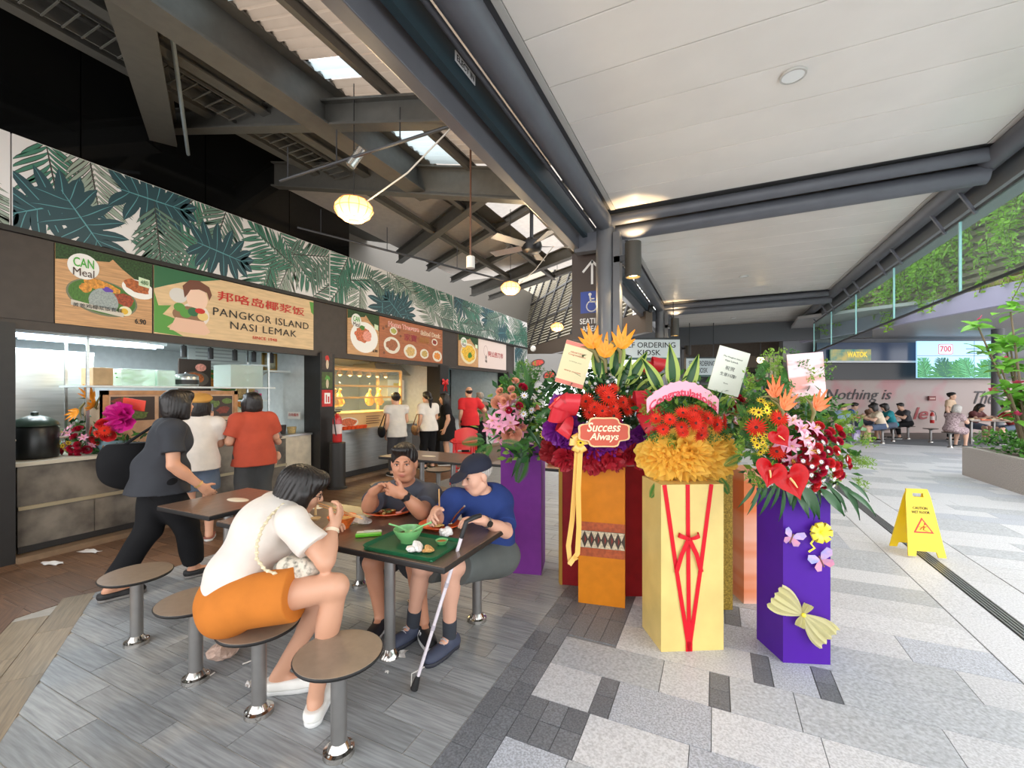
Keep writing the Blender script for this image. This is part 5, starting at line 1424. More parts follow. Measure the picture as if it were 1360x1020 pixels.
table('dark wood-look table where the woman and two men are eating', -2.98, -1.19, 1.77, 2.45, [(-1.79, 2.08), (-2.34, 2.08)], [(-2.72, 2.3)])
table('empty dark wood-look table between the walking woman and the seated woman', -3.78, -3.14, 1.82, 2.52, [(-3.46, 2.15)], [(-3.42, 2.2)])
p = onz(585, 606, .75)
table('wood-look table beside the red high chair', p.x - .75, p.x + .55, p.y - .35, p.y + .35, [(p.x - .3, p.y), (p.x + .2, p.y)], [(p.x - .15, p.y - .05)])
p2 = Vector((p.x + 1.75, p.y + .1, .75))
table('wood-look table with an orange bowl behind the purple stand', p2.x - .9, p2.x + .5, p2.y - .35, p2.y + .35, [(p2.x - .4, p2.y), (p2.x + .1, p2.y)], [])
# stools
def stool_parts(t):
    MB().lathe([(.0, .425), (.165, .425), (.185, .432), (.19, .443), (.186, .448)], n=40).build('rim', m_edge_b, t)
    MB().lathe([(0, .449), (.184, .449), (.187, .446)], n=40).build('seat', m_seat, t)
    MB().lathe([(.034, .38), (.07, .42), (.07, .426)], n=20).build('seat_plate', m_leg, t)
    lg = MB().cyl((0, 0, .01), .034, .41, 20).build('leg', m_leg, t)
    fl = MB().lathe([(.034, .055), (.044, .04), (.05, .028), (.066, .022), (.068, .0), (0, 0)], n=24).build('floor_flange', m_flange, t)
    for a in (0.5, 2.6, 4.7): MB().ball((.056 * math.cos(a), .056 * math.sin(a), .026), .007, 8).build('bolt', m_flange, fl)
STOOLS = [((-1.513, 1.424), 'empty round stool in front of the eating table, next to the cane'), ((-2.062, 1.433), 'round stool under the woman in orange shorts'),
          ((-2.62, 1.45), 'empty round stool partly hidden behind the woman in orange shorts'), ((-3.34, 1.50), 'empty round stool in front of the empty table by the walking woman'),
          ((-1.516, 2.665), 'round stool under the old man in the navy cap'), ((-2.06, 2.69), 'round stool under the man with clasped hands'), ((-2.66, 2.73), 'empty round stool behind the eating table, left of the man with clasped hands')]
st0 = None
for (xy, lab) in STOOLS:
    if st0 is None:
        st0 = thing('stool', lab, 'stool', (xy[0], xy[1], 0), group='fixed round stools'); stool_parts(st0)
    else:
        s_ = copy_tree(st0); s_.location = (xy[0], xy[1], 0); s_['label'] = lab; s_.rotation_euler = (0, 0, xy[0] * 3)
for (dx, dy, who) in ((-.45, -.55, 'in front of the table beside the red high chair'), (.25, -.55, 'at the corner of the table nearest the red high chair'), (-.45, .6, 'behind the table beside the red high chair')):
    s_ = copy_tree(st0); s_.location = (p.x + dx, p.y + dy, 0); s_['label'] = 'round stool ' + who; s_['group'] = 'stools at the high chair table'
# ---------------- things on the big table
TZ = .7505
def onT(u, v): return onz(u, v, TZ)
m_or = M('melamine_orange', (240, 100, 40), .35, coat=.2)
def plate(label, loc, r, rot=0, sx=1.0, food=True, seed=1):
    t = thing('plate', label, 'plate', loc, rot)
    MB().lathe([(0, .004), (.55 * r, .004), (.6 * r, .0), (.62 * r, .002), (.8 * r, .016), (r, .026), (r * .99, .031), (.78 * r, .021), (.6 * r, .009), (0, .009)], n=36, sx=sx).build('dish', m_or, t)
    rs = random.Random(seed)
    for q in range(16):
        c_ = rs.choice([(196, 132, 58), (150, 84, 40), (222, 190, 120), (96, 104, 48)]); a, rr = rs.uniform(0, 6.28), rs.uniform(0, .5) * r
        MB().ball((rr * math.cos(a) * sx, rr * math.sin(a), .018 + rs.uniform(0, .01)), (rs.uniform(.012, .03), rs.uniform(.01, .025), rs.uniform(.006, .014)), 7, rot=rotz(a)).build('food_scrap', M('food_%d' % c_[0], c_, .5, var=.25, scale=60), t)
    return t
plate('orange oval plate of food in front of the man with clasped hands', onT(516, 682), .15, YAW, 1.15, seed=2)
plate('orange plate of noodles in front of the old man in the cap', onT(584, 701), .12, YAW, 1.1, seed=5)
def stick(name, label, cat, a, b, r, mat, r2=None):
    a, b = Vector(a), Vector(b); o = MB().tube([a, b], [r, r2 or r], 8).build(name, mat, base=a); return tag(o, label, cat)
wood_c = M('chopstick', (206, 160, 108), .5); pinkc = M('chopstick_pink', (222, 150, 140), .5)
stick('chopstick', 'pink chopstick lying across the rim of the oval plate', 'chopstick', onT(487, 683) + Vector((0, 0, .02)), onT(507, 685) + Vector((0, 0, .034)), .004, pinkc)
def spoon(label, a, b, mat, s=1.0, name='spoon'):
    a, b = Vector(a), Vector(b); t = thing(name, label, 'spoon', a); d = (b - a)
    MB().tube([(0, 0, 0), d * .5 + Vector((0, 0, .006)), d], [.006 * s, .004 * s, .005 * s], 8).build('handle', mat, t)
    R = frame(d); MB().lathe([(0, -.008 * s), (.015 * s, -.005 * s), (.022 * s, .003 * s), (.021 * s, .005 * s), (0, -.004 * s)], n=16, rot=Matrix.Identity(3), c=(-d.normalized() * .016 * s)).build('spoon_bowl', mat, t)
    return t
spoon('pink plastic spoon resting on the oval plate', onT(531, 686) + Vector((0, 0, .03)), onT(547, 676) + Vector((0, 0, .05)), pinkc)
# tray with bowl, sauce dish and scraps
TR = [onT(490, 735), onT(588, 752), onT(609, 727), onT(534, 706)]
tc = (TR[0] + TR[1] + TR[2] + TR[3]) / 4; tc = Vector((-1.50, 1.93, TZ))
tr = thing('tray', 'green plastic serving tray at the corner of the table', 'tray', tc, .02)
m_green = M('tray_green', (18, 92, 58), .4, var=.05); w_, d_ = .47, .31
MB().box((0, 0, .006), (w_ - .03, d_ - .03, .01), bev=.004).build('base', m_green, tr)
def rrect(w, d, r, n=5):
    out = []
    for (sx, sy, a0) in ((1, 1, 0), (-1, 1, 90), (-1, -1, 180), (1, -1, 270)):
        for i in range(n + 1):
            a = math.radians(a0 + 90 * i / n); out.append((sx * (w / 2 - r) + r * math.cos(a), sy * (d / 2 - r) + r * math.sin(a)))
    return out
rim = MB(); lo_, hi_ = rrect(w_ - .03, d_ - .03, .03), rrect(w_, d_, .04); n_ = len(lo_)
rim.add([(x, y, .002) for x, y in lo_] + [(x, y, .026) for x, y in hi_] + [(x * .985, y * .98, .028) for x, y in hi_] + [(x * .985, y * .98, .011) for x, y in lo_],
        [(k_ * n_ + i, k_ * n_ + (i + 1) % n_, (k_ + 1) * n_ + (i + 1) % n_, (k_ + 1) * n_ + i) for k_ in range(3) for i in range(n_)], 0, True)
rim.build('rim', m_green, tr)
for i in range(14):
    for j in range(0): pass
bw_ = thing('soup_bowl', 'light green soup bowl with broth on the green tray', 'bowl', tc + Vector((-.06, .035, .0115)))
m_bg = M('bowl_green', (116, 178, 112), .35, coat=.3)
MB().lathe([(0, 0), (.042, 0), (.044, .012), (.06, .03), (.078, .062), (.082, .075), (.078, .075), (.072, .06), (.05, .026), (0, .02)], n=32).build('bowl', m_bg, bw_)
MB().lathe([(0, .046), (.064, .046)], n=28).build('broth', M('broth', (110, 72, 44), .2), bw_)
b0 = bw_.location
spoon('green spoon resting in the soup bowl', b0 + Vector((.02, -.005, .055)), b0 + Vector((.13, .04, .115)), M('spoon_green', (126, 190, 120), .35), 1.2)
spoon('second green spoon with its handle over the soup bowl rim', b0 + Vector((-.02, .01, .055)), b0 + Vector((-.12, -.02, .09)), M('spoon_green', (126, 190, 120), .35), 1.1)
sd = thing('sauce_dish', 'small green sauce dish with chilli on the tray', 'dish', tc + Vector((.13, .085, .0115))); MB().lathe([(0, 0), (.022, 0), (.036, .022), (.034, .023), (.02, .006), (0, .005)], n=24).build('dish', m_bg, sd); MB().lathe([(0, .014), (.027, .015)], n=20).build('chilli_sauce', M('chilli', (178, 96, 36), .4), sd)
def crumple(name, label, loc, r, mat, seed=1, flat=.6, cat='tissue'):
    rs = np.random.default_rng(seed); ph = rs.uniform(0, 6, (6, 3)); fr_ = rs.uniform(1.5, 4.2, (6, 3))
    mb = MB(); mb.ball((0, 0, 0), 1, 18); V = np.array(mb.v); 
    dsp = sum(np.sin(V @ fr_[i] + ph[i].sum()) * .13 for i in range(6)) + np.abs(np.sin(V @ fr_[0] * 2.3)) * .12
    V = V * (1 + dsp)[:, None]; V[:, 2] *= flat; V *= r; V[:, 2] -= V[:, 2].min()
    mb.v = [tuple(q) for q in V]; mb.sm = [False] * len(mb.f); o = mb.build(name, mat); o.location = loc; return tag(o, label, cat)
m_tis = M('tissue_white', (230, 226, 222), .8)
crumple('tissue_ball', 'crumpled white tissue on the green tray', tc + Vector((.075, -.07, .0115)), .036, m_tis, 3)
crumple('food_scrap_heap', 'small heap of fried scraps on the green tray', tc + Vector((.135, -.05, .0115)), .028, M('scraps', (206, 154, 92), .7, var=.3, scale=60), 8, .5, 'food scraps')
crumple('tissue_ball', 'crumpled white tissue between the noodle plate and the tray', onT(592, 714), .036, m_tis, 5, .7)
crumple('tissue_sheet', 'crumpled clear plastic bag in front of the woman on the table', onT(474, 695), .075, glass('plastic_film', (236, 234, 232), .5, .2), 11, .3, 'plastic bag')
# tissue packet, napkin packet
pk = thing('tissue_packet', 'green and white packet of wet tissues on the table', 'tissue packet', onT(490, 711), math.radians(38))
MB().box((0, 0, .011), (.145, .07, .02), bev=.008).build('packet', M('packet_white', (226, 232, 222), .35), pk); MB().box((0, -.024, .012), (.148, .024, .021), bev=.006).build('green_stripe', M('packet_green', (104, 196, 40), .35), pk); MB().box((.0, .012, .0225), (.06, .03, .003), bev=.001).build('flap', M('packet_flap', (206, 214, 206), .4), pk)
pp = thing('napkin_packet', 'pink paper napkin packet next to the noodle plate', 'napkin', onT(566, 689), math.radians(30)); MB().box((0, 0, .008), (.1, .055, .014), bev=.004).build('packet', M('napkin_pink', (228, 110, 122), .5), pp); MB().box((.03, 0, .0155), (.03, .05, .002)).build('label_patch', M('label_white', (225, 226, 226), .4), pp)
p2p = thing('napkin_packet', 'red and white wrapper lying beside the tissue ball', 'wrapper', onT(575, 715), math.radians(-20)); MB().box((0, 0, .004), (.09, .025, .006), bev=.002).build('wrapper', M('wrapper_pink', (196, 120, 128), .5), p2p); MB().box((-.02, 0, .0075), (.02, .024, .002)).build('print_patch', RED, p2p)
# the woman's bowl
wb = thing('noodle_bowl', 'orange patterned bowl the woman eats from', 'bowl', Vector((-2.12, 2.02, TZ)))
MB().lathe([(0, 0), (.045, 0), (.048, .012), (.075, .05), (.088, .075), (.084, .075), (.07, .048), (0, .02)], n=30).build('bowl', M('bowl_orange_pattern', (214, 104, 40), .4, var=.35, scale=28), wb); MB().lathe([(0, .055), (.074, .055)], n=24).build('noodles', M('noodle_fill', (206, 160, 90), .6, var=.3, scale=50), wb)
# white folding cane leaning on the table edge
a, b = onz(550, 917, .0) + Vector((0, 0, .0)), Vector((-1.20, 1.86, .80)); a = onz(550, 915, .01)
b = atd(618, 697, 2.33)
cn = thing('walking_cane', 'white folding cane with black tip leaning on the table corner', 'cane', (a.x, a.y, 0)); d = b - a; P_ = lambda f: d * f + Vector((0, 0, a.z))
mwh = M('cane_white', (214, 206, 212), .35)
MB().tube([P_(.07), P_(.42), P_(.425), P_(.92)], [.009, .009, .0095, .0095], 12).build('shaft', mwh, cn)
for f in (.36, .62): MB().tube([P_(f), P_(f + .03)], .0115, 12).build('joint_sleeve', M('cane_joint', (176, 168, 176), .3), cn)
MB().tube([P_(0), P_(.03), P_(.08)], [.021, .019, .012], 14).build('rubber_tip', M('rubber_black', (20, 20, 20), .7), cn)
MB().tube([P_(.92), P_(1.02), P_(1.02) + Vector((.02, .04, .012)), P_(1.02) + Vector((.03, .10, .01))], [.012, .013, .014, .012], 12).build('grip', M('grip_black', (28, 28, 30), .5), cn)
MB().tube([P_(.14) + Vector((.02, 0, 0)), P_(.1) + Vector((-.05, -.0, -.02)), P_(.06) + Vector((-.04, 0, -.05)), P_(.05) + Vector((.0, 0, -.03))], .003, 6).build('wrist_cord', M('cord_white', (214, 210, 204), .6), cn)
# litter on the floor
def litter(label, u, v, w, d, rz, seed, name='tissue_scrap', mat=None):
    rs = random.Random(seed); p = onz(u, v, .0)
    mb = MB(); n = 10
    mb.grid(lambda a, b: ((a - .5) * w * (1 + .2 * math.sin(b * 7 + seed)), (b - .5) * d * (1 + .3 * math.sin(a * 5 + seed)), .004 + .012 * (0.5 + .5 * math.sin(a * 9 + seed) * math.cos(b * 8 + seed * 2))), 8, 6)
    mb.grid(lambda a, b: ((a - .5) * w * (1 + .2 * math.sin(b * 7 + seed)), (.5 - b) * d * (1 + .3 * math.sin(a * 5 + seed)), .002 + .012 * (0.5 + .5 * math.sin(a * 9 + seed) * math.cos((1 - b) * 8 + seed * 2))), 8, 6)
    o = mb.build(name, mat or m_tis); o.location = (p.x, p.y, .0); o.rotation_euler = (0, 0, rz); return tag(o, label, 'litter')
litter('crumpled white tissue on the floor beside the table leg', 529, 870, .09, .08, .4, 2)
litter('torn white paper on the floor under the woman in orange shorts', 331, 910, .035, .06, .8, 4)
litter('long flat tissue on the brown tiles near the urn', 69, 749, .2, .07, .3, 5)
litter('flat white tissue on the brown tiles by the stall kerb', 120, 733, .2, .08, .2, 7)
litter('tiny white scrap on the floor near the front stool', 514, 894, .02, .015, .2, 9)
stick('straw', 'white straw lying by the flange of the stool next to the woman', 'straw', onz(263, 908, .006), onz(285, 893, .006), .004, M('straw_white', (214, 208, 200), .5))
stick('straw', 'short white straw lying on the floor behind the stool leg', 'straw', onz(322, 882, .006), onz(338, 876, .006), .004, M('straw_white', (214, 208, 200), .5))
crumple('tissue_ball', 'crumpled pinkish tissue on the floor under the orange shorts', onz(296, 876, 0.0), .07, M('tissue_dirty', (196, 168, 152), .8, var=.2, scale=20), 14, .7)
# red high chair behind the men
p = onz(590, 640, 0)
hc = thing('high_chair', 'red plastic child high chair behind the table', 'high chair', (p.x + .35, p.y + .1, 0), .4)
mr = M('high_chair_red', (206, 34, 36), .35, coat=.2)
for sx in (-1, 1):
    for sy in (-1, 1): MB().tube([(sx * .2, sy * .2, 0), (sx * .16, sy * .15, .5), (sx * .15, sy * .15, .72)], .022, 10).build('leg', mr, hc)
MB().box((0, 0, .5), (.36, .36, .035), bev=.01).build('seat', mr, hc)
bk = MB(); bk.grid(lambda u, v: ((u - .5) * .42, .17 + .05 * (1 - (2 * u - 1) ** 2) + .1 * v, .55 + .40 * v - .06 * (2 * u - 1) ** 2 * v), 8, 5); bk.grid(lambda u, v: ((.5 - u) * .42, .19 + .05 * (1 - (2 * u - 1) ** 2) + .1 * v, .55 + .40 * v - .06 * (2 * u - 1) ** 2 * v), 8, 5); bk.build('backrest', mr, hc)
MB().tube([(-.2, .2, .75), (-.22, -.1, .74), (-.15, -.24, .74), (.15, -.24, .74), (.22, -.1, .74), (.2, .2, .75)], .022, 10).build('guard_rail', mr, hc)
for sy in (-1, 1): MB().tube([(-.19, sy * .19, .22), (.19, sy * .19, .22)], .015, 8).build('stretcher', mr, hc)
ob = thing('stacked_bowl', 'orange bowl on the table behind the purple stand', 'bowl', Vector((p2.x - .2, p2.y, TZ))); MB().lathe([(0, 0), (.06, 0), (.1, .05), (.11, .08), (.105, .08), (.09, .045), (0, .015)], n=24).build('bowl', m_or, ob); MB().lathe([(0, .05), (.09, .055)], n=20).build('leftovers', M('leftover', (150, 90, 50), .6), ob)
# wet floor sign
wf = thing('wet_floor_sign', 'yellow folding caution wet floor sign on the granite walkway', 'wet floor sign', (1.81, 5.62, 0), math.radians(12))
my = M('sign_yellow', (240, 208, 24), .38, coat=.2)
def wf_panel(name, sgn):
    H_ = .63; sp = .15; poly = [(-.155, 0), (-.09, 0), (-.08, .05), (.08, .05), (.09, 0), (.155, 0), (.105, .56), (.09, H_), (-.09, H_), (-.105, .56)]
    top = Vector((0, 0, H_)); ang = math.atan2(sp, H_) * sgn
    hole = [(-.045, .565), (.045, .565), (.045, .60), (-.045, .60)]
    mb = MB(); R = Matrix.Rotation(ang, 3, 'X') @ Matrix(((1, 0, 0), (0, 0, -1), (0, 1, 0)))
    # build outline as strips around the handle slot
    for pl_ in ([(-.155, 0), (-.09, 0), (-.08, .05), (-.105, .56)], [(.09, 0), (.155, 0), (.105, .56), (.08, .05)], [(-.08, .05), (.08, .05), (.105, .56), (-.105, .56)], [(-.105, .56), (-.045, .56), (-.045, .60), (-.09, H_)], [(.045, .56), (.105, .56), (.09, H_), (.045, .60)], [(-.045, .60), (.045, .60), (.09, H_), (-.09, H_)]):
        mb.prism([(x, y - H_) for x, y in pl_], .012, top, R)
    o = mb.build(name, my, wf); return R, top, H_
R1, top1, H1 = wf_panel('front_panel', -1); wf_panel('back_panel', 1)
def wfp(x, y, d=.0): return top1 + R1 @ Vector((x, y - H1, d))
fz = .0125
tri = lambda s, cy: [wfp(x * s, cy + y * s, fz + .001) for x, y in ((-.1, -.06), (.1, -.06), (0, .115))]
MB().poly(tri(.85, .27)).build('warning_triangle', M('warn_red', (196, 44, 30), .4), wf)
MB().poly([p + (wfp(0, 0, .001) - wfp(0, 0, 0)) for p in tri(.64, .27)]).build('triangle_inner', M('warn_inner', (236, 196, 40), .4), wf)
ff = MB()
for a, b, w in (((-.03, .25), (.01, .29), .012), ((.01, .29), (.0, .25), .012), ((.0, .25), (.035, .235), .01), ((-.005, .27), (-.035, .28), .008), ((.012, .27), (.03, .285), .008)): ff.bar(wfp(a[0], a[1], fz + .003), wfp(b[0], b[1], fz + .003), .002, w, up=R1 @ Vector((0, 0, 1)))
ff.ball(wfp(.018, .305, fz + .003), (.009, .003, .009), 8); ff.build('falling_figure', M('warn_red', (196, 44, 30), .4), wf)
def wf_text(s, x, y, w, h):
    me = text_mesh(s, .05, depth=.001, bold=.0006); co = np.empty(len(me.vertices) * 3); me.vertices.foreach_get('co', co); co = co.reshape(-1, 3); lo, hi = co.min(0), co.max(0); co -= (lo + hi) / 2; co[:, 0] *= w / (hi[0] - lo[0]); co[:, 1] *= h / (hi[1] - lo[1])
    co = np.array([tuple(wfp(x + q[0], y + q[1], fz + .002 + q[2])) for q in co]); me.vertices.foreach_set('co', co.ravel()); me.materials.clear(); me.materials.append(INK); me.update(); mesh_obj('lettering', me, wf)
wf_text('CAUTION', 0, .455, .12, .026); wf_text('WET FLOOR', 0, .415, .15, .026)
MB().tube([(-.09, 0, .63), (.09, 0, .63)], .012, 10).build('hinge', my, wf)
# ================================================================== PEOPLE
def V3(x): return np.array(x, float)
def nrm(v): v = V3(v); return v / max(1e-9, np.linalg.norm(v))
def perp(v, d): d = nrm(d); v = V3(v); return nrm(v - d * (v @ d))
def fold_warp(amp, f=22.0, ph=0.0):
    def w(P):
        q = P * f
        s = np.sin(q[..., 2] * 1.0 + 1.7 * np.sin(q[..., 0] * .6 + ph) + ph) * np.sin(q[..., 0] * .5 + q[..., 1] * .7 + 2 * ph)
        return np.stack([s, s * .8, 0.3 * s], -1) * amp
    return w
def hand(S, w, d, n, side, curl=.5, sc=1.0, spread=.0, thumb=.3, split=None):
    w, d = V3(w), nrm(d); n = perp(n, d); t = np.cross(d, n) * (1 if side == 'R' else -1)
    R = np.stack([t, n, d], 1)
    S.ell(w + d * .045 * sc, (.041 * sc, .016 * sc, .056 * sc), R, k=.012)
    S.cone(w, w + d * .03 * sc, .026 * sc, .028 * sc, k=.015)
    for i, L in enumerate((.074, .082, .076, .060)):
        b = w + d * (.088 - .004 * abs(i - 1.2)) * sc + t * (.030 - .0205 * i) * sc; dd = nrm(d + t * spread * (1.5 - i) * .15); r = .0098 * sc
        c_ = curl + (split[i] if split else 0)
        for k_, f in enumerate((.42, .32, .26)):
            a = c_ * (.55, .85, .6)[k_]; nn = perp(n, dd); dd = nrm(dd * math.cos(a) + nn * math.sin(a)); e = b + dd * L * f * sc
            S.cone(b, e, r, r * .92, k=.004); b = e; r *= .92; n2 = nn
    b = w + d * .022 * sc + t * .028 * sc; dd = nrm(d * .65 + t * .7 + V3(n) * thumb)
    for L, r1, r2 in ((.04, .014, .0125), (.033, .012, .0105)):
        e = b + dd * L * sc; S.cone(b, e, r1 * sc, r2 * sc, k=.006); b = e; dd = nrm(dd + d * .35 + V3(n) * thumb * .5)
def skin_attr(me, base, lip=None):
    pass
def head_frame(fwd, up):
    f = nrm(fwd); u = perp(up, f); r = np.cross(f, u); return np.stack([r, f, u], 1)
def add_head(S, hc, HR, hs=1.0, male=False):
    g = lambda x, y, z: V3(hc) + HR @ (V3((x, y, z)) * hs)
    e = lambda c, r, k=.02, sub=False: S.ell(g(*c), V3(r) * hs, HR, k=k * hs, sub=sub)
    e((0, -.015, .032), (.074, .092, .083)); e((0, .022, -.04), (.061, .068, .078), .03)
    jw = .016 if male else .0
    e((0, .045, -.088), (.034 + jw, .034, .024), .025)
    for s in (-1, 1):
        e((s * .036, .056, -.028), (.028, .026, .03), .03); e((s * .077, -.006, -.012), (.010, .021, .031), .008)
        S.cone(g(s * .05, .0, -.07), g(s * .03, .05, -.095), .022 * hs, .018 * hs, k=.03)
    S.cone(g(-.036, .078, .026), g(.036, .078, .026), .012 * hs, .012 * hs, k=.018)
    for s in (-1, 1):
        e((s * .031, .098, .006), (.018, .016, .011), .010, True); e((s * .031, .073, .005), (.0155, .0145, .012), .003)
    S.cone(g(0, .086, .012), g(0, .106, -.024), .008 * hs, .012 * hs, k=.012)
    for s in (-1, 1): e((s * .012, .095, -.028), (.010, .011, .008), .008)
    e((0, .083, -.054), (.026, .016, .008), .008); e((0, .082, -.066), (.021, .015, .008), .008)
    S.cone(g(-.02, .099, -.0595), g(.02, .099, -.0595), .0022 * hs, .0022 * hs, k=.003, sub=True)
    return g
def face_parts(t, g, HR, hs, hairm, brow=True):
    """eyes and brows as small meshes"""
    def L(p): return Vector(g(*p)) - t.location
    R = Matrix([list(r) for r in HR])
    for s in (-1, 1):
        ey = MB().ball(L((s * .031, .0778, .005)), (.0125 * hs, .0105 * hs, .0052 * hs), 12, rot=R).build('eye', M('eye_white', (222, 214, 206), .25), t)
        MB().ball(L((s * .031, .0862, .005)), (.0056 * hs, .0030 * hs, .0052 * hs), 10, rot=R).build('iris', M('iris_dark', (28, 18, 14), .2), ey)
        MB().tube([L((s * .016, .0845, .0105)), L((s * .030, .0880, .0128)), L((s * .047, .078, .0085))], [.0014 * hs, .0024 * hs, .0014 * hs], 6).build('eyelid', M('lash_dark', (52, 32, 26), .6), ey)
        if brow: MB().tube([L((s * .014, .090, .024)), L((s * .03, .090, .030)), L((s * .05, .078, .025))], [.0024 * hs, .0036 * hs, .002 * hs], 6).build('eyebrow', hairm, t)
def hair_sdf(style, g, HR, hs, h, part=0.0):
    S = SDF(h)
    def ns(q): return .0035 * hs * np.sin(np.arctan2(q[..., 0], q[..., 1] + .03) * 26 + q[..., 2] * 30)
    e = lambda c, r, k=.02, sub=False, noise=ns: S.ell(g(*c), V3(r) * hs, HR, k=k * hs, sub=sub, noise=noise)
    c = lambda a, b, r1, r2, k=.03, sub=False: S.cone(g(*a), g(*b), r1 * hs, r2 * hs, k=k * hs, sub=sub)
    pl = lambda p, n: S.cutplane(g(*p), HR @ V3(n))
    if style in ('short', 'balding'):
        e((0, -.018, .036), (.084, .103, .094)); e((.01, .05, .098), (.06, .045, .028), .03)
        pl((0, 0, -.012), (0, .5, -.86)); e((-.008, .105, -.02), (.07, .082, .088), .012, True, None)
    elif style == 'ring':
        e((0, -.018, .02), (.084, .102, .075)); pl((0, -.0, .03), (0, .1, 1)); pl((0, .0, .02), (0, .8, -.6))
    elif style == 'bob':
        e((0, -.022, .03), (.094, .112, .098)); e((0, -.03, -.05), (.098, .095, .10), .04)
        for s in (-1, 1): c((s * .078, .01, -.0), (s * .074, .015, -.105), .036, .03)
        e((0, .062, .075), (.075, .045, .045), .03)
        e((0, .115, -.055), (.058, .085, .088), .012, True, None); pl((0, 0, -.13), (0, .12, -1))
    elif style in ('long', 'pony', 'bun'):
        e((0, -.02, .034), (.086, .106, .094)); e((0, .052, .08), (.062, .042, .034), .03)
        if style == 'long':
            e((0, -.045, -.06), (.09, .075, .12), .04); c((0, -.075, -.06), (0, -.10, -.30), .075, .05, .05)
            for s in (-1, 1): c((s * .075, .0, 0), (s * .07, .0, -.2), .034, .028)
        else:
            pl((0, .07, .05), (0, .6, -.8))
        e((0, .112, -.045), (.056, .075, .09), .012, True, None)
        if style == 'pony': c((0, -.10, .02), (0, -.16, -.04), .04, .04); c((0, -.16, -.04), (.01, -.14, -.26), .042, .018, .04)
        if style == 'bun': e((0, -.105, .06), (.045, .04, .045))
    return S
def person(label, J, spec, h=.010, group=None, feet_z=0.0):
    """J: joints in world space; spec: clothes, colours, hair"""
    J = {k: V3(v) for k, v in J.items()}
    w = spec.get('w', 1.0); lf = spec.get('limb', 1.0)
    base = Vector((float(J['pel'][0]), float(J['pel'][1]), 0.0))
    t = thing('person', label, 'person', base, group=group)
    B = V3(base)
    def put(name, S, mat, warp=None, parent=None, relax=1):
        Vv, Q = S.mesh(warp)
        if not len(Q): return None
        return mesh_obj(name, np_mesh(name, Vv - B, Q, mat, relax=relax), parent or t)
    up = nrm(J['neck'] - J['pel']); rt = perp(J['shR'] - J['shL'], up); fw = np.cross(up, rt)
    hrt = nrm(J['hipR'] - J['hipL']); hup = nrm(up * .4 + V3((0, 0, 1))); hrt = perp(hrt, hup); hfw = np.cross(hup, hrt)
    TR_ = np.stack([rt, fw, up], 1); PR_ = np.stack([hrt, hfw, hup], 1)
    ax = J['neck'] - J['pel']; L = np.linalg.norm(ax)
    mid = J.get('mid', J['pel'] + ax * .36); che = J.get('che', J['pel'] + ax * .70)
    bust = spec.get('bust', 0)
    def torso(S, o=0.0, k=.05):
        S.ell(che, (.152 * w + o, .108 * w + o, .17 + o), TR_, k=k); S.ell(mid, (.140 * w + o, .108 * w + o, .15 + o), TR_, k=k)
        S.ell(J['pel'], (.162 * w + o, .122 * w + o, .115 + o), PR_, k=k)
        for s_, n_ in ((1, 'shR'), (-1, 'shL')):
            S.cone(J['neck'] - up * .045, J[n_] - up * .005, .05 + o * .6, .054 * lf + o, k=k)
            if bust: S.ell(che + fw * .085 * w + rt * s_ * .065 - up * .02, (.06 + o, .055 + o, .058 + o), TR_, k=.04)
    h0 = h
    S = SDF(h0); torso(S)
    S.cone(J['neck'] - up * .06, J['head'] - nrm(J['head'] - J['neck']) * .03, .058 * spec.get('nk', 1), .052 * spec.get('nk', 1), k=.03)
    hs = spec.get('hs', 1.0); HR = head_frame(spec['look'], spec.get('hup', (0, 0, 1)))
    g = add_head(S, J['head'], HR, hs, spec.get('male', False))
    for s_ in 'RL':
        a, b, c = J['sh' + s_], J['el' + s_], J['wr' + s_]
        S.cone(a, b, .052 * lf, .042 * lf, k=.03); S.cone(b, c, .043 * lf, .028 * lf, k=.012); S.ell(b + (c - b) * .28, (.044 * lf, .044 * lf, .09), np.stack([perp((1, .2, .3), c - b), np.cross(nrm(c - b), perp((1, .2, .3), c - b)), nrm(c - b)], 1), k=.02)
        hd = spec.get('hand' + s_, {}); d = nrm(hd.get('d', c - b)); n = hd.get('n', (-rt if s_ == 'R' else rt))
        hand(S, c, d, n, s_, hd.get('curl', .5), spec.get('hsz', .98), hd.get('spread', .3), hd.get('thumb', .3))
        p, kn, an = J['hip' + s_], J['kn' + s_], J['an' + s_]
        S.cone(p, kn, .088 * lf * w, .058 * lf, k=.04); S.cone(kn, an, .055 * lf, .037, k=.02)
        bk = perp(-(J['to' + s_] - an), an - kn); S.ell(kn + (an - kn) * .3 + bk * .016, (.05 * lf, .054 * lf, .12), np.stack([np.cross(bk, nrm(an - kn)), bk, nrm(an - kn)], 1), k=.03)
        S.cone(an - V3((0, 0, .03)), J['to' + s_] + V3((0, 0, .0)), .034, .022, k=.02); S.cone(an, an - nrm(J['to' + s_] - an) * .03 - V3((0, 0, .04)), .03, .028, k=.02)
    skin = spec.get('skin', (206, 160, 132))
    Vb, Qb = S.mesh(); me = np_mesh('body', Vb - B, Qb, M('skin', (255, 255, 255), .5, attr='Col'), relax=1)
    # lips and cheeks tinted in place
    q = ((Vb - V3(J['head'])) @ HR) / hs
    sk = V3(lin(skin)[:3]); colr = np.tile(sk, (len(Vb), 1))
    lipm = np.clip(1.6 - np.sqrt((q[:, 0] / .026) ** 2 + ((q[:, 2] + .0595) / .013) ** 2) * 1.4, 0, 1) * (q[:, 1] > .06)
    colr = colr * (1 - lipm[:, None] * .75) + V3(lin((168, 88, 80))[:3]) * lipm[:, None] * .75
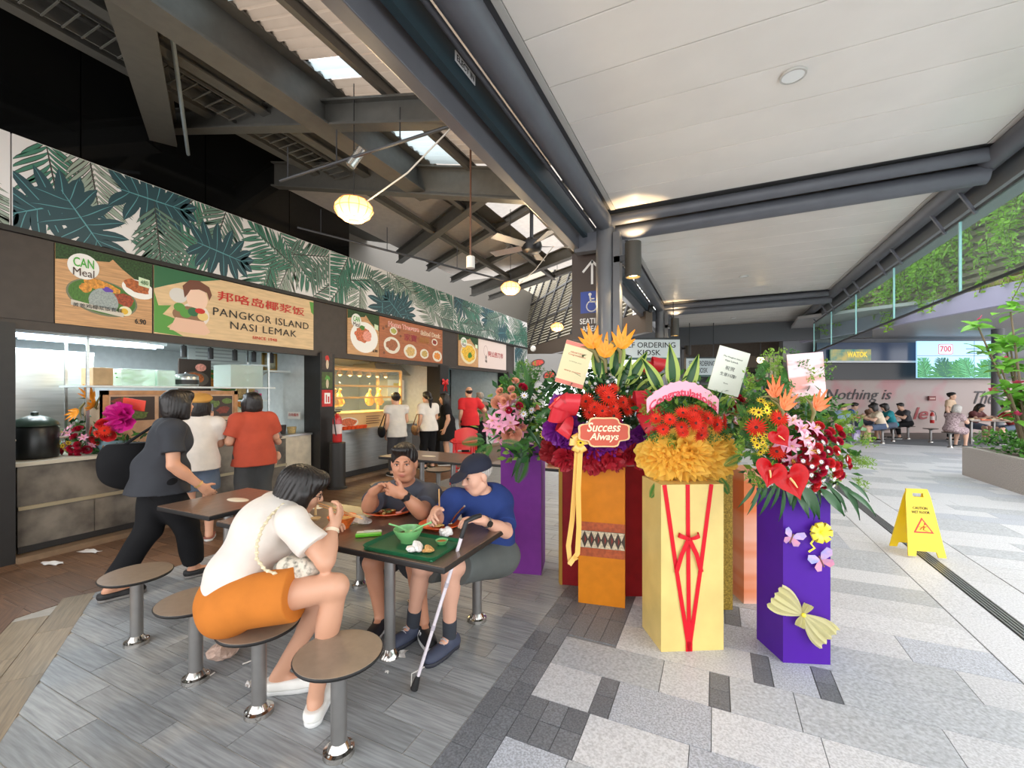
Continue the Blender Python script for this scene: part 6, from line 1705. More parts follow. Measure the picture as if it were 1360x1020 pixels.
    ca = me.color_attributes.new('Col', 'FLOAT_COLOR', 'POINT'); ca.data.foreach_set('color', np.concatenate([colr, np.ones((len(Vb), 1))], 1).astype(np.float32).ravel())
    body = mesh_obj('body', me, t)
    hm = M('hair_%d' % spec.get('hair_rgb', (26, 20, 18))[0], spec.get('hair_rgb', (26, 20, 18)), .45, var=.35, scale=40, stretch=(3, 3, .5))
    if spec.get('hair'): put('hair', hair_sdf(spec['hair'], g, HR, hs, max(.005, h * .9)), hm)
    if spec.get('face'): face_parts(t, g, HR, hs, hm)
    # shirt
    hc_ = max(h, .0065)
    if spec.get('shirt'):
        o = spec.get('fit', .016); S = SDF(hc_); torso(S, o)
        sl = spec.get('sleeve', .55)
        for s_ in 'RL':
            a, b, c = J['sh' + s_], J['el' + s_], J['wr' + s_]
            if sl <= 1.0:
                e = a + (b - a) * sl; d = nrm(b - a); S.cone(a, e, .055 * lf + o, .052 * lf + o * 1.3, k=.03, clip=[(e, d)])
            else:
                S.cone(a, b, .055 * lf + o, .046 * lf + o, k=.03); e = b + (c - b) * (sl - 1); S.cone(b, e, .046 * lf + o, .036 * lf + o, k=.02, clip=[(e, nrm(c - b))])
        hem = spec.get('hem', .02)          # distance below the pelvis centre
        hn = spec.get('hem_n', None); hn = nrm(hn) if hn is not None else hup
        if spec.get('tail'): S.cone(J['pel'] + hup * .06, J['pel'] - hup * (hem + .05), .156 * w + o, .19 * w + o, k=.04)
        S.cutplane(J['pel'] - hup * hem, -hn)
        nk = J['neck'] + up * .02 + fw * .012; S.ell(nk + up * .015, (.072 * spec.get('nkw', 1), .07 * spec.get('nkw', 1), .055), TR_, k=.006, sub=True)
        put('shirt', S, spec['shirt'], fold_warp(spec.get('fold', .006), spec.get('ff', 20), spec.get('seed', 1.0)))
    # trousers, shorts or skirt
    if spec.get('pants'):
        o = spec.get('pfit', .014); S = SDF(hc_); po = o if spec.get('hem', .02) <= .03 else min(o, spec.get('fit', .016) - .010)
        S.ell(J['pel'], (.164 * w + po, .124 * w + po, .118 + po), PR_, k=.05); S.ell(mid * .4 + J['pel'] * .6, (.15 * w + po * .6, .112 * w + po * .6, .11), TR_, k=.04)
        pl_ = spec.get('plen', 2.0)
        for s_ in 'RL':
            p, kn, an = J['hip' + s_], J['kn' + s_], J['an' + s_]; f = spec.get('flare', 1.0)
            if pl_ <= 1.0:
                e = p + (kn - p) * pl_; S.cone(p, e, .092 * lf * w + po, (.092 + (.062 - .092) * pl_) * lf * w * f + o * 1.4, k=.04, clip=[(e, nrm(kn - p))])
            else:
                S.cone(p, kn, .092 * lf * w + po, .064 * lf + o, k=.05); e = kn + (an - kn) * (pl_ - 1); S.cone(kn, e, .062 * lf + o, (.048 + .02 * (f - 1)) + o, k=.03, clip=[(e, nrm(an - kn))])
        if spec.get('skirt'):
            kz = J['pel'] - V3((0, 0, spec['skirt'])); S.cone(J['pel'], kz, .165 * w + o, .20 * w + o, k=.04, clip=[(kz, (0, 0, -1))])
        put('skirt' if spec.get('skirt') else ('shorts' if pl_ <= 1.0 else 'trousers'), S, spec['pants'], fold_warp(.006, 18, spec.get('seed', 1) + 2))
    # shoes
    for s_ in 'RL':
        an, to = J['an' + s_], J['to' + s_]; d = nrm(V3((to[0] - an[0], to[1] - an[1], 0))); gz = min(an[2] - .085, to[2] - .02) if spec.get('lift' + s_) else feet_z
        sd = V3((-d[1], d[0], 0)); 
        if spec.get('shoe'):
            S = SDF(max(.006, h * .8)); hl = V3((an[0], an[1], gz + .035)) - d * .035; tp = V3((an[0], an[1], gz + .030)) + d * .165
            S.cone(hl, tp, .04, .036, k=.03).ell((hl + tp) / 2 + d * .03 + V3((0, 0, .0)), (.115, .046, .045), np.stack([d, sd, V3((0, 0, 1))], 1), k=.03)
            S.cone(hl + V3((0, 0, .02)), V3((an[0], an[1], gz + spec.get('shoe_h', .075))), .042, .044, k=.03); S.cutplane((0, 0, gz + .024), (0, 0, -1)); S.cutplane((0, 0, gz + spec.get('shoe_h', .075) + .02), (0, 0, 1))
            so = put('shoe', S, spec['shoe'])
            S2 = SDF(max(.006, h * .8)); S2.cone(hl - V3((0, 0, .02)), tp - V3((0, 0, .014)), .043, .039, k=.02).ell((hl + tp) / 2 + d * .03 - V3((0, 0, .02)), (.122, .05, .03), np.stack([d, sd, V3((0, 0, 1))], 1), k=.02); S2.cutplane((0, 0, gz + .001), (0, 0, -1)); S2.cutplane((0, 0, gz + .026), (0, 0, 1))
            put('sole', S2, spec.get('sole', M('sole_white', (214, 214, 212), .5)), parent=so)
            for k_ in range(spec.get('laces', 0)):
                c_ = V3((an[0], an[1], gz + .092 - k_ * .013)) + d * (.055 + k_ * .021)
                MB().tube([Vector(c_ - B - sd * .024 - V3((0, 0, .006))), Vector(c_ - B + V3((0, 0, .006))), Vector(c_ - B + sd * .024 - V3((0, 0, .006)))], .0035, 6).build('lace', spec['lace_mat'], so)
            if spec.get('sock'):
                e = an + nrm(J['kn' + s_] - an) * spec['sock']; S = SDF(.007); S.cone(an - V3((0, 0, .04)), e, .042, .045, k=.01, clip=[(e, nrm(J['kn' + s_] - an))]); put('sock', S, spec['sock_mat'])
    return t, g, HR, J
def swatch(name, rgb, **k): return M('cloth_' + name, rgb, k.pop('rough', .85), var=k.pop('var', .06), scale=k.pop('scale', 9), **k)
def band_on(t, a, b, f, r, w, mat, name, face=None):
    a, b = V3(a), V3(b); c = a + (b - a) * f - V3(t.location); d = nrm(b - a)
    o = MB().tube([Vector(c - d * w / 2), Vector(c + d * w / 2)], r, 18, caps=False).build(name, mat, t)
    if face is not None:
        n = perp(face, d); MB().tube([Vector(c + n * r * .85), Vector(c + n * (r + .006))], .019, 16).build('watch_face', M('watch_dark', (30, 32, 36), .2), o)
    return o

def jt(**k): return {n: atd(*v) for n, v in k.items()}
# ---- the woman in white, seated, eating
JW = jt(pel=(306, 803, 2.16), mid=(318, 760, 2.19), che=(346, 706, 2.25), neck=(381, 664, 2.31), head=(402, 650, 2.345), shR=(389, 694, 2.13), shL=(362, 672, 2.45), elR=(432, 745, 2.08), wrR=(442, 701, 2.20),
        elL=(425, 722, 2.52), wrL=(438, 704, 2.48), hipR=(322, 800, 2.07), hipL=(322, 797, 2.26), knR=(446, 779, 2.06), knL=(440, 782, 2.36), anR=(419, 884, 2.14), anL=(372, 868, 2.33), toR=(428, 890, 2.26), toL=(412, 872, 2.36))
JW['anR'].z = .10; JW['anL'].z = .10; JW['toR'].z = .035; JW['toL'].z = .035
fwW = RV * .88 + FV * .47
W_, gW, HW, JWn = person('woman in white top and orange shorts bending over her bowl', JW, dict(look=RV * .90 + FV * .42 - Vector((0, 0, .42)), hup=(.3, .15, .9), hair='bob', face=True, skin=(200, 150, 122), bust=1, w=1.08, hs=1.03,
    shirt=swatch('white', (218, 210, 201)), sleeve=.62, hem=-.02, hem_n=(-.05, -.1, 1), fit=.022, pants=swatch('ochre', (192, 114, 44)), plen=.58, flare=1.15, pfit=.022, shoe=swatch('shoe_white', (230, 228, 222), rough=.5), shoe_h=.05,
    handR=dict(d=RV * .25 + FV * .55 + Vector((0, 0, .8)), n=-RV, curl=.85), handL=dict(d=RV * .3 - FV * .3 + Vector((0, 0, .25)), n=(0, 0, -1), curl=.7), fold=.009, ff=16), h=.0062)
band_on(W_, JWn['elR'], JWn['wrR'], .88, .034, .018, M('bracelet_cream', (226, 206, 178), .5), 'bracelet')
# glasses
def Lh(g, t, p): return Vector(g(*p)) - t.location
gl = MB()
for s in (-1, 1): gl.tube([Lh(gW, W_, (s * .034 + .022 * math.cos(a), .098 - .006 * abs(math.cos(a)), .002 + .016 * math.sin(a))) for a in [2 * math.pi * i / 14 for i in range(14)]], .0018, 6, closed=True)
for s in (-1, 1): gl.tube([Lh(gW, W_, (s * .056, .094, .006)), Lh(gW, W_, (s * .080, .03, .006)), Lh(gW, W_, (s * .082, -.01, .0))], .0018, 6)
gl.tube([Lh(gW, W_, (-.012, .099, .005)), Lh(gW, W_, (.012, .099, .005))], .0018, 6); gl.build('glasses', M('glasses_dark', (38, 30, 28), .3), W_)
# cross-body chain strap and lace bag
bk_ = []
axw = JWn['neck'] - JWn['pel']
for (u, v, D) in ((376, 670, 2.19), (360, 684, 2.12), (348, 702, 2.07), (341, 722, 2.04), (341, 742, 2.02), (352, 757, 2.01), (372, 764, 2.04), (386, 766, 2.12)): bk_.append(atd(u, v, D))
stp = thing('shoulder_bag', 'cream lace shoulder bag with chain strap across the back of the woman in white', 'bag', atd(398, 758, 2.12))
fine = []
for a, b in zip(bk_[:-1], bk_[1:]):
    for i in range(5): fine.append(a.lerp(b, i / 5))
MB().tube([p - stp.location for p in fine], .006, 6).build('strap', M('strap_cream', (206, 192, 160), .6), stp)
for i, p in enumerate(fine[::2]): MB().ball(p - stp.location, (.011, .011, .008), 8).build('strap_bead', M('bead_pearl', (226, 212, 180), .4), stp)
S = SDF(.008); S.ell((0, 0, 0), (.10, .06, .06), k=.02, noise=lambda q: .008 * np.sin(q[..., 0] * 60) * np.sin(q[..., 2] * 70)).ell((-.05, 0, .02), (.06, .05, .05), k=.02)
mesh_obj('pouch', np_mesh('pouch', *S.mesh(), M('lace_cream', (214, 206, 190), .8, rgb2=(120, 116, 104), scale=40, lohi=(.5, .7))), stp).rotation_euler = (0, 0, YAW)
hp = JWn['wrR'] + nrm(RV * .25 + FV * .55 + Vector((0, 0, .8))) * .09
stick('chopstick', 'thin chopstick held by the woman, reaching towards her mouth', 'chopstick', Vector(hp) + RV * .10 + Vector((0, 0, -.03)), atd(423, 668, 2.38), .0035, wood_c)
stick('chopstick', 'second chopstick held by the woman beside the first', 'chopstick', Vector(hp) + RV * .11 + Vector((0, 0, -.04)), atd(424, 672, 2.40), .0035, wood_c)
spoon('wooden coloured spoon hanging at the mouth of the woman', atd(419, 684, 2.38), atd(419, 668, 2.38), M('spoon_tan', (206, 172, 120), .5), 1.3)
# ---- man in grey shirt with clasped hands
JM = jt(pel=(546, 731, 3.32), mid=(545, 700, 3.28), che=(541, 668, 3.20), neck=(539, 640, 3.13), head=(537, 614, 3.07), shR=(506, 655, 3.14), shL=(573, 656, 3.14), elR=(490, 672, 2.92), elL=(560, 681, 2.86), wrR=(495, 654, 2.84), wrL=(536, 657, 2.80),
        hipR=(528, 731, 3.30), hipL=(563, 731, 3.30), knR=(494, 748, 2.92), knL=(552, 752, 2.88), anR=(505, 806, 2.93), anL=(562, 812, 2.86), toR=(494, 822, 2.8), toL=(570, 830, 2.74))
for k_ in ('anR', 'anL'): JM[k_].z = .105
for k_ in ('toR', 'toL'): JM[k_].z = .035
m_gshirt = swatch('charcoal', (72, 76, 88))
Mn, gM, HM, JMn = person('man in charcoal T-shirt with clasped hands looking at the camera', JM, dict(look=-FV * .96 + RV * .06 - Vector((0, 0, .10)), hup=(0, 0, 1), hair='short', face=True, male=True, skin=(194, 136, 106), w=1.12, limb=1.06, hs=1.08, nk=1.15,
    shirt=m_gshirt, sleeve=.72, hem=.05, fit=.020, pants=swatch('shorts_dark', (48, 50, 54)), plen=.8, flare=1.25, pfit=.022, shoe=swatch('shoe_black', (30, 30, 34), rough=.6), sole=M('sole_white', (214, 214, 212), .5), shoe_h=.07,
    handR=dict(d=RV * .8 - FV * .1 + Vector((0, 0, .6)), n=FV * -.4 + RV * .9, curl=.7, thumb=.1), handL=dict(d=-RV * .9 - FV * .1 + Vector((0, 0, .36)), n=FV - RV * .3, curl=.85, thumb=.1), fold=.007, ff=18, seed=2.0), h=.0062)
band_on(Mn, JMn['elL'], JMn['wrL'], .90, .036, .024, M('strap_black', (26, 26, 28), .5), 'wristwatch', face=-FV + Vector((0, 0, .5)))
for (u, v, D) in ((549, 826, 2.78),):
    for k_ in range(3):
        a = V3(JMn['anL']); d = nrm(V3(JMn['toL']) - a); d[2] = 0; d = nrm(d); sd_ = V3((-d[1], d[0], 0)); c_ = V3((a[0], a[1], .05)) + d * (.02 + k_ * .028) - V3(Mn.location)
        for s in (-1, 1): MB().bar(Vector(c_ + sd_ * s * .047 + V3((0, 0, -.02)) - d * .01), Vector(c_ + sd_ * s * .040 + V3((0, 0, .02)) + d * .01), .004, .012, up=Vector(d)).build('shoe_stripe', M('stripe_white', (222, 222, 224), .5), Mn)
# ---- old man with navy cap
JO = jt(pel=(650, 741, 2.98), mid=(652, 710, 3.0), che=(648, 678, 2.96), neck=(640, 653, 2.90), head=(632, 630, 2.85), shR=(604, 664, 2.80), shL=(666, 668, 3.0), elR=(583, 696, 2.80), elL=(672, 706, 2.78), wrR=(580, 678, 2.66), wrL=(641, 691, 2.60),
        hipR=(628, 740, 2.93), hipL=(668, 740, 2.98), knR=(560, 752, 2.72), knL=(598, 754, 2.60), anR=(548, 812, 2.83), anL=(597, 826, 2.70), toR=(530, 826, 2.74), toL=(576, 850, 2.58))
for k_ in ('anR', 'anL'): JO[k_].z = .11
for k_ in ('toR', 'toL'): JO[k_].z = .035
m_navy = swatch('navy', (40, 58, 112))
On, gO, HO, JOn = person('old man in navy cap and blue T-shirt eating noodles', JO, dict(look=-FV * .62 - RV * .72 - Vector((0, 0, .26)), hup=(0, 0, 1), hair='ring', hair_rgb=(176, 170, 164), face=True, male=True, skin=(212, 162, 138), w=1.05, hs=1.02,
    shirt=m_navy, sleeve=.85, hem=.0, fit=.024, pants=swatch('shorts_grey', (82, 86, 84)), plen=.86, flare=1.2, pfit=.018, shoe=swatch('sneaker_navy', (58, 64, 84), rough=.7), laces=4, lace_mat=M('lace_grey', (176, 178, 184), .7), sole=M('sole_dark', (38, 40, 50), .6), shoe_h=.078, sock=.1, sock_mat=swatch('sock_dark', (48, 52, 60)),
    handR=dict(d=-RV * .1 - FV * .5 + Vector((0, 0, -.05)), n=RV * .6 + Vector((0, 0, -.6)), curl=.75), handL=dict(d=-RV * .85 - FV * .3 + Vector((0, 0, .15)), n=Vector((0, 0, -1)) - RV * .2, curl=.7), fold=.009, ff=15, seed=4.0), h=.0062)
band_on(On, JOn['elL'], JOn['wrL'], .86, .036, .022, M('watch_silver', (180, 182, 186), .25, .8), 'wristwatch', face=-FV + Vector((0, 0, .3)))
# cap
S = SDF(.006); ge = gO
S.ell(ge(0, -.015, .045), (.093, .112, .088), HO, k=.01); S.cutplane(ge(0, 0, .030), HO @ V3((0, .10, -1)))
S.ell(ge(0, .125, .036), (.072, .070, .008), HO @ np.array(Matrix.Rotation(-.30, 3, 'X')), k=.012)
Vc, Qc = S.mesh(); cap = mesh_obj('cap', np_mesh('cap', Vc - V3(On.location), Qc, swatch('cap_navy', (24, 28, 46)), relax=1), On)
MB().ball(Lh(gO, On, (0, -.015, .134)), .008, 8).build('button', swatch('cap_navy', (24, 28, 46)), cap); MB().bar(Lh(gO, On, (.052, .088, .052)), Lh(gO, On, (.078, .055, .052)), .003, .008).build('cap_mark', M('stripe_white', (222, 222, 224), .5), cap)
pr = Vector(V3(JOn['wrR']) + nrm(-RV * .1 - FV * .5) * .085)
stick('chopstick', 'upright wooden chopsticks held by the old man over his noodles', 'chopsticks', onT(584, 700) + Vector((0, 0, .02)), atd(583, 650, 2.58), .0045, wood_c)
spoon('silver spoon held by the old man over the noodle plate', onT(598, 700) + Vector((0, 0, .03)), atd(617, 672, 2.52), m_flange, 1.1)

# ---- people built from poses
def stand(x, y, a, H=1.62, lean=0.0, stride=0.0, arms=None, turn=0.0):
    """local axes: +y ahead, +x to the person's right"""
    k = H / 1.65; f = Vector((math.cos(a), math.sin(a), 0)); r = Vector((math.sin(a), -math.cos(a), 0)); o = Vector((x, y, 0))
    Lc = dict(pel=(0, 0, .92), neck=(0, .02 + lean, 1.37), head=(0, .05 + lean * 1.25, 1.525), shR=(.172, lean * .95, 1.325), shL=(-.172, lean * .95, 1.325), elR=(.21, -.03 + lean * .5, 1.06), elL=(-.21, -.03 + lean * .5, 1.06), wrR=(.20, .06 + lean * .3, .84), wrL=(-.20, .06 + lean * .3, .84),
              hipR=(.088, 0, .88), hipL=(-.088, 0, .88), knR=(.095, .03 + stride * .45, .48), knL=(-.095, .03 - stride * .35, .48), anR=(.095, stride, .085), anL=(-.095, -stride, .085), toR=(.11, .13 + stride, .03), toL=(-.11, .13 - stride, .03))
    if arms: Lc.update(arms)
    return {n: o + r * p[0] * k + f * p[1] * k + Vector((0, 0, p[2] * k)) for n, p in Lc.items()}, f, r
def sit(x, y, a, H=1.62, lean=.16, arms=None, seat=.45):
    k = H / 1.65; f = Vector((math.cos(a), math.sin(a), 0)); r = Vector((math.sin(a), -math.cos(a), 0)); o = Vector((x, y, 0))
    Lc = dict(pel=(0, 0, .56), neck=(0, lean, 1.00), head=(0, lean * 1.3 + .04, 1.15), shR=(.168, lean * .9, .95), shL=(-.168, lean * .9, .95), elR=(.22, lean + .14, .75), elL=(-.22, lean + .14, .75), wrR=(.12, lean + .30, .82), wrL=(-.12, lean + .30, .82),
              hipR=(.09, .03, .54), hipL=(-.09, .03, .54), knR=(.11, .44, .49), knL=(-.11, .44, .49), anR=(.11, .40, .085), anL=(-.11, .36, .085), toR=(.12, .54, .03), toL=(-.12, .50, .03))
    if arms: Lc.update(arms)
    return {n: o + r * p[0] * k + f * p[1] * k + Vector((0, 0, p[2] * k if n[:2] not in ('an', 'to') else p[2])) for n, p in Lc.items()}, f, r
blackp = swatch('black', (24, 24, 26)); slip = swatch('slip_on_black', (28, 27, 28), rough=.6)
# walking woman in black with shoulder bag
c0 = onz(147, 797); c1 = onz(264, 767); ca = (c0 + c1) / 2
J, f, r = stand(ca.x + .0, ca.y + .02, math.atan2((c1 - c0).y, (c1 - c0).x), 1.62, lean=.06, stride=.36, arms=dict(elR=(.24, .05, 1.04), wrR=(.23, .24, .84)))
J['anL'] = Vector((c0.x, c0.y, .10)); J['toL'] = J['anL'] + f * .14 - Vector((0, 0, .06)); J['anR'] = Vector((c1.x - .06, c1.y, .09)); J['toR'] = J['anR'] + f * .14 - Vector((0, 0, .05)); J['knL'] = J['hipL'].lerp(J['anL'], .5) + f * .08; J['knR'] = J['hipR'].lerp(J['anR'], .5) + f * .05
P1, g1_, H1_, J1 = person('woman in black walking with a large black shoulder bag', J, dict(look=f + FV * .8, hair='bob', skin=(200, 146, 116), shirt=swatch('dark_stripe', (46, 48, 54)), sleeve=.66, hem=.12, tail=True, fit=.024, w=1.08, limb=1.05, pants=blackp, plen=1.9, pfit=.03, shoe=slip, shoe_h=.045, sole=M('sole_grey', (120, 116, 112), .6), bust=1, fold=.009), h=.0085)
band_on(P1, J1['elR'], J1['wrR'], .9, .036, .014, M('bangle_gold', (214, 178, 112), .3, .6), 'bangle')
sb = thing('shoulder_bag', 'large slouchy black bag on the shoulder of the walking woman', 'bag', Vector(J1['shL']) - f * .20 - r * .16 - Vector((0, 0, .30)))
S = SDF(.012); fa, ra = V3(f), V3(r); S.ell((0, 0, 0), (.23, .11, .23), np.stack([fa, -ra, V3((0, 0, 1))], 1), k=.03).ell(fa * .1 + V3((0, 0, -.05)), (.2, .1, .12), np.stack([fa, -ra, V3((0, 0, 1))], 1), k=.05); S.cutplane((0, 0, .17), (0, 0, 1))
mesh_obj('pouch', np_mesh('pouch', *S.mesh(fold_warp(.01, 16, 1)), blackp, relax=1), sb)
q = Vector(J1['shL']) + Vector((0, 0, .075)) - sb.location
MB().tube([f * .16 + Vector((0, 0, .08)), q * .6 + f * .06, q, q * .6 - f * .1, -f * .14 + Vector((0, 0, .08))], .012, 8).build('strap', blackp, sb)
# woman with mustard beret filming with a phone
b0 = onz(264, 719); 
J, f, r = stand(b0.x, b0.y, math.radians(150), 1.57, lean=.02, arms=dict(elR=(.2, .12, 1.08), wrR=(.10, .30, 1.32), elL=(-.2, .1, 1.06), wrL=(-.1, .26, 1.2)))
P2, g2_, H2_, J2 = person('woman in white top and mustard beret filming with a phone', J, dict(look=f, hair='bob', skin=(216, 164, 136), shirt=swatch('offwhite', (214, 206, 198)), sleeve=.7, hem=.10, tail=True, fit=.02, pants=swatch('denim', (92, 104, 122)), plen=.75, flare=1.2, shoe=swatch('sandal', (150, 96, 84)), shoe_h=.02, handR=dict(d=(0, 0, 1), n=f, curl=.5)), h=.0095)
S = SDF(.008); S.ell(g2_(.0, -.02, .085), (.125, .13, .055), H2_ @ np.array(Matrix.Rotation(.25, 3, 'X')), k=.02).cone(g2_(0, -.02, .13), g2_(0, -.02, .15), .008, .006, k=.01)
Vc, Qc = S.mesh(); mesh_obj('beret', np_mesh('beret', Vc - V3(P2.location), Qc, swatch('mustard', (190, 140, 66)), relax=1), P2)
pw = Vector(V3(J2['wrR'])) + Vector((0, 0, .09)) + f * .03
ph = thing('phone', 'black smartphone raised by the woman in the beret', 'phone', pw, math.atan2(f.y, f.x) - math.pi / 2); MB().box((0, 0, .05), (.075, .009, .15), bev=.003).build('body', M('phone_black', (22, 22, 24), .3), ph); MB().box((0, -.005, .05), (.068, .002, .14)).build('screen', M('phone_screen', (80, 86, 92), .15), ph)
# woman in rust shirt and the child she carries
c3 = atd(338, 521, 5.0); c3.z = 0
J, f, r = stand(c3.x, c3.y, math.radians(165), 1.6, lean=.02, arms=dict(elR=(.25, .05, 1.10), wrR=(.14, .24, 1.10), elL=(-.25, .04, 1.08), wrL=(-.12, .26, 1.05)))
person('woman in rust red shirt standing at the stall, seen from behind', J, dict(look=f, hair='bob', skin=(206, 156, 128), shirt=swatch('rust', (176, 70, 46)), sleeve=.75, hem=.12, tail=True, fit=.028, w=1.12, limb=1.05, pants=swatch('grey_trouser', (66, 66, 66)), plen=1.85, pfit=.03, shoe=slip, shoe_h=.05), h=.0095)
k3 = c3 + f * .34 + r * .22
J, f2, r2 = sit(k3.x, k3.y, math.radians(-20), 1.02, lean=.05, arms=dict(anR=(.1, .3, .2), anL=(-.1, .3, .2), toR=(.1, .38, .16), toL=(-.1, .38, .16)))
for n in J: J[n].z += .52
for n in ('anR', 'anL', 'toR', 'toL'): J[n].z += .05
person('small dark haired child held in the arms of the woman in rust', J, dict(look=f2 * -1, hair='bob', hs=.9, skin=(216, 166, 138), w=.72, limb=.75, hsz=.6, shirt=swatch('grey_child', (120, 116, 120)), sleeve=.7, hem=.08, pants=swatch('pink_child', (196, 140, 140)), plen=.8, lift_=1), h=.011)
# customers at the duck and noodle stalls
def at_floor(u, D): q = atd(u, 521, D); return Vector((q.x, q.y, 0))
specs = [
 ('woman in grey-white top with black handbag at the duck stall', 527, 8.3, 150, 1.60, dict(hair='bun', shirt=swatch('greywhite', (206, 200, 192)), sleeve=.35, hem=.14, tail=True, pants=swatch('trouser_grey', (62, 60, 62)), plen=1.9), None),
 ('woman in white T-shirt with ponytail and patterned bag at the duck stall', 569, 9.0, 155, 1.62, dict(hair='pony', shirt=swatch('tee_white', (222, 216, 208)), sleeve=.6, hem=.10, tail=True, pants=blackp, plen=1.9), None),
 ('woman in black dress with long hair waiting between the stalls', 594, 9.6, 215, 1.58, dict(hair='long', shirt=blackp, sleeve=.6, hem=.3, tail=True, pants=blackp, plen=.55, skirt=.34), None),
 ('man in red polo shirt and black trousers at the noodle stall', 624, 9.9, 140, 1.74, dict(hair='ring', male=True, shirt=swatch('red_polo', (206, 34, 40)), sleeve=.7, hem=.12, tail=True, w=1.15, limb=1.05, pants=blackp, plen=1.95, pfit=.03), dict(elR=(.36, .05, 1.12), wrR=(.30, .30, 1.10))),
 ('grey haired person standing beyond the man in red', 640, 10.8, 170, 1.60, dict(hair='short', hair_rgb=(150, 140, 130), shirt=swatch('brown_tee', (130, 96, 84)), sleeve=.6, hem=.1, pants=blackp, plen=1.9), None)]
CUST = {}
for (lab, u, D, a, H, sp, arms) in specs:
    q = at_floor(u, D); J, f, r = stand(q.x, q.y, math.radians(a), H, lean=.02, arms=arms or dict(elR=(.22, .06, 1.08), wrR=(.14, .26, 1.06)))
    s_ = dict(look=f, skin=(206, 158, 130), fit=.02, shoe=slip, shoe_h=.05); s_.update(sp)
    CUST[u] = (person(lab, J, s_, h=.0135)[0], J, f, r)
for (u, lab, mt, dz) in ((527, 'black handbag hanging from the shoulder of the woman in grey-white', blackp, .42), (569, 'brown patterned bag held by the ponytailed woman', M('pattern_bag', (150, 110, 76), .6, rgb2=(70, 50, 40), scale=24), .46)):
    t_, J, f, r = CUST[u]; b = thing('handbag', lab, 'bag', J['shL'] - r * .12 - Vector((0, 0, dz)))
    S = SDF(.014); S.ell((0, 0, 0), (.15, .06, .12), np.stack([V3(f), -V3(r), V3((0, 0, 1))], 1), k=.02); S.cutplane((0, 0, .08), (0, 0, 1)); mesh_obj('pouch', np_mesh('pouch', *S.mesh(), mt, relax=1), b)
    q = J['shL'] + Vector((0, 0, .07)) - b.location; MB().tube([f * .11 + Vector((0, 0, .07)), q, -f * .11 + Vector((0, 0, .07))], .010, 6).build('strap', mt, b)
# ---- diners across the walkway
def diner(lab, u, D, a, sp, H=1.6, seat=True):
    q = at_floor(u, D); J, f, r = (sit if seat else stand)(q.x, q.y, YAW + math.radians(a), H)
    s_ = dict(look=f - Vector((0, 0, .35)) if seat else f, skin=(206, 164, 140), fit=.02, shoe=slip, shoe_h=.05, hair='short', sleeve=.6, hem=.06, pants=swatch('denim', (92, 104, 122)), plen=.85); s_.update(sp)
    return person(lab, J, s_, h=.017)[0]
diner('person in pale blue shirt seated at the near end of the far table', 1114, 14.2, 20, dict(shirt=swatch('paleblue', (150, 176, 206)), pants=swatch('white_shorts', (190, 190, 190))))
diner('person in bright blue shirt seated behind the pale blue shirt', 1124, 15.4, -30, dict(shirt=swatch('blue', (44, 84, 166))))
diner('person in brown seated across the far table', 1152, 15.6, -80, dict(shirt=swatch('brown', (110, 80, 60)), hair='bob'))
diner('woman in cream top seated with her back half turned at the far table', 1172, 13.6, 160, dict(shirt=swatch('cream', (216, 200, 176)), hair='bob', pants=swatch('blue_shorts', (84, 98, 124)), plen=.7))
diner('person in teal top seated beside the woman in cream', 1186, 14.2, 165, dict(shirt=swatch('teal', (30, 130, 140)), hair='bob'))
diner('man in dark grey shirt seated at the far table end', 1206, 14.9, 175, dict(shirt=swatch('dkgrey', (66, 66, 70)), pants=blackp, plen=1.8))
diner('grey haired woman in patterned dress seated at the planter side table', 1262, 12.6, 10, dict(shirt=M('floral', (196, 176, 176), .8, rgb2=(120, 96, 104), scale=30), hair='bob', hair_rgb=(170, 166, 160), pants=M('floral', (196, 176, 176), .8), plen=.9, flare=1.4))
diner('person in beige top and face mask standing behind the grey haired woman', 1262, 14.4, -60, dict(shirt=swatch('beige', (206, 178, 150)), hair='bun', pants=blackp, plen=1.9), seat=False)
diner('dark haired diner in maroon facing the grey haired woman', 1290, 14.2, -80, dict(shirt=swatch('maroon', (90, 44, 44)), hair='long'))
diner('diner in red top half hidden by the shrub', 1348, 13.2, 170, dict(shirt=swatch('redtop', (170, 50, 50)), hair='short'))
for k, (u, D, w2, lab) in enumerate(((1150, 14.5, .85, 'far dining table of the six diners by the mural'), (1305, 13.3, .7, 'far dining table with trays behind the planter'))):
    q = at_floor(u, D); t = thing('dining_table', lab, 'table', q, YAW)
    MB().box((0, 0, .735), (w2 * 2, .7, .03), bev=.008).build('table_top', m_top, t)
    for sx in (-.5, .5): lg = MB().cyl((sx * w2, 0, .01), .035, .71, 14).build('leg', m_leg, t)
    for j, dx in enumerate((-.5, 0, .45)):
        pt = thing('food_tray', 'tray of food on the ' + ('table by the mural' if k == 0 else 'table behind the planter'), 'tray', q + RV * dx * w2 + Vector((0, 0, .751)), YAW, group='trays on the far tables %d' % k)
        MB().box((0, 0, .01), (.32, .24, .018), bev=.006).build('tray_base', [m_or, M('tray_white', (214, 206, 196), .4)][(j + k) % 2], pt); MB().lathe([(0, .02), (.05, .02), (.08, .06), (.075, .06), (0, .03)], n=14).build('bowl', M('bowl_cream', (220, 200, 170), .4), pt)
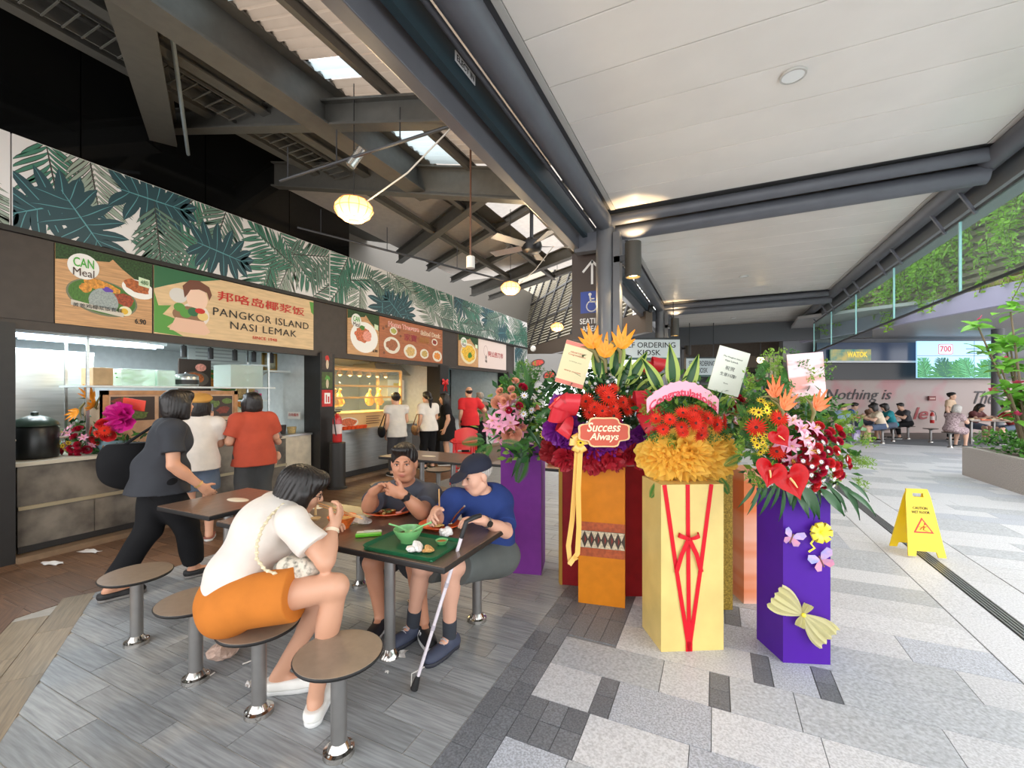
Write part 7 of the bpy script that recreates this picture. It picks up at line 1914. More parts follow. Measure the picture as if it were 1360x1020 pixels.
for (u, D, wh) in ((1114, 14.2, 'under the diner in pale blue'), (1172, 13.6, 'under the woman in cream'), (1186, 14.2, 'under the diner in teal'), (1206, 14.9, 'under the man in dark grey'), (1262, 12.6, 'under the woman in the patterned dress'), (1290, 14.2, 'under the diner in maroon'), (1236, 13.9, 'left empty between the two dining tables'), (1124, 15.4, 'under the diner in bright blue'), (1152, 15.6, 'under the diner in brown'), (1348, 13.2, 'under the diner in red')):
    q = at_floor(u, D); s_ = copy_tree(st0); s_.location = (q.x, q.y, 0); s_['label'] = 'round fixed stool by the mural wall ' + wh; s_['group'] = 'stools by the mural'
pb = thing('tote_bag', 'white and purple carrier bag standing by the far table leg', 'bag', at_floor(1137, 13.9), YAW); MB().box((0, 0, .2), (.22, .1, .4), bev=.02).build('bag_body', M('bag_white', (214, 208, 224), .5, rgb2=(120, 90, 170), scale=6), pb); MB().tube([(-.06, 0, .4), (-.05, 0, .52), (.05, 0, .52), (.06, 0, .4)], .008, 6).build('handle', M('bag_handle', (120, 90, 170), .5), pb)
# ================================================================== CONGRATULATORY FLOWER STANDS
def petal(w, L, cup=.0, tip=.5, n=4, droop=0.0):
    """one petal along +Y, bulging to +Z; double-sided thin grid"""
    return MB().grid(lambda u, v: ((v - .5) * 2 * w * math.sin(math.pi * min(.97, u ** tip * .9 + .06)), u * L, cup * u * u - droop * u * u * u + (v - .5) ** 2 * w * 1.2), n, 2)
def gerbera(mat, cmat):
    mb = MB()
    for ring, (n, L, w, z, c) in enumerate(((20, 1.0, .11, 0, .18), (16, .74, .10, .05, .28), (12, .45, .07, .09, .25))):
        for i in range(n): b = petal(w, L, c, .55); b.v = [(x, y, zz + z) for x, y, zz in b.v]; mb.merge(b.xf(rotz(2 * math.pi * (i + ring * .5) / n)))
    mb.ball((0, 0, .12), (.17, .17, .09), 12, 1)
    return mb.mesh('gerbera', [mat, cmat])
def rose(mat, layers=5):
    mb = MB()
    for k in range(layers):
        r = .25 + .75 * k / (layers - 1); n = 4 + k
        for i in range(n):
            a0 = 2 * math.pi * (i + .37 * k) / n
            mb.grid(lambda u, v: (r * (.55 + .45 * u) * math.cos(a0 + (v - .5) * 2.2 * math.pi / n * 1.3), r * (.55 + .45 * u) * math.sin(a0 + (v - .5) * 2.2 * math.pi / n * 1.3), (.9 - .55 * r) * u + .06 * math.sin(9 * v) * u), 3, 5)
    return mb.mesh('rose', mat)
def lily(mat, cmat):
    mb = MB()
    for i in range(6): mb.merge(petal(.22, 1.0, .55, .7, 5, .45).xf(rotz(math.pi * i / 3)))
    for i in range(5): a = 2 * math.pi * i / 5; mb.tube([(0, 0, 0), (.1 * math.cos(a), .1 * math.sin(a), .4), (.2 * math.cos(a), .2 * math.sin(a), .6)], .02, 5, 1)
    return mb.mesh('lily', [mat, cmat])
def anthurium(mat, cmat):
    mb = MB(); hx = lambda a: math.sin(a) ** 3; hy = lambda a: -(13 * math.cos(a) - 5 * math.cos(2 * a) - 2 * math.cos(3 * a) - math.cos(4 * a)) / 16
    mb.grid(lambda u, v: (hx(2 * math.pi * v) * u, (hy(2 * math.pi * v) + .3) * u - .15, .22 * u * u - .05 * math.sin(7 * u)), 6, 28)
    mb.tube([(0, .05, .05), (0, .28, .22), (0, .55, .34)], [.06, .055, .03], 8, 1)
    return mb.mesh('anthurium', [mat, cmat])
def daisy(mat, cmat):
    mb = MB()
    for i in range(10): mb.merge(petal(.16, 1.0, .2, .6, 3).xf(rotz(2 * math.pi * i / 10)))
    mb.ball((0, 0, .1), (.25, .25, .14), 8, 1); return mb.mesh('daisy', [mat, cmat])
def bird(mat):
    mb = MB()
    mb.tube([(.1, -.6, -.02), (.02, -.1, 0), (-.35, .18, 0), (-.85, .3, .02)], [.05, .09, .06, .01], 8, 1)
    for a, L in ((.75, .8), (.35, 1.0), (0, 1.1), (-.4, 1.0), (-.75, .7)):
        b = petal(.13, L, .12, .6); mb.merge(b.xf(rotz(a), (0, .02, .03)))
    return mb.mesh('bird_of_paradise', [mat, M('bird_stem', (120, 110, 60), .5)])
def blade_leaf(mat, w=.16, edge=None, curve=.5, n=7):
    mb = MB(); mb.grid(lambda u, v: ((v - .5) * 2 * w * math.sin(math.pi * min(.985, u ** .8 * .93 + .06)), u, -curve * u * u * .6 + abs(v - .5) * w * .7), n, 4)
    if edge is not None: mb.m = [1 if (k // n) in (0, 3) else 0 for k in range(len(mb.m))]
    return mb.mesh('leaf', [mat] + ([edge] if edge is not None else []))
def fern(mat):
    mb = MB(); mb.tube([(0, u / 8, -.35 * (u / 8) ** 2) for u in range(9)], .008, 4)
    for i in range(26):
        u = .06 + .92 * i / 26; L = .30 * math.sin(math.pi * (.15 + .8 * u))
        for s in (-1, 1): b = petal(.022, L, 0, .6, 2); mb.merge(b.xf(rotz(-s * 1.05), (0, u, -.35 * u * u)))
    return mb.mesh('fern_frond', mat)
def sprig(mat, seed):
    mb = MB(); rs = random.Random(seed)
    for k in range(7):
        a = rs.uniform(-.5, .5); d = Vector((math.sin(a), math.cos(a), rs.uniform(-.1, .3))); mb.tube([(0, 0, 0), d * .5, d], .008, 4)
        leafy(mb, [d * rs.uniform(.3, 1) + Vector((rs.gauss(0, .05),) * 3) for _ in range(14)], .16, rs)
    return mb.mesh('sprig', mat)
G1, G2, G3 = M('leaf_dark', (34, 78, 36), .4, rnd=.2), M('leaf_mid', (70, 124, 52), .45, rnd=.2, transl=.15), M('leaf_lime', (132, 168, 64), .5, rnd=.2, transl=.2)
RD = M('petal_red', (216, 52, 34), .5, rnd=.12, var=.1, scale=3); CR = M('petal_crimson', (166, 22, 50), .5, rnd=.2); OR = M('petal_orange', (248, 158, 36), .45, rnd=.1); OP = M('petal_salmon', (234, 122, 66), .5, rnd=.1)
PK = M('petal_pink', (222, 150, 176), .5, rnd=.12); LK = M('petal_lilypink', (214, 120, 150), .5, rgb2=(240, 210, 216), scale=2.5, rnd=.1); YL = M('petal_yellow', (240, 204, 40), .5, rnd=.1); WH = M('petal_white', (230, 226, 232), .5, rnd=.08); PE = M('petal_peach', (226, 160, 132), .5, rnd=.15)
DC = M('flower_eye', (70, 24, 20), .6); YC = M('flower_eye_yellow', (214, 180, 70), .6)
FM = dict(ger=gerbera(RD, DC), rose_r=rose(CR), rose_p=rose(PE), lily=lily(LK, YC), lily_p=lily(PK, YC), anth=anthurium(M('anthurium_red', (176, 8, 16), .35, var=.1, scale=8), M('spadix', (232, 196, 130), .5)), dai_y=daisy(YL, DC), dai_w=daisy(WH, YC), bird=bird(OR), bird_s=bird(OP),
          leaf=blade_leaf(G1), leaf_v=blade_leaf(G1, .17, M('leaf_edge', (176, 196, 96), .45, transl=.15), .3), leaf_l=blade_leaf(G2, .12, None, .7), strap=blade_leaf(G1, .07, None, .8), fern=fern(G2), sprig=sprig(G3, 3), sprig_d=sprig(G2, 8), rose_o=rose(M('petal_red2', (196, 34, 40), .5, rnd=.15)))
NAMES = dict(ger='gerbera', rose_r='carnation', rose_p='rose', lily='lily', lily_p='lily', anth='anthurium', dai_y='yellow_daisy', dai_w='white_daisy', bird='bird_of_paradise', bird_s='bird_of_paradise', leaf='leaf', leaf_v='variegated_leaf', leaf_l='leaf', strap='strap_leaf', fern='fern_frond', sprig='sprig', sprig_d='sprig', rose_o='rose')
def put_f(t, kind, p, size, z=None, y=None, roll=0.0):
    """flower (z = facing) or leaf (y = pointing) at world point p"""
    o = mesh_obj(NAMES[kind], FM[kind], t); o.location = Vector(p) - t.location
    zf_ = Vector(z) if z is not None else (-FV + Vector((0, 0, .4)))
    if y is None: y = Vector((math.sin(roll), 0, math.cos(roll)))
    yv = Vector(y).normalized(); 
    if z is not None or kind[:2] in ('ge', 'ro', 'li', 'da', 'an'):
        zv = zf_.normalized(); xv = yv.cross(zv); xv = xv.normalized() if xv.length > 1e-4 else Vector((1, 0, 0)); yv = zv.cross(xv)
    else:
        xv = yv.cross(zf_); xv = xv.normalized() if xv.length > 1e-4 else Vector((1, 0, 0)); zv = xv.cross(yv)
    o.rotation_euler = Matrix((xv, yv, zv)).transposed().to_euler(); o.scale = (size,) * 3
    return o
def scatter(t, kinds, u, v, ru, rv, D, n, size, seed, bulge=.14, leaf=False, cam=1.0):
    rs = random.Random(seed)
    for i in range(n):
        r_, a = math.sqrt((i + .5) / n), i * 2.39996 + rs.uniform(-.3, .3); x, y = r_ * math.cos(a), r_ * math.sin(a)
        p = atd(u + ru * x, v + rv * y, D - bulge * (1 - x * x - y * y)); k = rs.choice(kinds); s = size * rs.uniform(.82, 1.18)
        out = RV * x - Vector((0, 0, y)); z = -FV * cam + out * .8 + Vector((rs.gauss(0, .15), rs.gauss(0, .15), rs.gauss(.15, .15)))
        if leaf: put_f(t, k, p, s, y=out * 1.0 - FV * rs.uniform(.1, .6) + Vector((rs.gauss(0, .25), rs.gauss(0, .25), rs.gauss(.1, .2))))
        else: put_f(t, k, p, s, z=z, y=(math.sin(a * 3), .2, math.cos(a * 3)))
def fill_leaves(t, u, v, ru, rv, D, dep, n, size, seed, mats):
    rs = random.Random(seed); mb = MB(); pts = []
    for _ in range(n):
        a, b = rs.gauss(0, .45), rs.gauss(0, .45)
        if a * a + b * b > 1: continue
        pts.append(atd(u + ru * a, v + rv * b, D + rs.uniform(-dep, dep)) - t.location)
    leafy(mb, pts, size, rs, mi=list(range(len(mats))), up=.3); o = mb.build('filler_foliage', mats, t); o['kind'] = 'stuff'; return o
def stand_thing(label, corners, h, mat, name='flower_stand'):
    """corners: floor outline, world coordinates"""
    c = sum((Vector(p) for p in corners), Vector((0, 0, 0))) / len(corners); c.z = 0
    t = thing(name, label, 'flower stand', c, group='congratulatory flower stands')
    pts = [Vector(p) - c for p in corners]; n = len(pts); area_ = sum(pts[i].x * pts[(i + 1) % n].y - pts[(i + 1) % n].x * pts[i].y for i in range(n)); pts = pts if area_ > 0 else pts[::-1]
    MB().prism([(p.x, p.y) for p in pts], h).build('pedestal', mat, t)
    return t
def quad4(a, b, dep):
    """front edge a-b, extended away from the camera by dep"""
    a, b = Vector(a), Vector(b); n = Vector((-(b - a).y, (b - a).x, 0)).normalized(); n = n if n.dot(FV) > 0 else -n
    return [a, b, b + n * dep, a + n * dep]
def card(t, label_mat, u0, v0, w, h, D, rot, border=None, lines=None, stick_to=None):
    c = atd(u0, v0, D); R = Matrix.Rotation(YAW, 3, 'Z') @ Matrix.Rotation(rot, 3, 'Y'); k = D / F; W_c, H_c = w * k, h * k
    o = MB().box((0, 0, 0), (W_c, .006, H_c)).build('card', label_mat, t); o.location = c - t.location; o.rotation_euler = R.to_euler()
    if border is not None:
        for s in (-1, 1): MB().box((0, -.0035, s * (H_c / 2 - H_c * .05)), (W_c, .002, H_c * .09)).build('card_border', border, o); 
    for (s, x, z, ww, hh, m_) in (lines or []):
        me = text_mesh(s, .05, depth=.0006); co = np.empty(len(me.vertices) * 3); me.vertices.foreach_get('co', co); co = co.reshape(-1, 3); lo, hi = co.min(0), co.max(0); co -= (lo + hi) / 2
        co = np.stack([co[:, 0] * ww * W_c / (hi[0] - lo[0]) + x * W_c, -.0045 - co[:, 2], co[:, 1] * hh * H_c / (hi[1] - lo[1]) + z * H_c], 1); me.vertices.foreach_set('co', co.ravel()); me.materials.clear(); me.materials.append(m_); me.update(); mesh_obj('lettering', me, o)
    if stick_to is not None:
        b = atd(*stick_to) - t.location; e = c - t.location + Vector(R @ Vector((0, .006, -H_c * .3))); MB().tube([b, e], .006, 6).build('card_stick', M('stick_green', (110, 150, 120), .5), t)
    return o
def ribbon(pts, w, up, mat, name, parent, n=4):
    """flat strip through world points"""
    pts = [Vector(p) - parent.location for p in pts]; mb = MB(); vs = []; up = Vector(up).normalized()
    for i, p in enumerate(pts):
        d = (pts[min(i + 1, len(pts) - 1)] - pts[max(0, i - 1)]).normalized(); s = d.cross(up).normalized() * w / 2; vs += [p - s, p + s]
    mb.add(vs, [(2 * i, 2 * i + 1, 2 * i + 3, 2 * i + 2) for i in range(len(pts) - 1)], 0, True); return mb.build(name, mat, parent)
def bow_loop(t, c, d, L, w, up, mat, name='bow_loop'):
    """a satin loop from c out along d"""
    c, d, up = Vector(c) - t.location, Vector(d).normalized(), Vector(up).normalized(); s = d.cross(up).normalized(); mb = MB(); n = 14
    pts = [c + d * L * (.5 - .5 * math.cos(2 * math.pi * i / n)) * 1.0 + up * L * .32 * math.sin(2 * math.pi * i / n) for i in range(n + 1)]
    vs = []
    for i, p in enumerate(pts): ww = w * (.35 + .65 * math.sin(math.pi * i / n)) / 2; vs += [p - s * ww, p + s * ww]
    mb.add(vs, [(2 * i, 2 * i + 1, 2 * i + 3, 2 * i + 2) for i in range(n)], 0, True); return mb.build(name, mat, t)
def rosette(seed, r=1.0):
    rs = random.Random(seed); mb = MB()
    for k in range(3):
        R_ = r * (1 - .27 * k); ph = rs.uniform(0, 6)
        mb.grid(lambda u, v: (R_ * u * math.cos(2 * math.pi * v), R_ * u * math.sin(2 * math.pi * v), .16 * k + (.15 + .05 * k) * u * math.sin(2 * math.pi * v * (5 + k) + ph) + .12 * u * u * math.sin(2 * math.pi * v * 11 + ph) + .35 * u), 4, 44)
    return mb.mesh('tulle_rosette', None)
def rosette_m(name, seed, mat): me = rosette(seed); me.materials.clear(); me.materials.append(mat); return me
def ruffles(t, me, u, v, ru, rv, D, n, size, seed, bulge=.12, name='tulle_ruffle'):
    rs = random.Random(seed)
    for i in range(n):
        r_, a = math.sqrt((i + .5) / n), i * 2.39996; x, y = r_ * math.cos(a), r_ * math.sin(a)
        o = mesh_obj(name, me, t); o.location = atd(u + ru * x, v + rv * y, D - bulge * (1 - x * x - y * y)) - t.location
        zv = (-FV + RV * x * .9 - Vector((0, 0, y * .9)) + Vector((rs.gauss(0, .2), 0, rs.gauss(0, .2)))).normalized(); o.rotation_euler = zv.to_track_quat('Z', 'Y').to_euler(); o.scale = (size * rs.uniform(.8, 1.2),) * 3

# ---- A purple stand by the old man
A0, A1 = onz(665, 760), onz(719, 764)
m_pur = M('stand_purple', (122, 52, 142), .5, var=.05)
t = stand_thing('plain purple flower stand beside the old man with pink lilies and dark foliage', quad4(A0, A1, .33), 1.13, m_pur)
MB().prism([(x * 1.03, y * 1.03) for x, y in [((p - t.location).x, (p - t.location).y) for p in quad4(A0, A1, .33)]], .012, (0, 0, 1.13)).build('lid', m_pur, t)
fill_leaves(t, 695, 560, 62, 62, 3.65, .18, 620, .09, 2, [G1, G1, G2, G3])
scatter(t, ['fern', 'strap', 'leaf'], 705, 560, 30, 45, 3.6, 22, .24, 4, leaf=True); scatter(t, ['sprig', 'sprig_d'], 705, 530, 22, 30, 3.65, 9, .2, 5, leaf=True)
scatter(t, ['lily_p', 'lily_p', 'rose_p'], 672, 560, 26, 30, 3.5, 11, .075, 6); scatter(t, ['rose_r', 'rose_p', 'dai_w'], 684, 540, 30, 34, 3.5, 16, .034, 7)
scatter(t, ['strap', 'fern'], 660, 588, 20, 8, 3.5, 7, .2, 8, leaf=True)
# ---- B dark red stand with gold stripe, and D the one behind
m_mar = M('stand_maroon', (140, 24, 30), .5, var=.1); m_gold = M('gold_trim', (196, 150, 66), .35, .5)
b0, b1 = onz(744, 776), onz(777, 781)
t = stand_thing('dark red flower stand with gold striped side behind the orange one', quad4(b0, b1 + RV * .12, .34), 1.02, m_mar)
bl = quad4(b0, b1 + RV * .12, .34); 
for f in (.12, .3): a = bl[0].lerp(bl[3], f) - t.location; MB().box2((a.x - .014, a.y - .012, .0), (a.x - .002, a.y + .012, 1.02)).build('gold_stripe', m_gold, t)
a = bl[0] - t.location; MB().box2((a.x - .004, a.y - .006, 0), (a.x + .02, a.y - .001, 1.02)).build('gold_stripe', m_gold, t)
fill_leaves(t, 752, 580, 40, 30, 3.6, .12, 200, .07, 12, [G1, G2]); me_rr = rosette_m('r', 4, M('tulle_red', (150, 26, 34), .6, transl=.2))
ruffles(t, me_rr, 752, 600, 26, 10, 3.42, 8, .09, 2); scatter(t, ['dai_y', 'rose_o'], 738, 575, 16, 22, 3.4, 10, .035, 3)
b0 = onz(828, 792); t = stand_thing('dark maroon flower stand hidden between the orange and yellow stands', quad4(b0 + RV * .0, b0 + RV * .2, .3), 1.02, m_mar)
fill_leaves(t, 850, 560, 34, 40, 3.65, .1, 240, .08, 13, [G1, G1, G2]); scatter(t, ['leaf_v', 'leaf'], 858, 545, 26, 22, 3.55, 8, .2, 14, leaf=True)
for (u, v) in ((858, 487), (872, 482)): bow_loop(t, atd(u, v + 12, 3.6), Vector((0, 0, 1)) + RV * .2, .12, .12, FV, M('bow_crimson', (200, 34, 44), .35))
# ---- C orange stand with batik band, Success Always
C0, C1 = onz(768, 800), onz(830, 808); m_orn = M('stand_orange', (216, 130, 28), .45, var=.06)
t = stand_thing('orange flower stand with batik band and Success Always plaque', quad4(C0, C1, .34), 1.06, m_orn)
d_ = (C1 - C0); n_ = Vector((d_.y, -d_.x, 0)).normalized(); wC = d_.length
def onC(x, z, d=.002): return C0 + d_ * x + n_ * d + Vector((0, 0, z)) - t.location
for (z0_, z1_, mt, dd) in ((.36, .62, M('batik_rust', (178, 84, 42), .6, var=.2, scale=40), .002), (.425, .555, M('batik_dark', (70, 56, 46), .6), .004)): MB().poly([onC(0, z0_, dd), onC(1, z0_, dd), onC(1, z1_, dd), onC(0, z1_, dd)]).build('batik_band', mt, t)
for i in range(7):
    x0 = i / 7; ch = M('batik_cream', (206, 190, 160), .6, var=.3, scale=60)
    for (pts, mt) in (([(x0, .427), (x0 + 1 / 7, .427), (x0 + 1 / 14, .487)], ch), ([(x0 + 1 / 7, .553), (x0, .553), (x0 + 1 / 14, .493)], ch), ([(x0, .46), (x0 + 1 / 28, .49), (x0, .52)], M('batik_red', (140, 50, 36), .6))): MB().poly([onC(x, z, .006) for x, z in pts]).build('batik_diamond', mt, t)
fill_leaves(t, 800, 530, 78, 66, 3.45, .14, 1100, .09, 21, [G1, G1, G1, G2])
m_tul = M('tulle_purple', (132, 40, 150), .5, transl=.25); me_tp = rosette_m('r', 9, m_tul); me_tr = rosette_m('r', 5, M('tulle_crimson', (176, 30, 46), .5, transl=.2))
ruffles(t, me_tp, 800, 588, 48, 18, 3.26, 13, .10, 5); ruffles(t, me_tp, 745, 560, 12, 26, 3.3, 4, .1, 6); ruffles(t, me_tp, 858, 565, 10, 26, 3.3, 4, .09, 8); ruffles(t, me_tr, 800, 606, 60, 8, 3.25, 12, .09, 7)
scatter(t, ['ger'], 808, 540, 32, 27, 3.10, 14, .060, 9, bulge=.1); scatter(t, ['dai_w'], 800, 507, 46, 14, 3.42, 22, .017, 11)
for (u, v, s_) in ((758, 552, -1), (850, 548, 1)):
    for k in range(5): a = .7 * k - 1.2; bow_loop(t, atd(u, v, 3.08), RV * s_ * math.cos(a) * .9 + Vector((0, 0, 1)) * math.sin(a + .6) - FV * .35, .17, .11, FV + Vector((0, 0, .3)), M('satin_red', (206, 48, 58), .25, coat=.3))
for (u, v, a, s_) in ((775, 490, -.5, .3), (795, 480, -.1, .32), (815, 478, .15, .34), (832, 490, .5, .3), (786, 500, -.7, .26), (845, 500, .9, .26), (822, 498, .3, .28)): put_f(t, 'leaf_v', atd(u, v + 22, 3.35), s_, y=RV * math.sin(a) + Vector((0, 0, math.cos(a))) - FV * .25)
for (u, v, a) in ((788, 464, -.2), (803, 476, .1), (824, 464, .25)):
    put_f(t, 'bird', atd(u, v, 3.3), .18, y=RV * math.sin(a) + Vector((0, 0, 1)), z=-FV + Vector((0, 0, .2))); MB().tube([atd(u + 6, v + 60, 3.36) - t.location, atd(u - 3, v + 6, 3.31) - t.location], .008, 6).build('stem', G2, t)
pc_ = atd(802, 574, 2.93); wP, hP = .33, .19
prof = []
for i in range(48):
    a = 2 * math.pi * i / 48; k = 1 + .10 * math.cos(4 * a) - .06 * math.cos(8 * a); prof.append((wP / 2 * math.copysign(abs(math.cos(a)) ** .7, math.cos(a)) * k, hP / 2 * math.copysign(abs(math.sin(a)) ** .75, math.sin(a)) * k))
RX = axes(RV); pq = MB().prism(prof, .008, pc_ - t.location, RX).build('plaque', M('plaque_cream', (232, 196, 140), .5), t); MB().prism([(x * .92, y * .9) for x, y in prof], .004, pc_ - t.location - FV * .0, RX).xf(None, -FV * .009).build('plaque_face', M('plaque_rust', (196, 78, 52), .45), t)
for (s, dz, ww) in (('Success', .035, .22), ('Always', -.035, .19)): write(s, .06, pc_ - FV * .015 + Vector((0, 0, dz)), RX, M('plaque_text', (246, 226, 190), .5), t, fit=(ww, .062), slant=.25, depth=.002, bold=.001)
cr_ = M('satin_gold', (236, 186, 92), .3, coat=.3)
for a in (.3, 1.2, 2.1, 3.0, 4.2, 5.2): bow_loop(t, atd(769, 588, 2.98), RV * math.cos(a) + Vector((0, 0, math.sin(a))) - FV * .2, .07, .05, FV, cr_)
ribbon([atd(767, 590, 2.97), atd(764, 640, 3.0), atd(760, 690, 3.05), atd(755, 725, 3.04), atd(757, 748, 3.02), atd(766, 740, 3.0)], .035, FV, cr_, 'ribbon_tail', t); ribbon([atd(771, 592, 2.96), atd(768, 650, 2.99), atd(769, 700, 3.02), atd(767, 735, 3.02), atd(756, 750, 3.0)], .035, FV, cr_, 'ribbon_tail', t)
put_f(t, 'dai_y', atd(771, 588, 2.95), .032, z=-FV)
card(t, M('card_beige', (226, 214, 168), .6), 763, 484, 38, 58, 3.3, .28, M('card_rose', (226, 128, 112), .6), [('HEARTIEST', 0, .26, .5, .04, M('card_red', (196, 80, 60), .6)), ('Congratulations', 0, .20, .62, .05, M('card_red', (196, 80, 60), .6)), ('wishing you', 0, .05, .45, .03, M('card_grey', (140, 130, 110), .6)), ('every success', 0, -.18, .6, .035, M('card_red', (196, 80, 60), .6))], (776, 540, 3.3))
# ---- E yellow stand with red ribbons
E0, E1, E2 = onz(853, 832), onz(878, 866), onz(961, 863)
m_yel = M('stand_gold_cloth', (216, 190, 116), .38, var=.07, scale=5, bump=.08)
t = stand_thing('pale gold flower stand with red ribbon V and yellow tulle', [E0, E1, E2, E2 + (E0 - E1)], 1.03, m_yel)
d_ = (E2 - E1); nE = Vector((d_.y, -d_.x, 0)).normalized()
def onE(x, z, d=.004): return E1 + d_ * x + nE * d + Vector((0, 0, z))
rr = M('ribbon_red', (204, 26, 40), .35)
for (xa, xb) in ((.05, .42), (.42, .44), (.80, .46)):
    ribbon([onE(xa, 1.03), onE((xa + xb) / 2, .52), onE(xb, .06, .006), onE(xb, 0, .006)], .026, nE, rr, 'ribbon_stripe', t)
for s in (-1, 1):
    bow_loop(t, onE(.43, .70, .012), Vector((s * d_.normalized().x, s * d_.normalized().y, .35)), .07, .03, nE, rr); ribbon([onE(.43, .70, .012), onE(.43 + s * .12, .60, .015), onE(.43 + s * .2, .49, .012)], .028, nE, rr, 'bow_tail', t)
MB().ball(onE(.43, .70, .014) - t.location, .012, 8).build('bow_knot', rr, t)
fill_leaves(t, 915, 545, 66, 46, 3.0, .14, 620, .075, 31, [G2, G2, G1, G3])
me_ty = rosette_m('r', 14, M('tulle_yellow', (255, 216, 98), .6, transl=.45)); ruffles(t, me_ty, 914, 604, 54, 20, 2.92, 20, .115, 15, .14)
scatter(t, ['ger'], 914, 562, 48, 18, 2.72, 14, .052, 17, bulge=.1); scatter(t, ['sprig', 'sprig_d'], 912, 560, 60, 22, 2.9, 14, .12, 18, leaf=True)
for (u, v, a, s_) in ((878, 505, -.5, .28), (893, 498, -.1, .3), (908, 505, .3, .28), (935, 520, .9, .26)): put_f(t, 'leaf_v', atd(u, v + 18, 2.95), s_, y=RV * math.sin(a) + Vector((0, 0, math.cos(a))) - FV * .25)
cg = atd(906, 524, 2.78); k_ = 2.78 / F; arcw = 96 * k_
op = []
for i in range(25): f = i / 24; x = (f - .5) * arcw; y_ = .05 - 2.2 * x * x; op.append((x, y_ + .035 + .006 * math.sin(f * 60)))
for i in range(25): f = 1 - i / 24; x = (f - .5) * arcw; y_ = .05 - 2.2 * x * x; op.append((x * .98, y_ - .052 + .006 * math.sin(f * 55)))
mbq = MB(); n2 = 25
mbq.add([cg - t.location + RX @ Vector((op[i][0], op[i][1], z)) for z in (0, .01) for i in range(50)], [(i, i + 1, 48 - i, 49 - i) for i in range(24)] + [(50 + i, 50 + 49 - i, 50 + 48 - i, 50 + i + 1) for i in range(24)] + [(i, 50 + i, 50 + (i + 1) % 50, (i + 1) % 50) for i in range(50)])
mbq.build('congratulations_plaque', M('plaque_pink', (240, 172, 190), .5), t)
write('Congratulations', .06, cg - FV * .013 + Vector((0, 0, .008)), RX, M('plaque_redtext', (214, 44, 78), .5), t, fit=(arcw * .93, .064), bend=2.2, depth=.002, bold=.0014)
card(t, M('card_white', (226, 228, 214), .6), 968, 493, 42, 60, 2.9, .28, None, [('The Pangkor Island', 0, .30, .62, .04, M('card_ink', (70, 74, 70), .6)), ('Nasi Lemak', 0, .22, .42, .04, M('card_ink', (70, 74, 70), .6)), ('祝贺', 0, .06, .3, .09, M('card_ink', (70, 74, 70), .6)), ('生意兴隆!', 0, -.09, .52, .08, M('card_ink', (70, 74, 70), .6)), ('from', 0, -.28, .14, .03, M('card_ink', (70, 74, 70), .6))], (950, 545, 2.9))
put_f(t, 'fern', atd(875, 638, 2.78), .12, y=-RV * .4 - Vector((0, 0, .8)) - FV * .2); put_f(t, 'fern', atd(955, 634, 2.78), .12, y=RV * .4 - Vector((0, 0, .6)) - FV * .2)
# ---- F, G narrow stands between
f0 = onz(966, 810); m_gl = M('stand_gold_glitter', (176, 146, 62), .35, .4, var=.4, scale=90)
t = stand_thing('gold glitter flower stand behind the pale gold one', quad4(f0 - RV * .25, f0 + RV * .04, .3), 1.02, m_gl)
fill_leaves(t, 968, 560, 34, 50, 3.4, .12, 330, .08, 41, [G1, G2]); scatter(t, ['fern', 'strap'], 972, 555, 30, 36, 3.35, 14, .22, 42, leaf=True); scatter(t, ['rose_r', 'lily'], 968, 545, 20, 26, 3.3, 7, .045, 43)
f0 = onz(988, 802); m_gr = M('stand_sunset', (226, 120, 56), .45, rgb2=(244, 206, 190), scale=1.2, stretch=(.2, .2, 1.5), lohi=(.42, .6))
t = stand_thing('orange and cream flower stand behind the butterfly stand', quad4(f0, f0 + RV * .16, .3), 1.0, m_gr)
fill_leaves(t, 990, 545, 30, 50, 3.5, .12, 300, .08, 45, [G1, G2, G3]); scatter(t, ['leaf_l', 'fern'], 990, 530, 24, 36, 3.45, 12, .2, 46, leaf=True); scatter(t, ['rose_p', 'dai_y'], 988, 550, 20, 24, 3.38, 7, .04, 47)
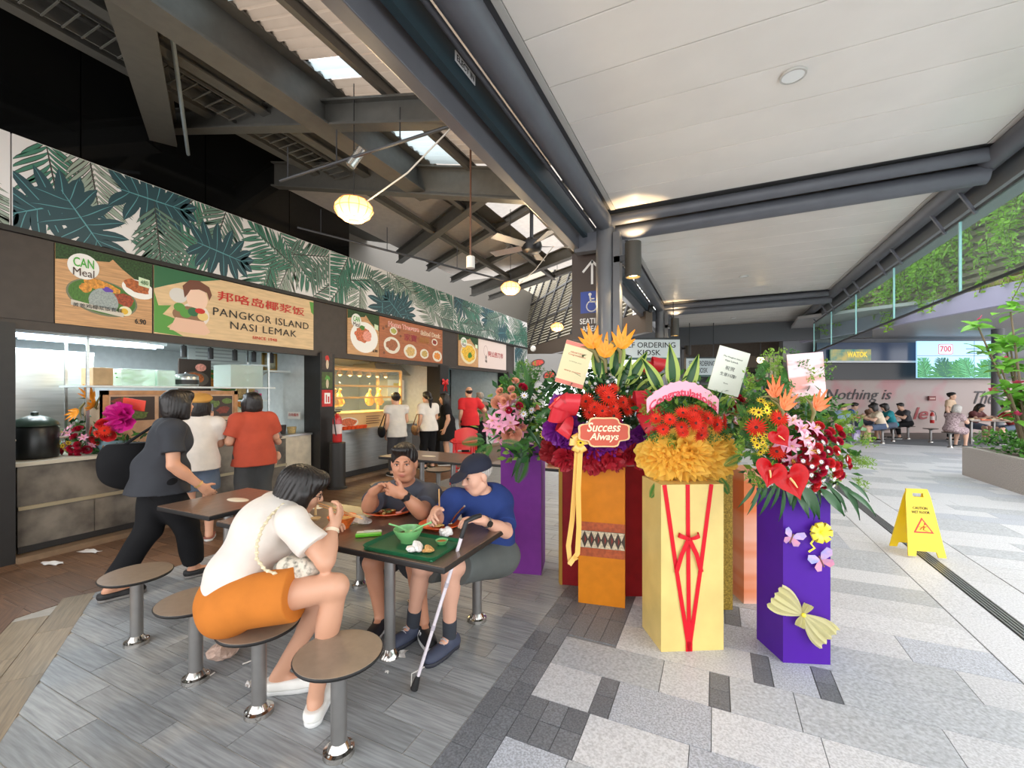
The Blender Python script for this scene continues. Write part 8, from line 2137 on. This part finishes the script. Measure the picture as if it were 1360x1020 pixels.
# ---- H purple stand with butterflies
H0, H1, H2 = onz(1005, 848), onz(1040, 880), onz(1103, 883)
m_vio = M('stand_violet', (76, 30, 146), .42, var=.06, scale=4)
t = stand_thing('violet flower stand with paper butterflies and gauze bow', [H0, H1, H2, H2 + (H0 - H1)], .98, m_vio)
d_ = (H2 - H1); nH = Vector((d_.y, -d_.x, 0)).normalized(); dh = d_.normalized()
def onH(u, v, d=.012):
    p0 = H1 + nH * d; r = ray(u, v); e = Vector((0, 0, EYE)); tt = (p0 - e).dot(nH) / r.dot(nH); return e + r * tt
def butterfly(u, v, s, rot, part):
    c = onH(u, v, .01) - t.location; AX = Matrix((dh, Vector((0, 0, 1)), nH)).transposed(); R2 = Matrix.Rotation(rot, 3, 'Z')
    for sx in (-1, 1):
        for (pl, mt) in (([(0, 0), (.25, .55), (.75, .85), (1.0, .6), (.85, .15), (.3, -.05)], M('wing_blue', (140, 146, 214), .5, rgb2=(214, 170, 190), scale=16)), ([(0, 0), (.4, -.05), (.75, -.2), (.7, -.6), (.35, -.75), (.08, -.4)], M('wing_pink', (222, 140, 158), .5, rgb2=(170, 130, 170), scale=16))):
            P_ = [c + AX @ (R2 @ Vector((sx * x * s, y * s, .004 + .35 * abs(x) * s))) for x, y in pl]; Q_ = [p + AX @ Vector((0, 0, .002)) for p in P_]; n = len(P_)
            MB().add(P_ + Q_, [tuple(range(n)), tuple(range(2 * n - 1, n - 1, -1))] + [(i, (i + 1) % n, n + (i + 1) % n, n + i) for i in range(n)]).build('butterfly_wing', mt, t)
    MB().tube([c + AX @ (R2 @ Vector((0, -.6 * s, .006))), c + AX @ (R2 @ Vector((0, .35 * s, .01)))], .004, 6).build('butterfly_body', M('wing_dark', (120, 80, 70), .5), t)
butterfly(1051, 713, .062, -.35, 0); butterfly(1089, 743, .075, .45, 1)
yb = M('bow_yellow', (240, 220, 60), .3, coat=.3)
for k in range(7): a = 2 * math.pi * k / 7; bow_loop(t, onH(1088, 706, .02), dh * math.cos(a) + Vector((0, 0, math.sin(a))) + nH * .35, .065, .035, nH, yb)
ribbon([onH(1084, 712, .012), onH(1077, 722, .014), onH(1082, 728, .014), onH(1074, 733, .014)], .012, nH, yb, 'bow_tail', t)
gz = M('gauze_yellow', (222, 216, 158), .6, transl=.4)
gc_ = onH(1065, 815, .018) - t.location; AXH = Matrix((dh, Vector((0, 0, 1)), nH)).transposed()
for (ang, L, wd) in ((2.55, .20, .15), (-.75, .19, .15), (1.2, .07, .05), (-2.0, .07, .05)):
    R2 = Matrix.Rotation(ang, 3, 'Z'); mb = MB(); mb.grid(lambda u, v: gc_ + AXH @ (R2 @ Vector((L * u, (v - .5) * wd * (.12 + 1.0 * math.sin(math.pi * .62 * u) ), .012 + .012 * math.sin(v * 26) * u + .012 * u))), 8, 14); mb.build('gauze_wing', gz, t)
MB().ball(gc_ + AXH @ Vector((0, 0, .018)), .013, 10).build('gauze_knot', yb, t)
fill_leaves(t, 1058, 590, 88, 74, 2.72, .16, 1000, .07, 51, [G1, G2, G2, G3])
scatter(t, ['sprig', 'sprig_d'], 1045, 520, 42, 34, 2.75, 26, .14, 52, leaf=True); scatter(t, ['sprig', 'fern'], 1000, 590, 18, 50, 2.65, 14, .13, 53, leaf=True); scatter(t, ['sprig'], 1120, 600, 22, 40, 2.7, 12, .11, 54, leaf=True)
scatter(t, ['rose_r', 'rose_r', 'rose_o'], 1085, 605, 46, 44, 2.52, 46, .030, 55); scatter(t, ['dai_w'], 1085, 612, 44, 40, 2.46, 26, .014, 56); scatter(t, ['lily', 'lily_p'], 1062, 585, 30, 28, 2.46, 8, .06, 57); scatter(t, ['dai_y'], 1014, 545, 18, 14, 2.56, 9, .028, 58); scatter(t, ['dai_y'], 1010, 588, 12, 14, 2.5, 8, .026, 59)
for (u, v, s_) in ((1004, 568, .062), (1034, 556, .056), (1031, 600, .055), (1083, 598, .05), (1070, 620, .05)): put_f(t, 'ger', atd(u, v, 2.44), s_, z=-FV + Vector((0, 0, .35)) + RV * (u - 1050) / 120)
for (u, v, s_, r_) in ((1048, 634, .088, 2.9), (1022, 624, .072, 3.5), (1033, 578, .055, 2.6)): put_f(t, 'anth', atd(u, v, 2.28), s_ * 1.15, z=-FV + Vector((0, 0, .25)), y=RV * math.sin(r_) + Vector((0, 0, math.cos(r_))))
for (u, v, a) in ((1030, 528, -.3), (1040, 545, .3), (1082, 545, .5)): put_f(t, 'bird_s', atd(u, v, 2.44), .12, y=RV * math.sin(a) + Vector((0, 0, .9)), z=-FV + RV * .2)
put_f(t, 'leaf_l', atd(1043, 525, 2.62), .22, y=Vector((0, 0, 1)) + RV * .05)
rs = random.Random(77)
for k in range(24):
    f = k / 23; u = 1002 + f * 125; put_f(t, rs.choice(['strap', 'strap', 'leaf']), atd(u, 645 + 6 * math.sin(k * 2.1), 2.5), rs.uniform(.14, .22) * (1.25 if u > 1085 else .9), y=RV * (f - .35) * 1.8 - Vector((0, 0, rs.uniform(.5, 1.1))) - FV * rs.uniform(.1, .5))
card(t, M('card_pinkwash', (236, 206, 210), .6, rgb2=(240, 160, 150), scale=5, stretch=(.5, 1, 2.2), lohi=(.5, .58)), 1071, 499, 48, 60, 2.62, -.08, None, None, (1070, 560, 2.65))
card(t, M('card_back_grey', (120, 116, 112), .6), 1045, 492, 9, 46, 2.72, -.05)
# ---- flower basket on the nasi lemak counter
t = thing('flower_basket', 'basket of orchids with magenta bloom and cards on the nasi lemak counter', 'flower basket', Vector((-6.15, 2.55, .926)))
MB().lathe([(0, 0), (.12, 0), (.17, .14), (.16, .14), (.11, .01)], n=20).build('basket', M('basket_wrap', (120, 150, 160), .5), t)
fill_leaves(t, 130, 590, 60, 40, 4.9, .15, 500, .09, 61, [G1, G1, G2])
scatter(t, ['rose_r', 'lily_p'], 100, 590, 24, 24, 4.75, 16, .05, 62); scatter(t, ['rose_o', 'ger'], 135, 572, 16, 14, 4.75, 7, .06, 63); scatter(t, ['dai_y'], 80, 592, 14, 8, 4.75, 7, .03, 64); scatter(t, ['bird'], 118, 540, 24, 12, 4.9, 4, .16, 65, leaf=True)
put_f(t, 'rose_p', atd(166, 553, 4.75), .01, z=-FV)
me_mg = rosette_m('r', 21, M('petal_magenta', (196, 24, 130), .5)); o = mesh_obj('magenta_bloom', me_mg, t); o.location = atd(165, 554, 4.75) - t.location; o.rotation_euler = (-FV).to_track_quat('Z', 'Y').to_euler(); o.scale = (.17,) * 3
card(t, M('card_peach', (206, 180, 150), .6), 126, 551, 28, 30, 4.85, -.1); card(t, M('card_vermilion', (214, 66, 44), .5), 178, 537, 30, 14, 4.8, .15, None, [('开张大吉', 0, 0, .7, .5, M('card_red', (196, 80, 60), .6))])

for n_ in ('anthurium_red', 'stand_violet', 'stand_purple', 'stand_orange', 'stand_maroon', 'petal_red', 'petal_crimson', 'ribbon_red', 'satin_red', 'cloth_ochre', 'cloth_navy', 'cloth_black'):
    if n_ in MATS: MATS[n_].node_tree.nodes['Principled BSDF'].inputs['Specular IOR Level'].default_value = .2
